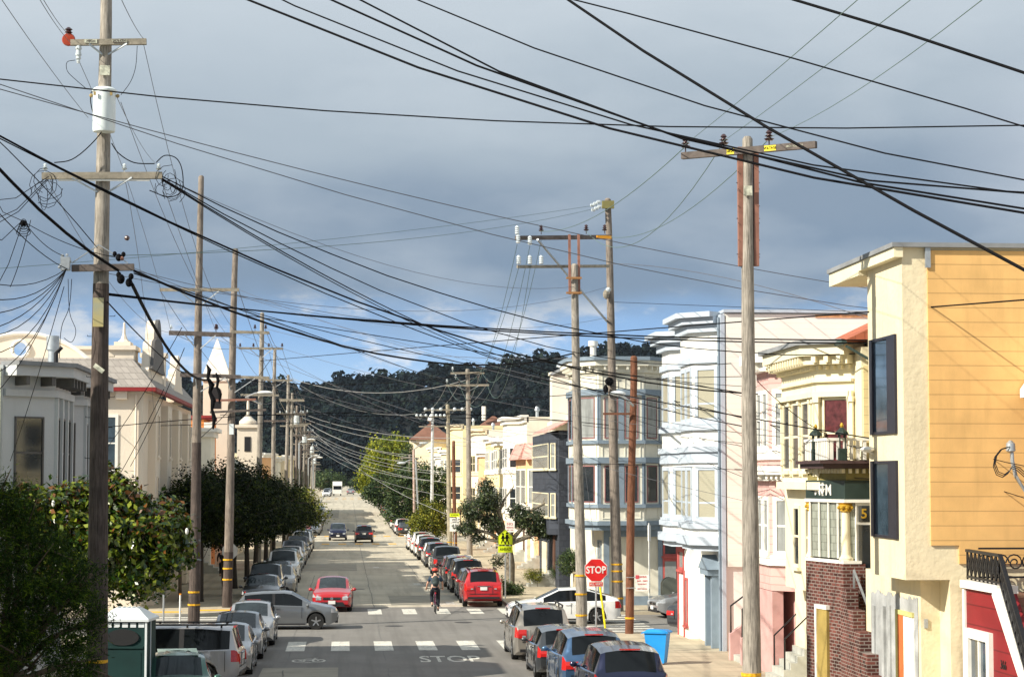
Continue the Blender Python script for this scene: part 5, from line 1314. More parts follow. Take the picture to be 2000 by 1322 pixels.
# ================================================================== wires
def wire(label, A, B, mid=None, r=.012, m=cable, group=None, wob=0, name='wire', n=None, sag=None):
    """hanging wire between two photo positions (x, y, distance), passing a third one in between"""
    offA = not isinstance(A, Vector) and (A[0] < 0 or A[0] > 2000 or A[1] < 1); offB = not isinstance(B, Vector) and (B[0] < 0 or B[0] > 2000 or B[1] < 1)
    A = PY(*A) if not isinstance(A, Vector) else A; B = PY(*B) if not isinstance(B, Vector) else B
    s = .3 if sag is None else sag
    if mid:
        best = None
        for i in range(1, 200):
            t = i / 200; q = A.lerp(B, t); x, y = proj(q)
            if best is None or abs(x - mid[0]) < best[0]: best = (abs(x - mid[0]), t, q)
        _, t, q = best
        d = ray(mid[0], mid[1]); zt = (CAM + d * (q.y / d.y)).z
        s = (q.z - zt) / (4 * t * (1 - t))
    L = (B - A).length; n = n or int(min(40, max(14, L / 2.5)))
    pts = []
    t0_, t1_ = (-13 / L if offA else 0), 1 + (13 / L if offB else 0)      # lines that leave the picture run on
    for i in range(n + 1):
        t = t0_ + (t1_ - t0_) * i / n; p = A + (B - A) * t; p.z -= 4 * s * t * (1 - t)
        if wob: p += Vector((math.sin(t * L * 1.3) * wob, 0, math.cos(t * L * 1.7) * wob))
        pts.append(p)
    if m is cable: r *= 1.08
    o = MB().tube(pts, r, 5, caps=False).build(name, m, None, smooth='all')
    o.location = (0, 0, 0); tag(o, label, 'wire', group)
    c = pts[0].copy(); o.data.transform(Matrix.Translation(-c)); o.location = c
    return o
W = wire
# heavy lines sweeping from the top centre to the right edge
W('thick black cable from top left of centre running to the right edge under all others', (478, -2, 26), (2010, 418, 22), (1300, 280), .014)
W('black cable just above the lowest thick cable in the sweep to the right edge', (632, -4, 26), (2010, 412, 24), (1240, 240), .013)
W('black cable third from the bottom in the bundle sweeping right', (688, -4, 27), (2010, 382, 25), (1240, 242), .012)
W('black cable in the middle of the bundle, crossing the right pole top', (540, -4, 30), (2010, 378, 26), (1330, 268), .011)
W('black cable at the upper edge of the bundle sweeping right', (800, -4, 28), (2010, 356, 25), (1340, 196), .010)
W('thin black line over the bundle, ending on the right edge below the corner', (1115, -2, 27), (2010, 250, 25), (1560, 118), .010)
W('heaviest twisted cable plunging from top centre to the lower right over the yellow building', (1103, -4, 26), (2010, 532, 20), (1500, 250), .018, wob=.012)
W('thick cable across the top right corner', (1540, -4, 24), (2010, 145, 22), (1790, 72), .017)
W('long dark line crossing the whole sky from the left edge to the right edge', (-10, 154, 40), (2010, 245, 36), (960, 236), .013)
W('thin grey line parallel to the long sky line, starting at the left edge', (-10, 162, 40), (2010, 632, 60), (760, 405), .010, wiregr)
W('second thin grey line under its twin, crossing to the yellow wall', (-10, 172, 40), (2010, 606, 62), (700, 360), .010, wiregr, n=30)
W('thin grey line sinking to the wall of the tall yellow building', (1190, 515, 91), (2010, 745, 50), (1600, 590), .012, wiregr)
# cables that start at the left edge and run down the street
W('thick twin cable from the left edge past the first pole towards the vanishing rows', (-10, 262, 40), (1480, 770, 60), (620, 560), .020)
W('thin companion hugging the thick twin cable on the left', (-10, 266, 40), (1560, 850, 64), (620, 566), .012)
W('heavy bundled cable from the left edge onto the lowest arm of the first pole', (-10, 322, 40), P1(230, 528, -.3), (100, 430), .032, wob=.01)
W('heavy bundled cable leaving the lowest arm of the first pole down the street', P1(262, 530, -.3), (1120, 690, 83), (640, 668), .028, wob=.01)
W('cable under the heavy bundle, hanging slack beyond the first pole', P1(262, 534, -.3), (914, 765, 142), (560, 636), .016)
W('thick sagging cable from the first pole to the second pole arm', P1(258, 555, -.3), (405, 742, Y2 - .5), (318, 665), .040)
W('thin black line climbing down from the left edge through the first pole crossarm', (-10, 268, 40), P1(190, 484, -.2), (100, 380), .010)
W('black line sagging from the first pole to the second pole lower arm', P1(210, 590, -.2), (352, 725, Y2 - .3), (285, 668), .016)
W('lightly twisted service cable from the first pole arm down to the pink house', P1(317, 346, -.25), (1700, 690, 52), (820, 560), .013, wob=.01)
W('looser twisted service cable under it ending at the blue apartments', P1(317, 350, -.25), (1430, 710, 70), (800, 590), .013, wob=.012)
W('dark service cable dipping from the first pole to the right row of poles', P1(317, 350, -.25), (1190, 745, YB), (640, 540), .015)
W('twin dark cable above the hill, from the first pole to the pole with the splice', P1(317, 352, -.25), (1190, 752, YB), (560, 500), .012)
# primary conductors (verdigris) of the second left pole to the right poles
W('faint green conductor rising from the left edge to the insulators on the tall right pole', (-10, 525, 60), (1158, 402, YB - .3), (620, 470), .008, wireg)
W('second faint green conductor just under its twin', (202, 500, 46), (1160, 408, YB - .3), (700, 476), .008, wireg)
for i, (x0, y0, x1, y1, mx_, my_) in enumerate(((1335, 285, 1681, -5, 1500, 150), (1411, 277, 1785, -5, 1600, 138), (1499, 270, 1925, -5, 1700, 160))):
    W(('left', 'middle', 'right')[i] + ' thin green conductor rising from the slanting crossarm to the top edge', (x0, y0, 45), (x1, y1, 22), (mx_, my_), .006, wireg)
for i, (x0, y0, x1, y1, mx_, my_) in enumerate(((1335, 290, 1057, 452, 1200, 400), (1411, 282, 1145, 452, 1310, 420), (1499, 275, 1192, 463, 1330, 420))):
    W(('left', 'middle', 'right')[i] + ' green conductor sagging from slanting crossarm to the double-armed poles', (x0, y0, 45), (x1, y1, YA), (mx_, my_), .011, wireg)
for i, (x0, y0, x1, y1, mx_, my_) in enumerate(((1010, 478, 873, 748, 960, 680), (1035, 480, 897, 748, 985, 690), (1057, 470, 939, 722, 1010, 660), (1014, 520, 884, 724, 945, 715), (1036, 520, 951, 748, 1005, 690))):
    W(NTH[i] + ' green conductor dropping from the double arm toward the crooked tree pole', (x0, y0, YA), (x1, y1, 141.7), (mx_, my_), .011, wireg, group='conductors between the right poles')
for i, (x0, y0, x1, y1) in enumerate(((873, 750, 831, 800), (897, 750, 845, 800), (951, 750, 888, 800), (939, 725, 903, 800), (831, 800, 814, 811), (888, 800, 852, 811))):
    W(NTH[i] + ' short pale conductor between the far right pole arms', (x0, y0, 141 if i < 4 else 159), (x1, y1, 159.5 if i < 4 else 199.5), None, .012, wirew, group='short conductors on the far right poles', sag=.5)
# conductors fanning over the left poles from the top edge
for i, (x0, x1, y1, Yb, mx_, my_) in enumerate(((75, 138, 84, 45.7, None, None), (82, 136, 70, 45.7, None, None), (235, 280, 76, 45.7, None, None), (0, 172, 230, 46, None, None))):
    W(('first', 'second', 'third', 'outermost')[i] + ' thin grey wire from the top left to the upper arm of the first pole', (x0, -5, 30), (x1, y1, Yb), None, .006, wiregr, sag=.05)
for x0, y0, x1, y1, mx_, my_ in ((150, 110, 334, 648, 250, 360), (228, 190, 305, 320, None, None), (243, 345, 300, 800, 272, 520), (313, 346, 422, 648, 360, 480), (88, 342, 334, 650, 210, 545), (236, 200, 469, 680, 330, 440), (280, 85, 498, 648, 370, 440)):
    NI[5] += 1; W(NTH[NI[5] - 1] + ' fine grey wire from the first pole down to the poles behind', P1(x0, y0, -.2), (x1, y1, Y2), (mx_, my_) if mx_ else None, .007, wiregr, group='fine wires between the first left poles', sag=.2)
for x0, y0, Ya, x1, y1, Yb in ((334, 648, Y2, 469, 678, 127), (422, 648, Y2, 498, 678, 127), (498, 645, Y3, 551, 678, 127), (519, 645, Y3, 571, 742, 157), (469, 680, 127, 515, 742, 157), (525, 680, 127, 547, 779, 191), (551, 680, 127, 592, 780, 191),
       (515, 742, 157, 547, 808, 191), (571, 742, 157, 592, 809, 191), (312, 566, Y2, 470, 770, 127), (466, 566, Y2, 545, 771, 127), (526, 650, Y3, 553, 680, 127), (526, 737, Y3, 560, 822, 157), (500, 781, Y3, 545, 771, 127)):
    NI[0] += 1; W('grey line between left row poles, ' + NTH[NI[0] - 1] + ' counted from the nearest pole', (x0, y0, Ya), (x1, y1, Yb), None, .012, wiregr, group='lines strung along the left pole row', sag=.35)
for i in range(14):
    x0 = 545 + (i * 7) % 50; y0 = 780 + (i * 13) % 40
    W(NTH[i] + ' pale line of the tangle between the far left poles', (x0, y0, 191), (596 + i % 5 * 4, 850 + (i * 11) % 50, 320 + 12 * (i % 6)), None, .02, wirew, group='pale lines down the far left pole row', sag=.6)
# white drop wires fanning from the far left poles across the road
fan = [(925, 738, 142, 565, 738, 158), (830, 805, 160, 570, 742, 158), (905, 902, 175, 610, 832, 292), (900, 925, 170, 606, 846, 300), (898, 945, 165, 612, 860, 300), (860, 940, 185, 610, 866, 310), (868, 968, 180, 612, 870, 320), (840, 905, 205, 606, 840, 300), (855, 925, 195, 608, 850, 310), (838, 890, 210, 602, 826, 292),
       (875, 1005, 160, 600, 830, 262), (960, 860, 150, 590, 815, 240), (1010, 850, 137, 585, 805, 220)]
for x0, y0, Ya, x1, y1, Yb in fan:
    NI[1] += 1; W('pale drop wire fanning over the road to the right, ' + NTH[NI[1] - 1] + ' of the fan', (x1, y1, Yb), (x0, y0, Ya), None, .02, wirew, group='drop wires across the road', sag=1.1, wob=.008)
# black lines criss-crossing in front of the right houses
for x0, y0, Ya, x1, y1, Yb, mx_, my_ in ((459, 600, 95, 2010, 905, 44, 1500, 822), (459, 612, 95, 1500, 775, 62, 1120, 716), (1190, 752, 91, 1705, 880, 50, 1500, 828), (200, 575, 46, 2010, 660, 48, 1100, 650), (200, 572, 46, 1900, 668, 50, 1000, 648), (508, 705, 128, 2010, 585, 40, 1300, 640)):
    NI[2] += 1; W('black cable crossing hill and right house fronts, ' + NTH[NI[2] - 1] + ' of six', (x0, y0, Ya), (x1, y1, Yb), (mx_, my_), .016, cable, group='black cables across the right house fronts')
for x0, y0, Ya, x1, y1, Yb, mx_, my_ in ((1190, 800, 91, 1705, 900, 50, 1400, 862), (1138, 830, 83, 1500, 870, 66, 1300, 850), (1200, 590, 91, 1700, 610, 60, 1450, 600), (1138, 735, 83, 1610, 830, 54, 1400, 760), (1205, 900, 91, 2010, 965, 44, 1560, 925), (1138, 905, 83, 1700, 935, 50, 1400, 915), (1137, 720, 83, 1560, 760, 60, 1330, 745), (1200, 820, 91, 1500, 950, 62, 1350, 890), (1190, 745, 91, 1470, 735, 46, 1330, 738),
       (1480, 745, 46, 1620, 850, 52, 1540, 800), (1500, 710, 62, 2010, 912, 42, 1780, 850), (1240, 812, 78, 1620, 860, 54, 1420, 842), (1620, 860, 52, 2010, 975, 43, 1800, 910)):
    NI[3] += 1; W(NTH[NI[3] - 1] + ' thin dark service wire across the right house fronts', (x0, y0, Ya), (x1, y1, Yb), (mx_, my_), .009, cable, group='service wires at the right house fronts')
for x0, y0, Ya, x1, y1, Yb, mx_, my_ in ((0, 860, 83, 1190, 830, 91, 430, 815), (-10, 842, 83, 900, 830, 160, 600, 826), (420, 735, 95, 1120, 690, 83, 800, 745), (380, 865, 83, 530, 700, 128, None, None), (560, 770, 160, 1130, 770, 83, 900, 782), (430, 810, 95, 1100, 822, 110, 700, 812)):
    NI[4] += 1; W(NTH[NI[4] - 1] + ' dark cable strung straight across the street between pole rows', (x0, y0, Ya), (x1, y1, Yb), (mx_, my_) if mx_ else None, .016, cable, group='cables strung across the street', sag=.3)
# fine lines fanning out from the left rows
for i, (x0, y0, Ya, x1, y1, Yb, mx_, my_) in enumerate(((317, 346, 46, 1122, 560, 83, 700, 500), (262, 528, 46, 1187, 620, 91, 700, 620), (262, 524, 46, 914, 750, 142, 560, 640), (458, 575, 95, 1300, 790, 72, 900, 700), (393, 560, 83, 1187, 650, 91, 800, 640), (458, 650, 95, 1420, 850, 70, 900, 770),
        (512, 640, 128, 1122, 700, 83, 800, 690), (467, 566, 95, 1850, 900, 48, 1150, 770), (512, 680, 128, 1050, 900, 116, 780, 810), (535, 742, 158, 1040, 850, 120, 780, 810), (393, 650, 83, 1560, 1000, 60, 950, 850), (460, 737, 95, 1187, 850, 91, 800, 815), (563, 780, 192, 1000, 880, 138, 760, 845), (190, 530, 46, 1187, 560, 91, 650, 600))):
    W(NTH[i] + ' fine grey line fanning right from the left poles over the street', (x0, y0, Ya), (x1, y1, Yb), (mx_, my_), .007 if Ya < 100 else .011, wiregr, group='fine lines fanning over the street')
# drops to the left edge from the first pole
for i, (y1, sg) in enumerate(((410, .1), (585, .2), (612, .2), (640, .2), (655, .3), (690, .4), (555, .15), (730, .4), (768, .3))):
    W(NTH[i] + ' black service wire from the lowest arm out to the left edge', P1(130, 525, -.35), (-8, y1, 30 + i), None, .008, cable, group='service wires to the left edge', sag=sg)
for i, (a, b_) in enumerate((((45, 430), (125, 500)), ((-5, 400), (45, 432)), ((45, 434), (-5, 560)), ((45, 430), (-5, 470)), ((48, 434), (240, 505)), ((-5, 395), (95, 345)), ((-5, 430), (92, 350)), ((95, 350), (-5, 440)), ((60, 430), (20, 560)), ((125, 560), (20, 900)), ((355, 640), (205, 880)), ((320, 760), (200, 980)), ((360, 680), (255, 910)))):
    W(NTH[i] + ' short black wire looping near the first pole', (a[0], a[1], 45), (b_[0], b_[1], 44 if i < 9 else 56), None, .008, cable, group='short wires about the first pole', sag=.12)
b = MB(); c = PY(46, 436, 45)
for k in range(5): b.tube([c + Vector((.07 * math.cos(i * .5) * (1 + .3 * k), 0, .09 * math.sin(i * .5) - .05 * k)) for i in range(14)], .008, 5)
b.ball(c, .07, 8, 5)
tag(recenter(b.build('cable_knot', cable)), 'tangled knot of black cable on the span left of the first pole', 'cable knot')
b = MB(); b.ball(PY(248, 465, 60), .08, 8, 6); tag(recenter(b.build('line_marker', porc)), 'small dark ball on a fine wire right of the first pole', 'line marker')
# ================================================================== cars
tyre_m = mat('tyre_rubber', (.018, .018, .018), .85); rim_m = mat('wheel_alloy', (.45, .46, .47), .3, metal=.8); rimd = mat('wheel_dark_alloy', (.08, .08, .09), .35, metal=.7)
carglass = mat('car_glass', (.008, .010, .012), .05, spec=.28, var=(1, .3)); cartrim = mat('car_black_trim', (.02, .02, .022), .5)
carglass_l = mat('windscreen_glass', (.022, .030, .034), .05, spec=.4, var=(1.6, .5))
hl_m = mat('headlight_lens', (.34, .36, .38), .1, spec=.9, var=(9, .35)); tl_m = mat('taillight_lens', (.50, .015, .012), .18, spec=.8, var=(6, .2))
plate_m = mat('number_plate', (.72, .72, .70), .5); chrome = mat('chrome', (.6, .6, .62), .12, metal=1.0); orl = mat('indicator_lens', (.8, .3, .03), .3)
def lerp_tab(tab, x):
    if x <= tab[0][0]: return tab[0][1]
    for (a, va), (b_, vb) in zip(tab, tab[1:]):
        if x <= b_: t = (x - a) / (b_ - a); return va + (vb - va) * t
    return tab[-1][1]
SPEC = {  # L, W, H, wheel radius, front axle, rear axle, roofline (x from rear, z) as fractions, belt, key windows
 'sedan': (4.65, 1.79, 1.46, .32, .31, -.29, [(-.5, .62), (-.485, .71), (-.435, .775), (-.23, .955), (-.08, 1.0), (.05, .98), (.25, .69), (.44, .60), (.485, .53), (.5, .46)], .62, .66, (-.37, -.07, -.045, .19)),
 'hatch': (4.25, 1.79, 1.48, .32, .30, -.30, [(-.5, .52), (-.49, .64), (-.455, .70), (-.37, .95), (-.2, .99), (0, 1.0), (.07, .97), (.25, .70), (.44, .60), (.485, .53), (.5, .46)], .62, .68, (-.37, -.11, -.085, .17)),
 'suv': (4.65, 1.86, 1.72, .36, .31, -.29, [(-.5, .52), (-.49, .62), (-.465, .68), (-.41, .95), (-.25, .99), (0, 1.0), (.09, .97), (.26, .68), (.45, .61), (.49, .52), (.5, .46)], .60, .66, (-.40, -.14, -.115, .18)),
 'van': (5.05, 1.97, 1.76, .35, .31, -.29, [(-.5, .50), (-.49, .60), (-.475, .66), (-.42, .95), (-.25, .99), (0, 1.0), (.13, .95), (.33, .64), (.45, .54), (.49, .47), (.5, .40)], .58, .64, (-.41, -.12, -.095, .24)),
 'boxy': (4.60, 1.82, 1.75, .37, .32, -.28, [(-.5, .52), (-.495, .60), (-.485, .64), (-.45, .965), (-.25, 1.0), (0, 1.0), (.10, .98), (.19, .66), (.44, .60), (.49, .56), (.5, .48)], .58, .64, (-.44, -.16, -.13, .13)),
 'mini': (3.75, 1.69, 1.44, .30, .32, -.31, [(-.5, .50), (-.49, .60), (-.475, .66), (-.42, .965), (-.2, 1.0), (0, 1.0), (.10, .97), (.22, .68), (.42, .62), (.48, .54), (.5, .46)], .60, .67, (-.41, -.08, -.05, .16)),
 'pickup': (5.5, 1.95, 1.82, .40, .32, -.29, [(-.5, .58), (-.495, .63), (-.10, .64), (-.07, .68), (-.05, .96), (0, 1.0), (.12, .98), (.21, .68), (.44, .62), (.49, .56), (.5, .46)], .62, .66, (-.045, .03, .05, .155)),
}
def make_car(kind, pname, col, metal=.35, rim=None, detail='both', roof=None, windtint=None, rack=False, face=None):
    L, Wd, H, wr, fa, ra, roofl, bf, bfr, wins = SPEC[kind]
    pm = paint(pname, col, metal); xf, xr = fa * L, ra * L; zb = .19 if kind not in ('suv', 'boxy', 'pickup') else .27; R0 = wr + .06
    xs = set([-.5 * L, -.495 * L, -.485 * L, -.47 * L, .5 * L, .495 * L, .48 * L, .46 * L, .42 * L, .38 * L])
    for x, _ in roofl: xs.add(x * L)
    for w in wins: xs.add(w * L)
    for c in (xf, xr):
        for k in range(-6, 7): xs.add(c + R0 * math.sin(k * PI / 12) * 1.0)
        xs.add(c - R0 - .02); xs.add(c + R0 + .02)
    for k in range(-9, 10): xs.add(k * L / 20)
    xs = sorted(xs); ys_ = [xs[0]]
    for x in xs[1:]:
        if x - ys_[-1] > .012: ys_.append(x)
    xs = ys_
    top = lambda x: lerp_tab(roofl, x / L) * H
    def belt(x):
        f = x / L; return min(H * (bfr + (bf - bfr) * (f + .4) / .6), top(x) - .02)
    cowl = [p for p in roofl if p[0] > .1 and p[1] < .75][0][0] * L
    wtop = [p for p in roofl if p[0] > 0 and p[1] > .9][-1][0] * L
    rtop = [p for p in roofl if p[1] > .9][0][0] * L; rbot = [p for p in roofl if p[0] < rtop / L - .001][-1][0] * L
    rings = []
    for x in xs:
        f = abs(x) / (L / 2); w = Wd / 2 * (1 - .05 * f ** 4 - (.13 if x > 0 else .09) * max(0, (f - .86) / .14) ** 2)
        zt, ztp = belt(x), top(x); z0 = zb + .15 * max(0, (f - .86) / .14)
        arch = 0
        for c in (xf, xr):
            if abs(x - c) < R0: arch = max(arch, wr + math.sqrt(R0 * R0 - (x - c) ** 2))
        za = max(z0, arch); t = max(0, (ztp - zt - .03) / (H - zt)); t = min(1, t)
        tum = .17 * Wd / 1.8
        yg = w - .035; yr = (w - .05) - tum * t - .05 * (1 - t); ye = yr - .10 - .06 * (1 - t)
        cr = .025 + .02 * t
        rings.append([(x, 0, z0), (x, w - .26 if arch else w - .12, za if arch else z0), (x, w - .015, za + .01), (x, w + (.012 if arch else 0), max(za + .05, .30 * H)), (x, w + .01, max(za + .09, .45 * H) if za + .09 < zt - .05 else zt - .05),
                      (x, w - .015, zt - .015), (x, yg - .01, zt + .012), (x, yr, ztp - .05 if t > .15 else ztp - .015), (x, ye, ztp - .008), (x, ye * .5, ztp + cr * .8), (x, 0, ztp + cr)])
    m = len(rings[0]); N = len(rings)
    V = []; idx = {}
    for i, rg in enumerate(rings):
        for k, (x, y, z) in enumerate(rg):
            for s in (1, -1):
                if y == 0 and s < 0: idx[i, k, -1] = idx[i, k, 1]; continue
                idx[i, k, s] = len(V); V.append((x, s * y, z))
    body, glass, wsf, pil, hlf, tlf = [], [], [], [], [], []
    rear_glass_bot = rbot + (0.0 if kind not in ('suv', 'van', 'boxy', 'mini', 'hatch') else .0)
    for i in range(N - 1):
        xa, xb = xs[i], xs[i + 1]; mid = (xa + xb) / 2
        for k in range(m - 1):
            for s in (1, -1):
                f = (idx[i, k, s], idx[i + 1, k, s], idx[i + 1, k + 1, s], idx[i, k + 1, s])
                f = tuple(dict.fromkeys(f if s > 0 else f[::-1]))
                if len(f) < 3: continue
                g_ = 0
                if k == 6:
                    if (wins[0] * L < mid < wins[1] * L or wins[2] * L < mid < wins[3] * L): g_ = 1
                    elif kind in ('sedan',) and wins[0] * L - .05 > mid > rtop - .1: g_ = 0
                if k >= 8:
                    if wtop + .02 < mid < cowl - .02: g_ = 2
                    elif rbot + .01 < mid < rtop - .01 : g_ = 3
                if k in (6,) and wins[1] * L < mid < wins[2] * L: g_ = 4
                if k == 4 and mid > .435 * L: g_ = 5
                if k == 4 and mid < -.455 * L: g_ = 6
                (body, wsf if g_ == 2 else glass, wsf, glass, pil, hlf, tlf)[g_].append(f)
    for e in (0, N - 1):
        ringp = [idx[e, k, 1] for k in range(m)] + [idx[e, k, -1] for k in range(m - 2, 0, -1)]
        body.append(tuple(ringp if e == 0 else ringp[::-1]))
    t = thing({'sedan': 'sedan_car', 'hatch': 'hatchback_car', 'suv': 'suv_car', 'van': 'minivan', 'boxy': 'boxy_suv', 'mini': 'small_car', 'pickup': 'pickup_truck'}[kind], 'x', 'car')
    def sub(fs, name, mm, par):
        used = sorted(set(j for f in fs for j in f)); mp_ = {j: q for q, j in enumerate(used)}
        b = MB(); b.v = [V[j] for j in used]; b.f = [tuple(mp_[j] for j in f) for f in fs]
        return b.build(name, mm, par, smooth=42)
    bo = sub(body, 'body', pm, t); sub(glass, 'window_glass', carglass, t); sub(wsf, 'windscreen', windtint or carglass_l, t); sub(pil, 'door_pillars', cartrim, t)
    for c in (xf, xr):
        for s in (1, -1):
            y = s * (Wd / 2 - .11)
            w_ = MB().lathe([(wr * .62, -.10), (wr * .95, -.11), (wr, -.07), (wr, .07), (wr * .95, .11), (wr * .62, .10)], (c, y, wr), 22, axis='y').build('wheel', tyre_m, t, smooth=30)
            b = MB(); b.lathe([(wr * .64, s * .085), (wr * .60, s * .095), (wr * .57, s * .04), (.02, s * .05)], (c, y, wr), 22, axis='y')
            for q in range(5):
                a = q * 2 * PI / 5 + .3; d = Vector((math.cos(a), 0, math.sin(a))); b.bar(Vector((c, y + s * .075, wr)) + d * .03, Vector((c, y + s * .085, wr)) + d * wr * .6, .05, .07, up=(0, 1, 0))
            b.lathe([(.05, s * .06), (.05, s * .105), (.01, s * .11)], (c, y, wr), 10, axis='y'); b.build('rim', rim or rim_m, w_, smooth=30)
    # lamps, grille, plates, mirrors, handles, bumpers
    fw = Wd / 2; zf = .50 * H if kind != 'pickup' else .52 * H
    for s in (1, -1):
        sd = [f for f in hlf if all(V[j][1] * s > -.01 for j in f)]; st = [f for f in tlf if all(V[j][1] * s > -.01 for j in f)]
        hb = MB(); used = sorted(set(j for f in sd for j in f)); mp_ = {j: q for q, j in enumerate(used)}; hb.add([V[j] for j in used], [tuple(mp_[j] for j in f) for f in sd])
        hb.prism([(.502 * L, .37 * H), (.503 * L, .445 * H), (.481 * L, .535 * H), (.455 * L, .54 * H), (.45 * L, .4 * H)], s * fw * .53, s * fw * .80, lambda u, v, w: (u, w, v)); hb.build('headlight', hl_m, t)
        tb = MB(); used = sorted(set(j for f in st for j in f)); mp_ = {j: q for q, j in enumerate(used)}; tb.add([V[j] for j in used], [tuple(mp_[j] for j in f) for f in st])
        zt0, zt1, yi = {'sedan': (.46, .585, .45), 'pickup': (.40, .60, .74), 'van': (.44, .60, .58), 'boxy': (.42, .58, .70), 'mini': (.42, .60, .62)}.get(kind, (.47, .585, .50))
        tb.prism([(-.506 * L, zt0 * H), (-.506 * L, (zt0 + zt1) / 2 * H), (-.499 * L, zt1 * H), (-.46 * L, zt1 * H), (-.46 * L, zt0 * H)], s * fw * yi, s * fw * .865, lambda u, v, w: (u, w, v)); tl = tb.build('taillight', tl_m, t)
        b = MB(); b.box(-.5085 * L, -.503 * L, s * fw * (yi + .03), s * fw * (yi + .15), (zt0 + .02) * H, (zt0 + .05) * H); b.build('reverse_lamp', hl_m, tl)
        b = MB(); b.ball((cowl - .12 if kind != 'van' else cowl - .35, s * (fw + .10), belt(cowl - .3) + .05), (.07, .10, .075), 10, 6); b.bar((cowl - .12 if kind != 'van' else cowl - .35, s * (fw - .06), belt(cowl - .3)), (cowl - .12 if kind != 'van' else cowl - .35, s * (fw + .08), belt(cowl - .3) + .03), .05); b.build('mirror', pm, t, smooth=True)
        b = MB()
        for xx in (wins[1] * L - .12 * 0 - .18, wins[2] * L + .1):
            b.box(xx - .09, xx + .09, s * (fw - .01), s * (fw + .028), belt(xx) - .13, belt(xx) - .10)
        b.build('door_handle', pm if kind != 'pickup' else cartrim, t)
        b = MB()
        for xx in (wins[0] * L + (.0 if kind == 'mini' else .12), (wins[1] + wins[2]) / 2 * L, wins[3] * L - .02):
            if kind == 'mini' and xx < wins[1] * L - .5: continue
            b.box(xx - .006, xx + .006, s * (fw + .003), s * (fw + .013), .30 * H, belt(xx) - .04)
        b.box(xr + R0 + .05, xf - R0 - .05, s * (fw - .02), s * (fw + .014), zb + .0, zb + .06)
        b.build('door_seams', cartrim, t)
    b = MB(); b.box(.485 * L, .504 * L, -fw * .44, fw * .44, .38 * H, .455 * H); b.build('grille', cartrim, t)
    b = MB(); b.prism([(-fw * .7, .17 * H), (fw * .7, .17 * H), (fw * .55, .31 * H), (-fw * .55, .31 * H)], .475 * L, .505 * L, lambda u, v, w: (w, u, v)); b.build('lower_intake', cartrim, t)
    b = MB(); b.box(.500 * L, .507 * L, -fw * .44, fw * .44, .415 * H, .425 * H); b.build('grille_bar', chrome, t)
    b = MB()
    for s in (-1, 1): b.bar((-.503 * L, s * fw * .44, .36 * H), (-.503 * L, s * fw * .44, .60 * H), .012)
    b.bar((cowl + .02, -fw * .7, belt(cowl) + .04), (cowl + .02, fw * .7, belt(cowl) + .04), .03); b.build('panel_gaps', cartrim, t)
    b = MB(); b.ball((.506 * L, 0, .42 * H), (.012, .07, .05), 8, 6); b.build('badge', chrome, t)
    pz = .30 * H if kind in ('sedan', 'hatch') else .30 * H
    b = MB(); b.box(.499 * L, .512 * L, -.16, .16, .25 * H, .25 * H + .15); b.build('number_plate', plate_m, t)
    b = MB(); z_ = (.47 if kind != 'sedan' else .44) * H; b.box(-.508 * L, -.499 * L, -.16, .16, z_, z_ + .15); pl = b.build('number_plate', plate_m, t)
    b = MB(); b.box(-.505 * L, -.49 * L, -fw * .8, fw * .8, zb + .13, zb + .23); b.box(-.503 * L, -.495 * L, -fw * .72, fw * .72, .36 * H, .375 * H); b.build('rear_bumper_trim', cartrim, t)
    if kind in ('suv', 'van', 'boxy', 'hatch', 'mini'):
        b = MB(); b.box(-.507 * L, -.498 * L, -.3, .3, z_ + .17, z_ + .20); b.build('tailgate_handle', chrome, t)
        b = MB(); b.bar((rtop - .02, -.25, H * .985), (rtop - .02, .25, H * .985), .06, .03); b.build('brake_light', tl_m, t)
    if rack or kind in ('van',):
        b = MB()
        for s in (1, -1): b.bar((rtop + .15, s * (fw - .30), H + .05), (wtop - .1, s * (fw - .30), H + .05), .04); 
        for xx in (rtop + .3, (rtop + wtop) / 2, wtop - .3):
            for s in (1, -1): b.bar((xx, s * (fw - .30), H - .04), (xx, s * (fw - .30), H + .05), .05)
        b.build('roof_rack', cartrim, t)
    if kind == 'pickup':
        b = MB(); b.box(-.485 * L, -.115 * L, -.72, .72, .62 * H, .665 * H); b.build('bed_cover', cartrim, t)
        b = MB(); b.box(-.51 * L, -.495 * L, -.8, .8, .28 * H, .36 * H); b.build('rear_bumper', chrome, t)
    if roof is not None:
        b = MB(); b.add([(x, y, z) for x, y, z in ((rtop, -.5, H * .99 + .03), (wtop, -.5, H * .99 + .02), (wtop, .5, H * .99 + .02), (rtop, .5, H * .99 + .03), (-.0, 0, H + .055))], [(0, 1, 4), (1, 2, 4), (2, 3, 4), (3, 0, 4)]); b.build('roof_panel', roof, t)
    return t
_protos = {}; _used = set()
def car(kind, pname, col, metal, label, X, Y, rz, group=None, **k):
    """rz: 90 = driving away from the camera, -90 = facing the camera, 0 = facing right"""
    key = (kind, pname)
    slope = math.atan((zg(Y + 2) - zg(Y - 2)) / 4)
    if key not in _protos:
        _protos[key] = make_car(kind, pname, col, metal, **k); o = _protos[key]
        o.location = (X, Y, zg(Y) + .004); o.rotation_euler = (0, 0, R(rz)); o['label'] = label
        if group: o['group'] = group
        return o
    return dup(_protos[key], (X, Y, zg(Y) + .004), R(rz), label, group)
LG, RG = 'cars parked along the left kerb', 'cars parked along the right kerb'
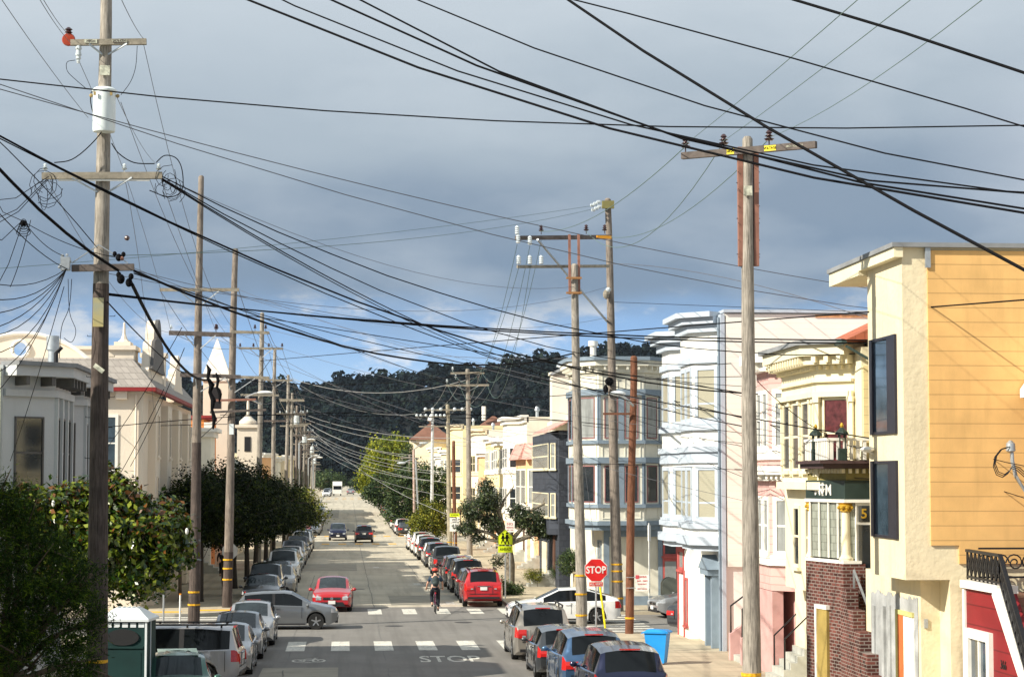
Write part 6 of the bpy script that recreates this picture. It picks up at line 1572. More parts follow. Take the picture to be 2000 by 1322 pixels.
C_ = dict(silver=(.36, .37, .38), grey=(.17, .18, .19), dgrey=(.06, .065, .07), black=(.012, .013, .016), white=(.82, .82, .80), red=(.40, .006, .010), blue=(.06, .13, .25), navy=(.006, .010, .045), beige=(.36, .33, .285), maroon=(.15, .02, .025), pale=(.42, .41, .42), green=(.05, .13, .10), tan=(.30, .26, .2))
CN = dict(silver='silver', grey='grey', dgrey='dark grey', black='black', white='white', red='red', blue='blue', navy='navy', beige='beige', maroon='dark red', green='dark green', tan='tan')
def c(kind, cn, label, X, Y, rz, group=None, **k): return car(kind, cn, C_[cn], 0 if cn in ('white', 'red') else .55, label, X, Y, rz, group, **k)
# moving cars and the cross street
c('hatch', 'grey', 'grey five-door hatchback crossing the junction side-on, facing right', -2.42, 83.6, 0, rim=rim_m, windtint=carglass)
c('sedan', 'red', 'bright red sedan driving towards the camera in the left lane', -.55, 95.5, -91)
c('sedan', 'white', 'white sedan facing left on the side street behind the stop sign', 9.05, 85.5, 180, windtint=carglass)
c('suv', 'navy', 'dark blue car oncoming just before the second crossing', -.75, 213, -90); c('suv', 'black', 'black suv with brake lights on driving away past the second crossing', 1.85, 206, 90)
c('sedan', 'dgrey', 'dark sedan parked on the side street behind the apartment corner, tail to camera', 14.9, 81.2, 40); c('sedan', 'silver', 'silver sedan nose poking out behind the apartment corner', 15.6, 89, 190)
# right kerb, nearest first
c('suv', 'navy', 'navy suv with wide red tail lights, nearest on the right', 6.85, 51.3, 90)
c('suv', 'blue', 'steel blue suv parked between the navy suv and the dark hatchback', 6.72, 57.4, 90)
c('hatch', 'dgrey', 'dark grey hatchback behind the blue suv, wheels towards camera', 6.6, 63.4, 90)
c('van', 'beige', 'beige minivan with red tail lights near the crosswalk', 6.55, 70.3, 90)
c('suv', 'red', 'bright red suv parked just beyond the junction, right kerb', 6.45, 98.2, 90, rack=True)
c('hatch', 'dgrey', 'dark hatchback tucked behind the bright red suv', 6.5, 104.2, 90); c('boxy', 'black', 'black boxy off-roader with spare wheel behind the dark hatchback', 6.45, 110.3, 90)
b = MB().lathe([(.36, -.1), (.37, 0), (.3, .1), (.05, .12)], (-2.4, 0, .95), 18, axis='x').build('spare_wheel', tyre_m, _protos[('boxy', 'black')], smooth=30); b.location = b.location
b.matrix_parent_inverse = Matrix(); me_ = b.data
_o = _protos[('boxy', 'black')]; me_.transform(Matrix.Translation(_o.location))
c('suv', 'black', 'black suv in the right row ahead of the boxy off-roader', 6.45, 116.5, 90); c('hatch', 'maroon', 'dark red hatchback in the right row behind the grey pickup', 6.5, 122.6, 90)
c('pickup', 'dgrey', 'dark grey pickup truck standing high in the right row', 6.4, 130, 90); c('sedan', 'white', 'white sedan half hidden behind the grey pickup', 6.5, 137.5, 90)
c('suv', 'dgrey', 'dark grey suv past the white sedan in the right row', 6.45, 144, 90); c('hatch', 'white', 'white hatchback past the dark grey suv', 6.5, 151, 90)
c('suv', 'black', 'black suv in the right row below the olive tree', 6.45, 158, 90); c('suv', 'white', 'white suv in the right row below the olive tree', 6.45, 166, 90)
c('boxy', 'white', 'boxy white vehicle with grey rear, right row', 6.4, 174, 90); c('pickup', 'white', 'white pickup last in the row before the second crossing', 6.4, 183, 90)
c('sedan', 'dgrey', 'dark sedan first in the right row beyond the second crossing', 6.6, 229, 92)
seq = ['white', 'silver', 'dgrey', 'white', 'silver', 'maroon', 'dgrey', 'green', 'silver', 'black', 'grey', 'beige', 'maroon', 'silver', 'red', 'white', 'grey', 'maroon', 'black', 'beige', 'silver']
kn = ['suv', 'hatch', 'sedan', 'van', 'suv', 'sedan', 'hatch']
y = 236
for i, cn in enumerate(seq):
    c(kn[i % 7], cn, NTH[i] + ' car past the second crossing on the right, ' + CN[cn] + ' and small', 6.5, y, 90, 'distant cars along the far right kerb'); y += 6.6 if y < 410 else 8
    if 424 < y < 446: y = 447
# left kerb: facing the camera
def l(kind, cn, label, Y, dx=0, **k): return c(kind, cn, label, CL + 1.08 + dx, Y, -90, **k)
c('mini', 'green', 'small car with pale green roof cut off by the bottom edge', -4.15, 52.2, -84, roof=mat('pale_green_roof', (.30, .42, .38), .35, coat=.5))
c('boxy', 'pale', 'silver-beige four-wheel drive parked crosswise with its side to the camera', -5.2, 59.6, 176, rack=True, windtint=carglass)
l('sedan', 'silver', 'silver sedan facing the camera directly behind the crosswise four-wheel drive', 65.6, .0, windtint=carglass); l('sedan', 'grey', 'grey sedan facing the camera, middle of the three nose-to-tail cars', 71.2, .1); l('hatch', 'silver', 'silver hatchback at the near crosswalk, last of the three nose-to-tail cars', 76.6, .3)
l('hatch', 'black', 'black hatchback facing the camera right behind the crossing grey car', 97.6, -.15); l('boxy', 'dgrey', 'dark van-like vehicle with brown roof below the dark trees', 103.5, -.2); l('sedan', 'beige', 'beige sedan ahead of the dark boxy vehicle', 108.8, .3); l('sedan', 'dgrey', 'dark grey sedan facing the camera behind the beige sedan', 114.8)
l('pickup', 'white', 'white pickup truck facing the camera in the left row', 122.5, .1); l('suv', 'green', 'dark green suv behind the white pickup', 129.5); l('sedan', 'silver', 'silver sedan behind the dark green suv', 136); l('hatch', 'white', 'white hatchback in the left row under the trees', 142.4)
l('suv', 'grey', 'grey suv in the left row under the trees', 149); l('sedan', 'white', 'white sedan in the left row under the tree edge', 156); l('suv', 'black', 'black suv in the left row before the second crossing', 163); l('hatch', 'grey', 'grey hatchback in the left row before the second crossing', 170); l('suv', 'white', 'white suv last in the left row before the second crossing', 178); l('suv', 'dgrey', 'dark suv at the end of the left row before the crossing', 186)
c('sedan', 'silver', 'pale sedan at the left kerb just beyond the second crossing', CL + 1.1, 232, -90)
for i in range(9):
    c(kn[(i * 3) % 7], seq[(i * 5) % 20], NTH[i] + ' small distant car along the far left kerb under the trees', CL + 1.1, 240 + i * 7, -90, 'distant cars along the far left kerb')
# vehicles beyond the crest
t = thing('box_truck', 'small white box truck far away at the end of the street', 'truck', (-1.9, 478, zg(478)))
b = MB(); b.box(-3.0, -.8, 478, 484, zg(478) + .7, zg(478) + 3.3); b.build('cargo_box', white, t); b = MB(); b.box(-2.9, -.9, 475.8, 477.9, zg(478) + .5, zg(478) + 2.4); cb = b.build('cab', white, t); MB().box(-2.8, -1.0, 475.75, 475.8, zg(478) + 1.5, zg(478) + 2.3).build('windscreen', carglass, cb)
for s in (-2.7, -1.1):
    for yy in (476.8, 482): MB().lathe([(.45, -.12), (.45, .12)], (s, yy, zg(478) + .45), 12, axis='x').build('wheel', tyre_m, t)
c('suv', 'red', 'red vehicle among the cars far beyond the third crossing', 6.3, 470, 90); c('suv', 'silver', 'pale suv beside the distant box truck', -4.2, 472, -90)
for i, (x, y, cn) in enumerate(((-4.3, 462, 'white'), (-4.2, 490, 'silver'), (6.2, 484, 'grey'), (6.4, 495, 'white'), (1.2, 505, 'silver'), (-4.3, 505, 'grey'), (6.3, 512, 'silver'), (-4.2, 520, 'dgrey'))):
    c('sedan', cn, NTH[i] + ' tiny ' + CN[cn] + ' car beyond the third crossing at the street end', x, y, 90 if x > 0 else -90, 'tiny cars beyond the third crossing')
# ================================================================== street furniture
redsign = mat('sign_red', (.68, .02, .02), .4, var=(2, .04)); whitesign = mat('sign_white', (.80, .80, .76), .45, var=(3, .04)); fluo = mat('sign_fluorescent', (.72, .88, .02), .45, var=(2, .03)); redlet = mat('sign_red_lettering', (.55, .08, .10), .5)
dullback = mat('sign_back', (.55, .56, .52), .5)
def post(t, x, y, z0, z1, r=.03, m=steel): return MB().tube([(x, y, z0), (x, y, z1)], r, 8).build('post', m, t)
def ngon(b, M, r, n, z0, z1, rot=0, sx=1):
    return b.prism([(sx * r * math.cos(2 * PI * k / n + rot), r * math.sin(2 * PI * k / n + rot)) for k in range(n)], z0, z1, lambda u, v, w: tuple(M @ Vector((u, v, w))))
# STOP sign
q = PY(1164, 1113, 69); gz = zg(69) + .13
t = thing('stop_sign', 'red octagonal STOP sign with ALL-WAY plate beside the grey pole', 'stop sign', (q.x, 69, gz))
post(t, q.x, 69.03, gz, q.z - .1)
M = face_M((q.x, 69, q.z), (1, .05, 0), (0, 0, 1)); r8 = .385 / math.cos(PI / 8)
o_ = ngon(MB(), M, r8, 8, -.006, .0, PI / 8).build('sign_border', whitesign, t)
o_ = ngon(MB(), M, r8 * .945, 8, .001, .006, PI / 8).build('sign_face', redsign, t)
text_part('STOP', .33, M @ Matrix.Translation((0, 0, .010)), 'sign_lettering', whitesign, o_, bold=.008, sx=.86)
M2 = M @ Matrix.Translation((0, -.47, 0)); b = MB(); b.box(-.23, .23, -.075, .075, -.004, .004, M2); o_ = b.build('all_way_plate', redsign, t)
b = MB(); b.box(-.215, .215, .055, .063, .004, .006, M2); b.box(-.215, .215, -.063, -.055, .004, .006, M2); b.build('plate_border', whitesign, o_)
text_part('ALL-WAY', .11, M2 @ Matrix.Translation((0, 0, .008)), 'plate_lettering', whitesign, o_, sx=.85)
a_, c_2 = PY(1172, 1146, 75), PY(1184, 1240, 75)
t = thing('guy_wire', 'bright yellow sleeve on the stay wire right of the stop sign', 'stay wire', (c_2.x, 75, zg(75) + .13))
dd = (c_2 - a_) ; MB().tube([a_ , c_2 + dd * .05], .035, 8).build('guard_sleeve', mat('guard_yellow', (.85, .72, .02), .5), t); MB().tube([a_ - dd * 4.2, a_], .008, 5).build('cable', wiregr, t)
# school sign
q = PY(987, 1050, 101); gz = zg(101) + .13
t = thing('school_crossing_sign', 'fluorescent school crossing sign with AHEAD plate before the crooked tree', 'sign', (q.x, 101, gz))
post(t, q.x, 101.03, gz, q.z + .3, .035)
M = face_M((q.x, 101, q.z), (1, 0, 0), (0, 0, 1))
b = MB(); b.prism([(-.36, -.34), (.36, -.34), (.36, .08), (0, .42), (-.36, .08)], 0, .006, lambda u, v, w: tuple(M @ Vector((u, v, w)))); f_ = b.build('sign_face', fluo, t)
b = MB(); ol = [(-.34, -.32), (.34, -.32), (.34, .07), (0, .39), (-.34, .07), (-.34, -.32)]
for p_, s_ in zip(ol, ol[1:]): b.bar(M @ Vector((*p_, .010)), M @ Vector((*s_, .010)), .012, .004, up=M.to_3x3() @ Vector((0, 0, 1)))
def walker(b, cx, s):
    def bb(x0, y0, x1, y1, w): b.bar(M @ Vector((cx + x0 * s, y0 * s - .04, .012)), M @ Vector((cx + x1 * s, y1 * s - .04, .012)), w * s, .004, up=M.to_3x3() @ Vector((0, 0, 1)))
    ngon(b, M @ Matrix.Translation((cx, .27 * s - .04, 0)), .055 * s, 10, .008, .014)
    bb(0, .2, 0, -.02, .12); bb(0, 0, -.09, -.26, .055); bb(0, 0, .09, -.25, .055); bb(0, .17, -.12, .0, .04); bb(0, .17, .12, .02, .04)
walker(b, .08, 1.0); walker(b, -.12, .85); b.build('walking_figures', cable, f_)
M2 = M @ Matrix.Translation((0, -.56, 0)); b = MB(); b.box(-.36, .36, -.16, .16, 0, .006, M2); f_ = b.build('ahead_plate', fluo, t)
text_part('AHEAD', .2, M2 @ Matrix.Translation((0, 0, .010)), 'plate_lettering', cable, f_, sx=.85)
def flat_sign(name, label, px, py, Y, w, h, face, lines, post_to=None, extra=None, own_post=True):
    q = PY(px, py, Y); gz = zg(Y) + .13
    t = thing(name, label, 'sign', (q.x, Y, gz if own_post else q.z - h))
    if own_post: post(t, q.x, Y + .03, gz, q.z + h / 2)
    M = face_M((q.x, Y, q.z), (1, 0, 0), (0, 0, 1)); b = MB(); b.box(-w / 2, w / 2, -h / 2, h / 2, 0, .006, M); f_ = b.build('sign_face', face, t)
    for s, sz, yy, m_, sx in lines: text_part(s, sz, M @ Matrix.Translation((0, yy, .010)), 'sign_lettering', m_, f_, sx=sx)
    if extra: extra(t, M)
    return t
def ex15(t, M):
    b = MB(); b.box(-.33, .33, .52, .74, 0, .006, M); f_ = b.build('school_plate', fluo, t); text_part('SCHOOL', .15, M @ Matrix.Translation((0, .63, .010)), 'plate_lettering', cable, f_, sx=.85)
flat_sign('speed_sign', 'white speed sign reading 15 with fluorescent SCHOOL strip on top', 888, 1024, 136, .66, .9, whitesign, [('SPEED', .15, .32, cable, .9), ('LIMIT', .15, .16, cable, .9), ('15', .42, -.16, cable, 1)], extra=ex15)
flat_sign('parking_sign', 'small white and red street-cleaning sign above the school crossing sign', 996, 1028, 108, .5, .58, whitesign, [('NO', .2, .13, redlet, 1), ('PARKING', .1, -.05, redlet, .9), ('8AM - 10AM', .07, -.18, redlet, .9)])
t = flat_sign('parking_sign', 'NO PARKING sign strapped to the smooth rust-brown pole', 1254, 1138, 77.8, .52, .62, whitesign, [('PARKING', .11, .23, redlet, .75), ('8AM - 10AM', .09, .08, redlet, .85), ('THURSDAY', .075, -.04, redlet, .9), ('STREET CLEANING', .055, -.22, redlet, .8)], own_post=False)
q = PY(1254, 1138, 77.8); b = MB(); b.box(q.x - .6, q.x - .25, 77.79, 77.81, q.z + .2, q.z + .23); b.box(q.x - .6, q.x - .25, 77.79, 77.81, q.z - .2, q.z - .17); b.build('straps', steel, t)
b = MB(); b.box(q.x - .25, q.x - .12, 77.78, 77.79, q.z + .16, q.z + .3); b.build('red_square', redlet, t)
q = PY(1268, 1100, 92); t = thing('sign_post', 'thin white post on the far right corner left of the mailbox', 'post', (q.x, 92, .1)); post(t, q.x, 92, .1, 4.0, .035, whitesign); b = MB(); b.box(q.x - .02, q.x + .02, 91.6, 92.3, 3.2, 3.9); b.build('edge_on_sign', whitesign, t)
for px, py, Y, lb, m_ in ((320, 1138, 79.2, 'bare grey metal post on the left corner in front of the side street', steel), (352, 1160, 80.0, 'thin post with a small orange mark near the left corner', whitesign)):
    q = PY(px, py, Y - 2.5); t = thing('sign_post', lb, 'post', (q.x, Y - 2.5, .1)); post(t, q.x, Y - 2.5, .1, q.z, .035, m_); MB().box(q.x - .04, q.x + .04, Y - 2.54, Y - 2.46, q.z - .02, q.z + .03).build('post_cap', steel if m_ is steel else orl, t)
q = PY(449, 1076, 98.5); t = thing('stop_sign', 'pale back of an octagonal sign half hidden by the third left pole', 'sign', (q.x, 98.5, .13)); post(t, q.x + .1, 98.45, .1, q.z + .1)
M = face_M((q.x, 98.5, q.z), (1, -.15, 0), (0, 0, 1)); ngon(MB(), M, .4, 8, 0, .006, PI / 8).build('sign_plate', dullback, t)
# tactile kerb pads
for x0, x1, y0, y1, lb in ((-9.6, -7.2, 91.6, 92.3, 'orange textured ramp pad on the far left corner'), (-6.9, -5.0, 92.6, 93.4, 'orange textured ramp pad by the base of the third left pole')):
    tag(recenter(MB().box(x0, x1, y0, y1, .13, .142).build('ramp_pad', mat('pad_orange', (.78, .42, .04), .8, var=(6, .1)), None)), lb, 'ramp pad')
# mailbox
mg = mat('mailbox_olive', (.10, .11, .095), .5, var=(3, .1))
q = PY(1308, 1194, 92); t = thing('mailbox', 'dark olive round-topped relay mailbox on the far right corner', 'mailbox', (q.x, 92, .13))
b = MB(); w = .36; prof = [(-w, .22), (w, .22), (w, 1.08)] + [(w * math.cos(a), 1.08 + w * math.sin(a)) for a in [i * PI / 14 for i in range(1, 14)]] + [(-w, 1.08)]
b.prism(prof, 91.7, 92.35, lambda u, v, w_: (q.x + u, w_, .13 + v)); b.build('box', mg, t)
b = MB(); b.prism([(u * 1.05, .2 if v < .3 else v + .01) for u, v in prof], 91.68, 91.72, lambda u, v, w_: (q.x + u, w_, .13 + v)); b.build('rim', mg, t)
for sx in (-1, 1):
    for yy in (91.78, 92.27): MB().box(q.x + sx * .32 - .03, q.x + sx * .32 + .03, yy - .03, yy + .03, .13, .36).build('leg', mg, t)
# bins
def bin_(label, px, Y, col, s=1.0, rot=.3):
    q = PY(px, 1280, Y); z = zg(Y) + .13
    m_ = mat('bin_' + col[0], col[1], .45, var=(3, .05)); t = thing('wheelie_bin', label, 'bin', (q.x, Y, z)); T = Matrix.Translation((q.x, Y, z)) @ Matrix.Rotation(rot, 4, 'Z') @ Matrix.Scale(s, 4)
    b = MB(); vs = [T @ Vector(p) for p in ((-.24, -.26, .06), (.24, -.26, .06), (.24, .26, .06), (-.24, .26, .06), (-.3, -.36, 1.0), (.3, -.36, 1.0), (.3, .36, 1.0), (-.3, .36, 1.0))]
    b.add(vs, [(0, 3, 2, 1), (4, 5, 6, 7), (0, 1, 5, 4), (1, 2, 6, 5), (2, 3, 7, 6), (3, 0, 4, 7)]); b.build('tub', m_, t)
    b = MB(); b.box(-.35, .35, -.42, .40, 1.0, 1.05, T); b.add([T @ Vector(p) for p in ((-.32, -.40, 1.05), (.32, -.40, 1.05), (.32, .36, 1.05), (-.32, .36, 1.05), (-.24, -.3, 1.10), (.24, -.3, 1.10), (.24, .28, 1.11), (-.24, .28, 1.11))], [(4, 5, 6, 7), (0, 1, 5, 4), (1, 2, 6, 5), (2, 3, 7, 6), (3, 0, 4, 7)]); b.build('lid', m_, t)
    b = MB(); b.tube([T @ Vector((-.3, .44, 1.0)), T @ Vector((.3, .44, 1.0))], .02, 6); b.build('handle', m_, t)
    for sx in (-1, 1): MB().lathe([(.11, -.03), (.11, .03)], T @ Vector((sx * .24, .24, .11)), 12, axis='x').build('wheel', tyre_m, t)
    b = MB(); b.box(-.1, .1, -.315, -.305, .62, .78, T); 
bin_('bright blue recycling bin on the near right pavement by the navy suv', 1284, 65, ('blue', (.02, .28, .72)), 1.0, 1.2)
bin_('small blue bin far down the right pavement by the pale pole', 884, 150, ('blue', (.02, .28, .72)), 1.0, 0)
# portable toilet
pt = mat('toilet_green', (.004, .028, .027), .75, var=(2, .15)); ptr = mat('toilet_roof', (.66, .70, .72), .5, var=(2, .05))
q = PY(250, 1250, 51.5); z = zg(51.5) + .13; t = thing('portable_toilet', 'dark green portable toilet with white ridged roof next to the nearest left pole', 'portable toilet', (q.x, 51.5, z))
T = Matrix.Translation((q.x, 51.5, z)) @ Matrix.Rotation(-.12, 4, 'Z')
b = MB(); b.box(-.57, .57, -.55, .55, .05, 2.2, T); 
b.box(-.45, .45, -.56, -.551, .2, 1.45, T)
b.box(-.5, .5, -.58, -.551, 1.55, 1.6, T); b.build('cabin', pt, t)
b = MB(); 
for x in (-.57, .57): b.box(x - .025, x + .025, -.59, -.551, .05, 2.25, T)
b.box(.571, .59, -.1, -.06, .1, 2.2, T); b.build('corner_strips', ptr, t)
b = MB(); ngon(b, T @ Matrix.Rotation(R(90), 4, 'X') @ Matrix.Translation((0, 1.82, 0)), .2, 18, .56, .585, 0, 2.0); b.build('oval_panel', cartrim, t)
b = MB()
for k in range(5): b.box(-.42 + k * .2, -.28 + k * .2, -.566, -.552, 2.06, 2.17, T)
b.build('vents', ptr, t)
b = MB(); V_ = [(-.64, -.62, 2.2), (.64, -.62, 2.2), (.64, .62, 2.2), (-.64, .62, 2.2), (-.64, -.62, 2.26), (.64, -.62, 2.26), (.64, .62, 2.26), (-.64, .62, 2.26), (-.3, -.2, 2.5), (.3, -.2, 2.5), (.3, .2, 2.5), (-.3, .2, 2.5)]
b.add([T @ Vector(v) for v in V_], [(0, 1, 5, 4), (1, 2, 6, 5), (2, 3, 7, 6), (3, 0, 4, 7), (4, 5, 9, 8), (5, 6, 10, 9), (6, 7, 11, 10), (7, 4, 8, 11), (8, 9, 10, 11), (3, 2, 1, 0)])
for k in range(5): x = -.24 + k * .12; b.bar(T @ Vector((x, -.2, 2.5)), T @ Vector((x, .2, 2.5)), .04, .05)
b.build('roof', ptr, t)
# planters by the round bush
t = thing('planter', 'square concrete planter under the round bush', 'planter', (12.1, 109, .13)); MB().box(11.7, 12.6, 104.6, 105.5, .13, 1.15).build('tub', conc, t); MB().box(11.6, 12.7, 104.5, 105.6, 1.15, 1.25).build('rim', conc, t)

# ================================================================== people
skin_m = mat('skin', (.62, .36, .26), .6, var=(8, .06)); hair_m = mat('hair_dark', (.03, .02, .015), .7)
def skinned(pts, edges, radii, name, m, parent, sub=2):
    me = bpy.data.meshes.new(name); me.from_pydata(pts, edges, []); me.update()
    o = bpy.data.objects.new(name, me); COL.objects.link(o)
    md = o.modifiers.new('s', 'SKIN'); md.use_smooth_shade = True
    for i, r_ in enumerate(radii):
        me.skin_vertices[0].data[i].radius = (r_, r_) if not isinstance(r_, tuple) else r_
        me.skin_vertices[0].data[i].use_root = (i == 0)
    sd = o.modifiers.new('u', 'SUBSURF'); sd.levels = sub; sd.render_levels = sub
    dg = bpy.context.evaluated_depsgraph_get(); me2 = bpy.data.meshes.new_from_object(o.evaluated_get(dg))
    bpy.data.objects.remove(o); me2.materials.clear(); me2.materials.append(m)
    o2 = bpy.data.objects.new(name, me2); COL.objects.link(o2); o2.parent = parent; return o2
def person(label, loc, rz, J, shirt, pants, hair=hair_m, helmet=None, pack=None, shoe=None, sleeve='short', group=None):
    """J: joint positions in metres, facing +y; hips at J['hip']"""
    t = thing('person', label, 'person', loc, rz, group)
    hip, chest, neck, head = (Vector(J[k]) for k in ('hip', 'chest', 'neck', 'head'))
    P_ = [hip, hip.lerp(chest, .5), chest, neck, neck.lerp(head, .5), head, head + Vector((0, .01, .09))]; E = [(0, 1), (1, 2), (2, 3), (3, 4), (4, 5), (5, 6)]; Rr = [(.14, .11), (.125, .10), (.16, .11), .06, .055, .088, .07]
    def chain(start, names, rad):
        prev = start
        for nme, r_ in zip(names, rad): P_.append(Vector(J[nme])); Rr.append(r_); E.append((prev, len(P_) - 1)); prev = len(P_) - 1
        return prev
    for s in 'lr':
        chain(0, (s + 'thigh', s + 'knee', s + 'ankle', s + 'toe'), (.095, .062, .045, .035))
        e = chain(2, (s + 'shoulder', s + 'elbow', s + 'wrist'), (.06, .044, .03))
        w_ = P_[e]; el_ = Vector(J[s + 'elbow']); d = (w_ - el_).normalized(); side = Vector((-d.y, d.x, 0)); side = side.normalized() if side.length > .1 else Vector((0, 1, 0))
        P_.append(w_ + d * .07); Rr.append((.035, .022)); E.append((e, len(P_) - 1)); palm = len(P_) - 1
        for k in range(4):
            o_ = (k - 1.5) * .018; L_ = (.065, .078, .074, .058)[k]
            a = P_[palm] + side * o_ + d * .02; a2 = a + d * L_ * .5 + Vector((0, 0, -.006)); a3 = a + d * L_ * .85 + Vector((0, .0, -.028))
            for q_, rr_ in ((a, .0095), (a2, .009), (a3, .0075)): P_.append(q_); Rr.append(rr_)
            n_ = len(P_); E.extend([(palm, n_ - 3), (n_ - 3, n_ - 2), (n_ - 2, n_ - 1)])
        th = P_[e] + d * .03 + side * -.03; P_.append(th); P_.append(th + d * .045 + side * -.02); Rr += [.011, .009]; n_ = len(P_); E.extend([(e, n_ - 2), (n_ - 2, n_ - 1)])
    skinned([tuple(p) for p in P_], E, Rr, 'body', skin_m, t, 1)
    # face: nose, ears, eyes on the head
    b = MB(); b.ball(head + Vector((0, .095, .01)), (.012, .02, .02), 6, 4)
    for s in (-1, 1): b.ball(head + Vector((s * .088, 0, .01)), (.012, .02, .03), 6, 4)
    b.build('face', skin_m, t, smooth='all').location = (0, 0, 0)
    # clothes
    Q = [hip + Vector((0, 0, .02)), hip]; Rq = [(.155, .125), (.16, .13)]; Eq = [(0, 1)]
    for s in 'lr':
        a, k_, an = Vector(J[s + 'thigh']), Vector(J[s + 'knee']), Vector(J[s + 'ankle']); n_ = len(Q); Q += [a, k_, k_.lerp(an, .9)]; Rq += [.108, .078, .060]; Eq += [(1, n_), (n_, n_ + 1), (n_ + 1, n_ + 2)]
    skinned([tuple(p) for p in Q], Eq, Rq, 'trousers', pants, t, 1)
    Q = [hip + Vector((0, 0, .03)), hip.lerp(chest, .5), chest, neck - (neck - chest) * .35]; Rq = [(.158, .128), (.145, .118), (.178, .128), .085]; Eq = [(0, 1), (1, 2), (2, 3)]
    for s in 'lr':
        a, e_, w_ = Vector(J[s + 'shoulder']), Vector(J[s + 'elbow']), Vector(J[s + 'wrist']); n_ = len(Q); Q += [a, a.lerp(e_, .75)]; Rq += [.078, .062]; Eq += [(2, n_), (n_, n_ + 1)]
        if sleeve == 'long': Q += [e_, w_]; Rq += [.055, .042]; Eq += [(n_ + 1, n_ + 2), (n_ + 2, n_ + 3)]
    skinned([tuple(p) for p in Q], Eq, Rq, 'shirt', shirt, t, 1)
    for s in 'lr':
        a, o_ = Vector(J[s + 'ankle']), Vector(J[s + 'toe']); skinned([tuple(a + Vector((0, -.03, -.05))), tuple(a.lerp(o_, .5) + Vector((0, 0, -.02))), tuple(o_)], [(0, 1), (1, 2)], [.048, .045, .036], 'shoe', shoe or cartrim, t, 1)
    b = MB(); b.ball(head + Vector((0, -.012, .03)), (.102, .112, .115), 12, 8)
    for i, v in enumerate(b.v):
        if v[1] > head.y + .05 and v[2] < head.z + .06: b.v[i] = (v[0] * 1, head.y + .05, v[2])
    b2 = MB(); b2.v, b2.f = b.v, b.f; _b(b2, 'hair', hair, t)
    if helmet:
        b = MB(); b.ball(head + Vector((0, 0, .075)), (.125, .15, .095), 14, 8); b.v = [(x, y, max(z, head.z + .045)) for x, y, z in b.v]; _b(b, 'helmet', helmet, t)
    if pack:
        c0 = hip.lerp(chest, .75) + Vector((0, -.19, .02)); b = MB(); b.ball(c0, (.15, .10, .22), 14, 8); b.ball(c0 + Vector((0, -.07, -.08)), (.11, .06, .09), 10, 6); _b(b, 'backpack', pack, t)
    return t
def _b(b, name, m, t):             # part given in the figure's own coordinates
    me = bpy.data.meshes.new(name); me.from_pydata(b.v, [], b.f); me.update(); me.polygons.foreach_set('use_smooth', [True] * len(me.polygons)); me.materials.append(m)
    o = bpy.data.objects.new(name, me); COL.objects.link(o); o.parent = t; return o
darkcl = mat('dark_clothes', (.012, .014, .022), .85, var=(6, .2)); navcl = mat('navy_shirt', (.03, .055, .09), .85, var=(6, .2)); packm = mat('backpack_cloth', (.045, .06, .06), .8, var=(9, .4)); helm = mat('helmet_red', (.70, .06, .03), .3, spec=.6)
cx, cy = PY(850, 1190, 92.5).x, 92.5
J = dict(hip=(0, -.18, .98), chest=(0, .08, 1.32), neck=(0, .17, 1.47), head=(0, .26, 1.60), lthigh=(-.10, -.12, .94), lknee=(-.14, .22, .66), lankle=(-.12, -.02, .33), ltoe=(-.12, .12, .24), rthigh=(.10, -.12, .94), rknee=(.13, .22, .52), rankle=(.12, .02, .14), rtoe=(.12, .18, .10),
         lshoulder=(-.19, .12, 1.38), lelbow=(-.30, .22, 1.14), lwrist=(-.33, .42, .98), rshoulder=(.19, .12, 1.38), relbow=(.30, .22, 1.14), rwrist=(.31, .42, .98))
tp = person('cyclist in dark clothes with red helmet and backpack, riding away through the junction', (cx, cy, 0.02), 0, J, navcl, darkcl, helmet=helm, pack=packm)
# bicycle
tp.scale = (1.12, 1.12, 1.12)
t = thing('bicycle', 'dark bicycle ridden by the person with the red helmet', 'bicycle', (cx, cy, 0))
bm_ = mat('bicycle_frame', (.10, .015, .05), .4)
for yy in (-.52, .52):
    b = MB(); b.tube([(cx, cy + yy + .335 * math.cos(a), .345 + .335 * math.sin(a)) for a in [i * PI / 14 for i in range(29)]], .017, 6, caps=False); w_ = b.build('wheel', tyre_m, t, smooth='all')
    b = MB()
    for k in range(12): a = k * PI / 6; b.tube([(cx, cy + yy, .345), (cx, cy + yy + .32 * math.cos(a), .345 + .32 * math.sin(a))], .003, 4)
    b.tube([(cx - .05, cy + yy, .345), (cx + .05, cy + yy, .345)], .015, 6); b.build('spokes', rim_m, w_)
b = MB()
for p_, s_ in (((0, -.52, .345), (0, -.06, .30)), ((0, -.52, .345), (0, -.2, .8)), ((0, -.06, .30), (0, -.22, .86)), ((0, -.06, .30), (0, .38, .78)), ((0, -.2, .78), (0, .36, .86)), ((0, .36, .90), (0, .52, .345))): b.tube([(cx + p_[0], cy + p_[1], p_[2]), (cx + s_[0], cy + s_[1], s_[2])], .018, 6)
b.build('frame', bm_, t)
b = MB(); b.ball((cx, cy - .24, .89), (.08, .14, .035), 10, 6); b.build('saddle', cartrim, t); b = MB(); b.tube([(cx - .33, cy + .42, .955), (cx - .2, cy + .44, .96), (cx, cy + .38, .95), (cx + .2, cy + .44, .96), (cx + .33, cy + .42, .955)], .015, 6); b.build('handlebar', cartrim, t)
b = MB(); b.tube([(cx - .05, cy - .06, .30), (cx - .06, cy - .08, .27)], .02, 6); b.tube([(cx - .07, cy - .06, .30), (cx - .07, cy + .04, .26), (cx - .16, cy + .04, .26)], .012, 5); b.tube([(cx + .07, cy - .06, .30), (cx + .07, cy + .06, .08), (cx + .16, cy + .06, .08)], .012, 5); b.build('pedals', steel, t)
t.scale = (1.12, 1.12, 1.12)
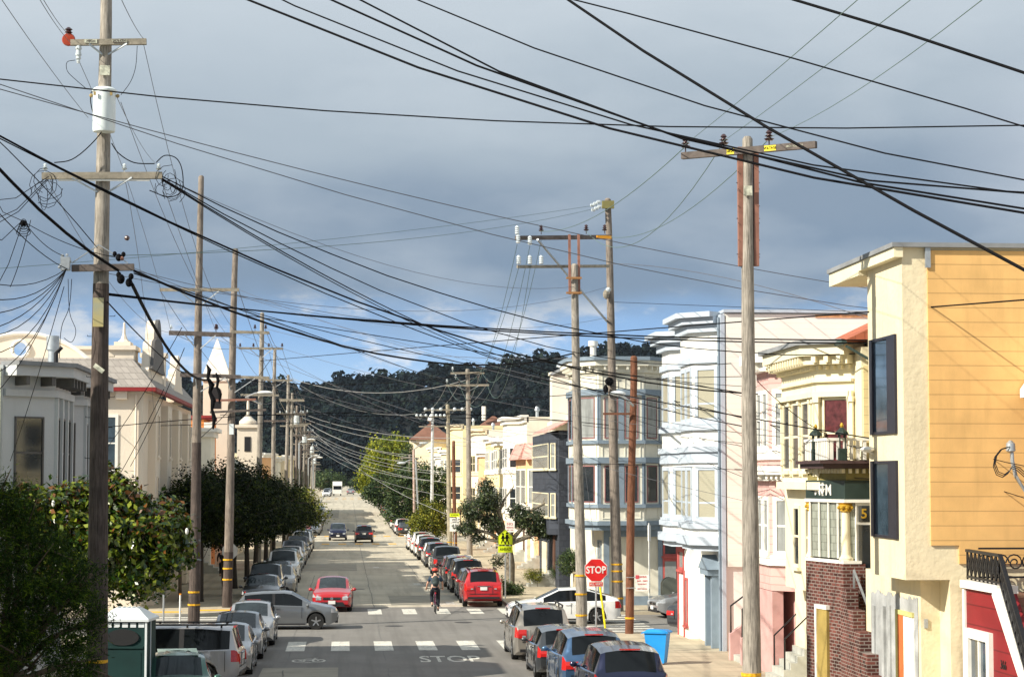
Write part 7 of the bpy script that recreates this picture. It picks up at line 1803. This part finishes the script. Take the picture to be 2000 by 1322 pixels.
b = MB(); b.ball((cx, cy - .34, .8), (.03, .02, .03), 8, 5); b.build('rear_lamp', tl_m, t)
Jw = dict(hip=(0, 0, .93), chest=(0, .02, 1.28), neck=(0, .02, 1.46), head=(0, .05, 1.61), lthigh=(-.09, 0, .88), lknee=(-.10, .16, .5), lankle=(-.10, .18, .1), ltoe=(-.10, .33, .05), rthigh=(.09, 0, .88), rknee=(.10, -.02, .48), rankle=(.10, -.28, .14), rtoe=(.10, -.16, .04),
          lshoulder=(-.18, .01, 1.38), lelbow=(-.24, -.1, 1.12), lwrist=(-.24, .02, .9), rshoulder=(.18, .01, 1.38), relbow=(.24, .06, 1.12), rwrist=(.23, .22, .94))
q = PY(433, 1100, 126)
person('pedestrian in dark clothes walking on the shaded left pavement behind the pole', (q.x, 126, zg(126) + .14), 0, Jw, darkcl, darkcl, sleeve='long')
q = PY(603, 1035, 215)
person('tiny distant figure in pink top by the pale car past the second crossing', (q.x, 215, zg(215) + .01), .4, Jw, mat('pink_cloth', (.55, .22, .25), .8), darkcl, sleeve='long')

# ================================================================== trees and plants
bark = mat('bark', (.13, .095, .065), .95, var=(5, .3), bump=(12, .9)); barkg = mat('bark_grey', (.20, .17, .13), .95, var=(5, .3), bump=(12, .8))
def clumped(lobes, n, per, csize, seed, inner=.5, flat=.9):
    """leaf positions gathered into twigs' clumps over the skin of several lobes"""
    g = np.random.default_rng(seed); w = np.array([l[1][0] * l[1][2] for l in lobes]); w /= w.sum()
    K = n // per; li = g.choice(len(lobes), K, p=w)
    C = np.array([l[0] for l in lobes])[li]; Rr = np.array([l[1] for l in lobes])[li]
    d = g.normal(size=(K, 3)); d /= np.linalg.norm(d, axis=1)[:, None]
    rad = g.uniform(inner, 1.05, K) ** .7 + (g.random(K) < .1) * g.uniform(0, .14, K)
    cc = C + d * Rr * rad[:, None]
    pts = np.repeat(cc, per, 0) + g.normal(size=(K * per, 3)) * csize * np.array([1, 1, flat]) * np.repeat(g.uniform(.6, 1.3, K), per)[:, None]
    nrm = np.repeat(d, per, 0) * .7 + np.array([0, 0, .5]); tone = np.repeat(g.normal(.5, .2, K), per) + g.normal(0, .2, K * per)
    return pts, nrm, np.clip(tone, 0, 1)
TONE = [None]
def tree(name, label, base, lobes, leaf, n=6000, per=14, csize=.25, size=.14, elong=1.7, seed=1, trunk=.18, bk=None, limbs=True, group=None, jitter=.8, lean=None, extra_twigs=None, inner=.5):
    t = thing(name, label, 'tree' if trunk > .05 else 'shrub', base, 0, group); g = random.Random(seed)
    base = Vector(base); cen = sum((Vector(l[0]) for l in lobes), Vector()) / len(lobes); low = min(l[0][2] - l[1][2] * .4 for l in lobes)
    fork = Vector((base.x * .55 + cen.x * .45, base.y * .55 + cen.y * .45, max(base.z + .5, low))) if lean is None else Vector(lean)
    b = MB(); midp = base.lerp(fork, .5) + Vector((g.uniform(-.1, .1), 0, 0))
    b.tube([base - Vector((0, 0, .1)), base + Vector((0, 0, .15)), midp, fork], [trunk * 1.5, trunk * 1.15, trunk, trunk * .85], 9)
    if limbs:
        for l in lobes:
            c_ = Vector(l[0]); m1 = fork.lerp(c_, .5) + Vector((g.uniform(-.2, .2), g.uniform(-.2, .2), g.uniform(0, .25)))
            b.tube([fork, m1, c_], [trunk * .6, trunk * .42, trunk * .22], 6)
            for k in range(5):
                e = c_ + Vector((g.gauss(0, 1) * l[1][0] * .6, g.gauss(0, 1) * l[1][1] * .6, g.gauss(0, 1) * l[1][2] * .6)); b.tube([m1.lerp(c_, g.uniform(.3, 1)), e], [trunk * .22, trunk * .06], 4)
    if extra_twigs: extra_twigs(b)
    b.build('trunk', bk or bark, t, smooth='all')
    P_, N2, T_ = clumped(lobes, n, per, csize, seed, inner)
    if TONE[0]: T_ = TONE[0](P_, T_)
    mesh_from_quads('crown', leaf_cloud(P_, N2, size, jitter, elong, seed), leaf, t, T_)
    return t
lm_mag = leafmat('magnolia_leaf', (.15, .06, .015), (.022, .058, .007), (.22, .26, .02), rough=.22, spec=.6, trans=.15)
for m_ in (lm_mag,):
    e_ = [n_ for n_ in m_.node_tree.nodes if n_.type == 'VALTORGB'][0].color_ramp.elements; e_[0].position = .28; q_ = e_.new(.34); q_.color = (.018, .045, .008, 1)
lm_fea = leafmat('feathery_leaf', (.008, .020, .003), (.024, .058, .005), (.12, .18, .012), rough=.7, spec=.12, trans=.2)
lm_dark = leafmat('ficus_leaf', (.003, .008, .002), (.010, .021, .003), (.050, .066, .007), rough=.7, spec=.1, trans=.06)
lm_yel = leafmat('yellow_green_leaf', (.08, .12, .01), (.24, .27, .015), (.46, .46, .04), rough=.6, trans=.3)
lm_olive = leafmat('olive_leaf', (.05, .07, .006), (.15, .17, .012), (.32, .30, .03), rough=.6, trans=.25)
lm_green = leafmat('green_leaf', (.015, .035, .010), (.04, .075, .02), (.13, .17, .05), rough=.6, trans=.2)
lm_grey = leafmat('crooked_leaf', (.012, .024, .010), (.035, .058, .018), (.11, .14, .05), rough=.4, spec=.5, trans=.15)
def LP(px, py, Y, r, ry=None, rz=None): p = PY(px, py, Y); return (tuple(p), (r, ry or r, rz or r))
Ym = 56
def _magtone(P_, T_):              # the russet new leaves sit at the shoot tips near the top
    zz = (P_[:, 2] - 3.6) / 2.6; red = rng.random(len(T_)) < np.clip(zz * .24, .01, .3); return np.where(red, T_ * .3, .36 + .64 * T_)
TONE[0] = _magtone
tree('magnolia_tree', 'glossy magnolia with russet new leaves behind the nearest left pole', (-6.7, Ym, zg(Ym) + .13),
     [LP(215, 1050, Ym, 1.25, 1.2, 1.1), LP(300, 1035, Ym, .95, 1, .85), LP(330, 1080, Ym, .6, .9, .5), LP(120, 1020, Ym, 1.2, 1, .85), LP(235, 970, Ym, .6, .6, .55), LP(70, 985, Ym, .7, .8, .45), LP(160, 970, Ym, .55, .6, .4), LP(260, 1120, Ym, 1.0, 1, .7), LP(150, 1110, Ym, 1.2, 1, .9), LP(215, 932, Ym, .2, .2, .35), LP(228, 955, Ym, .35, .3, .3)],
     lm_mag, n=16000, per=8, csize=.15, size=.105, elong=2.0, seed=11, trunk=.13, jitter=.9)
TONE[0] = None
t_ = [o for o in bpy.data.objects if o.name.startswith('magnolia_tree')][0]
b = MB(); 
for px, py in ((104, 983), (365, 1037)): b.ball(PY(px, py, Ym - .9), (.045, .045, .09), 8, 6)
b.build('flower', whitesign, t_, smooth='all')
Yf = 38
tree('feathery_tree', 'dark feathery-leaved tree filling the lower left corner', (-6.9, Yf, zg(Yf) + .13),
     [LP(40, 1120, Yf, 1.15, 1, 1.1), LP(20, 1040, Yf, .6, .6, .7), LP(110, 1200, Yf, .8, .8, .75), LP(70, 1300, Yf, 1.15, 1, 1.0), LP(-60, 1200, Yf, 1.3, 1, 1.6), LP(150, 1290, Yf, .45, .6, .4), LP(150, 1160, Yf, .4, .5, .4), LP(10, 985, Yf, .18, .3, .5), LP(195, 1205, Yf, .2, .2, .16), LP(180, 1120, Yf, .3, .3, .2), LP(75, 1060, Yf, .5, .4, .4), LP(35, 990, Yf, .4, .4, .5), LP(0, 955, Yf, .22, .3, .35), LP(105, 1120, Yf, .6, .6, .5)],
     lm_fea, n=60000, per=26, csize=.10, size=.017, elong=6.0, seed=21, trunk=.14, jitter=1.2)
# dark clipped street trees
k = 0
for Y, x, r, zc, rz in ((99.5, -6.9, 2.0, 4.5, 1.6), (104.5, -6.0, 2.4, 4.7, 2.2), (111.5, -5.9, 2.2, 4.3, 1.9), (119, -5.6, 2.6, 4.6, 2.2), (127, -5.5, 2.2, 4.0, 1.7), (136, -5.2, 2.6, 4.2, 2.0), (146, -5.0, 2.5, 3.8, 1.8), (157, -4.7, 2.5, 3.7, 1.7)):
    g_ = random.Random(int(Y)); lob = [((x, Y, zc), (r * .85, r * .85, rz * .85)), ((x, Y, zc + rz * .45), (r * .6, r * .6, rz * .6)), ((x - .3, Y - .5, zc - rz * .55), (r * .75, r * .7, rz * .45)), ((x + .5, Y + .4, zc - rz * .45), (r * .7, r * .7, rz * .45))]
    for q_ in range(7):
        a = q_ * 2 * PI / 7 + g_.random(); k2 = g_.uniform(.38, .68); lob.append(((x + r * g_.uniform(.45, .75) * math.cos(a), Y + r * .6 * math.sin(a), zc + g_.uniform(-.5, .7) * rz), (r * k2, r * k2, rz * k2 * .8)))
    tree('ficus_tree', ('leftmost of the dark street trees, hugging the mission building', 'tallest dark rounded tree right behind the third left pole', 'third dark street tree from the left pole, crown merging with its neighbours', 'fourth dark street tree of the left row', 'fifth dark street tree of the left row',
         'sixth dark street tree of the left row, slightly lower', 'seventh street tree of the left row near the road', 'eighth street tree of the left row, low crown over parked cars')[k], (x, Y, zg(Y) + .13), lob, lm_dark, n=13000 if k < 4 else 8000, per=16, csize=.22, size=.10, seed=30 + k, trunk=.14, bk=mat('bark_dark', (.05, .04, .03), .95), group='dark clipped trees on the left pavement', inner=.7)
    k += 1
tree('yellowing_tree', 'small tree with yellowing leaves at the end of the left tree row', (-4.9, 172, zg(172) + .13), [((-4.0, 172, 3.2), (2.2, 2.2, 1.7)), ((-2.6, 170, 3.0), (1.2, 1.4, 1.0)), ((-3.6, 173, 4.2), (1.3, 1.3, .8)), ((-5.2, 170, 3.6), (1.6, 1.6, 1.3))], lm_olive, n=6000, per=14, csize=.24, size=.13, seed=41, trunk=.12)
tree('pointed_shrub', 'dark pointed evergreen shrub beside the second left pole', (-7.9, 100, .13), [((-8.0, 104, 5.6), (.7, .7, 1.0)), ((-7.6, 103, 4.8), (.8, .8, .9)), ((-8.5, 103, 4.6), (.8, .8, .9)), ((-7.2, 104, 6.0), (.3, .3, .6))], lm_dark, n=2600, per=12, csize=.14, size=.08, seed=43, trunk=.08)
# right side
Yy = 320
tree('yellow_green_tree', 'tall yellow-green tree over the far right pavement', (8.4, Yy, zg(Yy) + .13), [LP(760, 905, Yy, 3.6, 3.4, 3.0), LP(735, 925, Yy, 2.6, 2.6, 3.0), LP(785, 895, Yy, 3.0, 3, 3), LP(745, 878, Yy, 2.2, 2, 1.7), LP(772, 868, Yy, 2.0, 2, 1.5), LP(722, 942, Yy, 1.6, 2, 2.4), LP(727, 882, Yy, 1.0, 1, 1)], lm_yel, n=11000, per=20, csize=.45, size=.24, seed=51, trunk=.35, inner=.7)
tree('dark_conical_tree', 'dark green tree top against the yellow-green tree', (11.5, 300, zg(300) + .13), [LP(803, 900, 300, 1.6, 1.6, 2.6), LP(806, 880, 300, .9, 1, 1.6), LP(800, 925, 300, 2.2, 2, 2)], lm_green, n=3800, per=16, csize=.35, size=.2, seed=52, trunk=.2)
tree('low_dark_tree', 'dark low tree overhanging the far right parked cars', (8.6, 285, zg(285) + .13), [LP(735, 968, 285, 1.9, 2, 1.3), LP(752, 955, 285, 2.4, 2, 2.2), LP(724, 958, 285, 1.0, 2, .7)], lm_green, n=4200, per=16, csize=.3, size=.2, seed=53, trunk=.2)
Yg = 246
tree('big_green_tree', 'dense mid-green tree in the right row behind the small olive tree', (8.9, Yg, zg(Yg) + .13), [LP(822, 955, Yg, 2.8, 2.6, 2.5), LP(790, 975, Yg, 2.0, 2.2, 2.0), LP(845, 935, Yg, 2.0, 2, 1.7), LP(810, 925, Yg, 1.9, 1.9, 1.3), LP(770, 1000, Yg, 1.2, 1.5, 1.4), LP(855, 965, Yg, 1.6, 2, 2.0), LP(785, 945, Yg, 1.5, 1.6, 1.2), LP(800, 1010, Yg, 1.8, 1.8, 1.2)], lm_green, n=12000, per=22, csize=.36, size=.2, seed=54, trunk=.3, inner=.75)
Yo = 176
tree('olive_tree', 'small round olive-toned tree beside the pale pole', (8.1, Yo, zg(Yo) + .13), [LP(835, 1012, Yo, 1.25, 1.2, 1.0), LP(815, 1025, Yo, .9, .9, .8), LP(856, 1010, Yo, .9, 1, .9), LP(840, 993, Yo, 1.0, 1, .6), LP(858, 1035, Yo, .9, .8, .7), LP(820, 1045, Yo, .6, .7, .5)], lm_olive, n=7500, per=16, csize=.2, size=.11, seed=55, trunk=.12)
Yc = 113
def twigs(b):
    g = random.Random(9)
    def tw(p, d, L, r, n):
        e = p + d * L; b.tube([p, p.lerp(e, .5) + Vector((0, 0, g.uniform(-.05, .08))), e], [r, r * .8, r * .5], 5)
        if n:
            for _ in range(3): tw(e, (d + Vector((g.uniform(-.7, .7), g.uniform(-.5, .5), g.uniform(-.4, .8)))).normalized(), L * g.uniform(.6, .85), r * .55, n - 1)
    f0 = PY(992, 1060, Yc)
    a = PY(1010, 1010, Yc); c1 = PY(1060, 985, Yc); c2 = PY(1088, 958, Yc)
    b.tube([f0, a, c1, c2], [.13, .10, .07, .04], 7); tw(c2, Vector((.5, 0, .8)).normalized(), .5, .025, 3); tw(c1, Vector((.9, 0, -.1)).normalized(), .7, .03, 3); tw(c1, Vector((.3, 0, .9)).normalized(), .6, .025, 3); tw(c2, Vector((1, 0, .1)).normalized(), .4, .02, 2)
    d1 = PY(975, 1000, Yc); d2 = PY(1003, 950, Yc); b.tube([f0, PY(980, 1030, Yc), d1, PY(985, 975, Yc), d2], [.13, .11, .09, .06, .035], 7); tw(d2, Vector((-.2, 0, 1)).normalized(), .5, .02, 2)
    d3 = PY(945, 985, Yc); b.tube([d1, d3, PY(930, 965, Yc)], [.07, .05, .03], 6)
    for q_ in ((935, 950), (925, 970), (960, 950), (905, 1010)): tw(d3, (PY(*q_, Yc) - d3).normalized(), .5, .022, 3)
tree('crooked_tree', 'windswept crooked tree with bare twisting limbs behind the school sign', (PY(995, 1130, Yc).x, Yc, .13), [LP(930, 995, Yc, .85, .8, .6), LP(912, 1030, Yc, .5, .6, .4), LP(955, 975, Yc, .6, .7, .65), LP(960, 1020, Yc, .6, .7, .5), LP(1035, 1015, Yc, .8, .8, .55), LP(1060, 1035, Yc, .85, .8, .42), LP(1012, 1000, Yc, .45, .6, .5), LP(935, 1050, Yc, .3, .4, .3), LP(1085, 1030, Yc, .4, .6, .35), LP(985, 1055, Yc, .4, .5, .3), LP(972, 1095, Yc, .3, .3, .25), LP(950, 950, Yc, .3, .4, .5)],
     lm_grey, n=17000, per=14, csize=.14, size=.062, elong=2.4, seed=56, trunk=.26, bk=barkg, lean=tuple(PY(992, 1062, Yc)), limbs=True, extra_twigs=twigs)
tree('ground_shrub', 'low leafy shrub at the foot of the crooked tree', (PY(995, 1150, 104).x, 104, .13), [LP(985, 1148, 104, .55, .5, .35), LP(1005, 1152, 104, .45, .5, .28), LP(972, 1142, 104, .25, .3, .45)], lm_green, n=2600, per=10, csize=.1, size=.06, elong=2, seed=57, trunk=.03)
tree('round_bush', 'clipped round green bush in a concrete planter', (12.1, 105, 1.2), [LP(1107, 1100, 105, .45, .45, .5), LP(1120, 1098, 105, .4, .4, .48), LP(1112, 1085, 105, .35, .4, .3)], lm_green, n=3600, per=12, csize=.09, size=.05, seed=58, trunk=.04, inner=.8)
for i, (px, py) in enumerate(((1035, 1122), (1050, 1124), (1085, 1118))):
    tree('grass_tuft', ('tuft of dry grass left of its twin at the foot of the steps', 'tuft of dry grass right of its twin at the foot of the steps', 'tall green tuft beside the planter')[i], (PY(px, py, 112).x, 112, .13), [LP(px, py, 112, .35, .3, .3)], lm_olive if i < 2 else lm_green, n=900, per=9, csize=.1, size=.02, elong=9, seed=60 + i, trunk=.01, limbs=False)
for i, (px, Y, h) in enumerate(((700, 560, 4), (625, 600, 5), (640, 620, 6), (650, 700, 5))):
    q_ = PY(px, 950, Y); tree('distant_tree', ('far dark tree right of the road end', 'far dark tree left of the road end', 'second far tree left of the road end', 'pale far tree in the middle of the road end')[i], (q_.x, Y, zg(Y)), [((q_.x, Y, zg(Y) + h * .6), (h * .6, h * .6, h * .45)), ((q_.x + 2, Y, zg(Y) + h * .5), (h * .5, h * .5, h * .4))], lm_green, n=1500, per=12, csize=.5, size=.35, seed=70 + i, trunk=.2)

# ================================================================== air
hb = MB().box(-900, 1000, -70, 4200, -3, 190).build('haze', mat('haze_air', (.5, .5, .5)), None)
hm = hb.data.materials[0]; hn = hm.node_tree; ho = hn.nodes['Material Output']
for l_ in list(hn.links):
    if l_.to_node == ho: hn.links.remove(l_)
hv = hn.nodes.new('ShaderNodeVolumePrincipled'); hv.inputs['Color'].default_value = (.75, .86, 1.0, 1); hv.inputs['Density'].default_value = .00003; hv.inputs['Anisotropy'].default_value = .2
hn.links.new(hv.outputs[0], ho.inputs['Volume']); hb['kind'] = 'stuff'
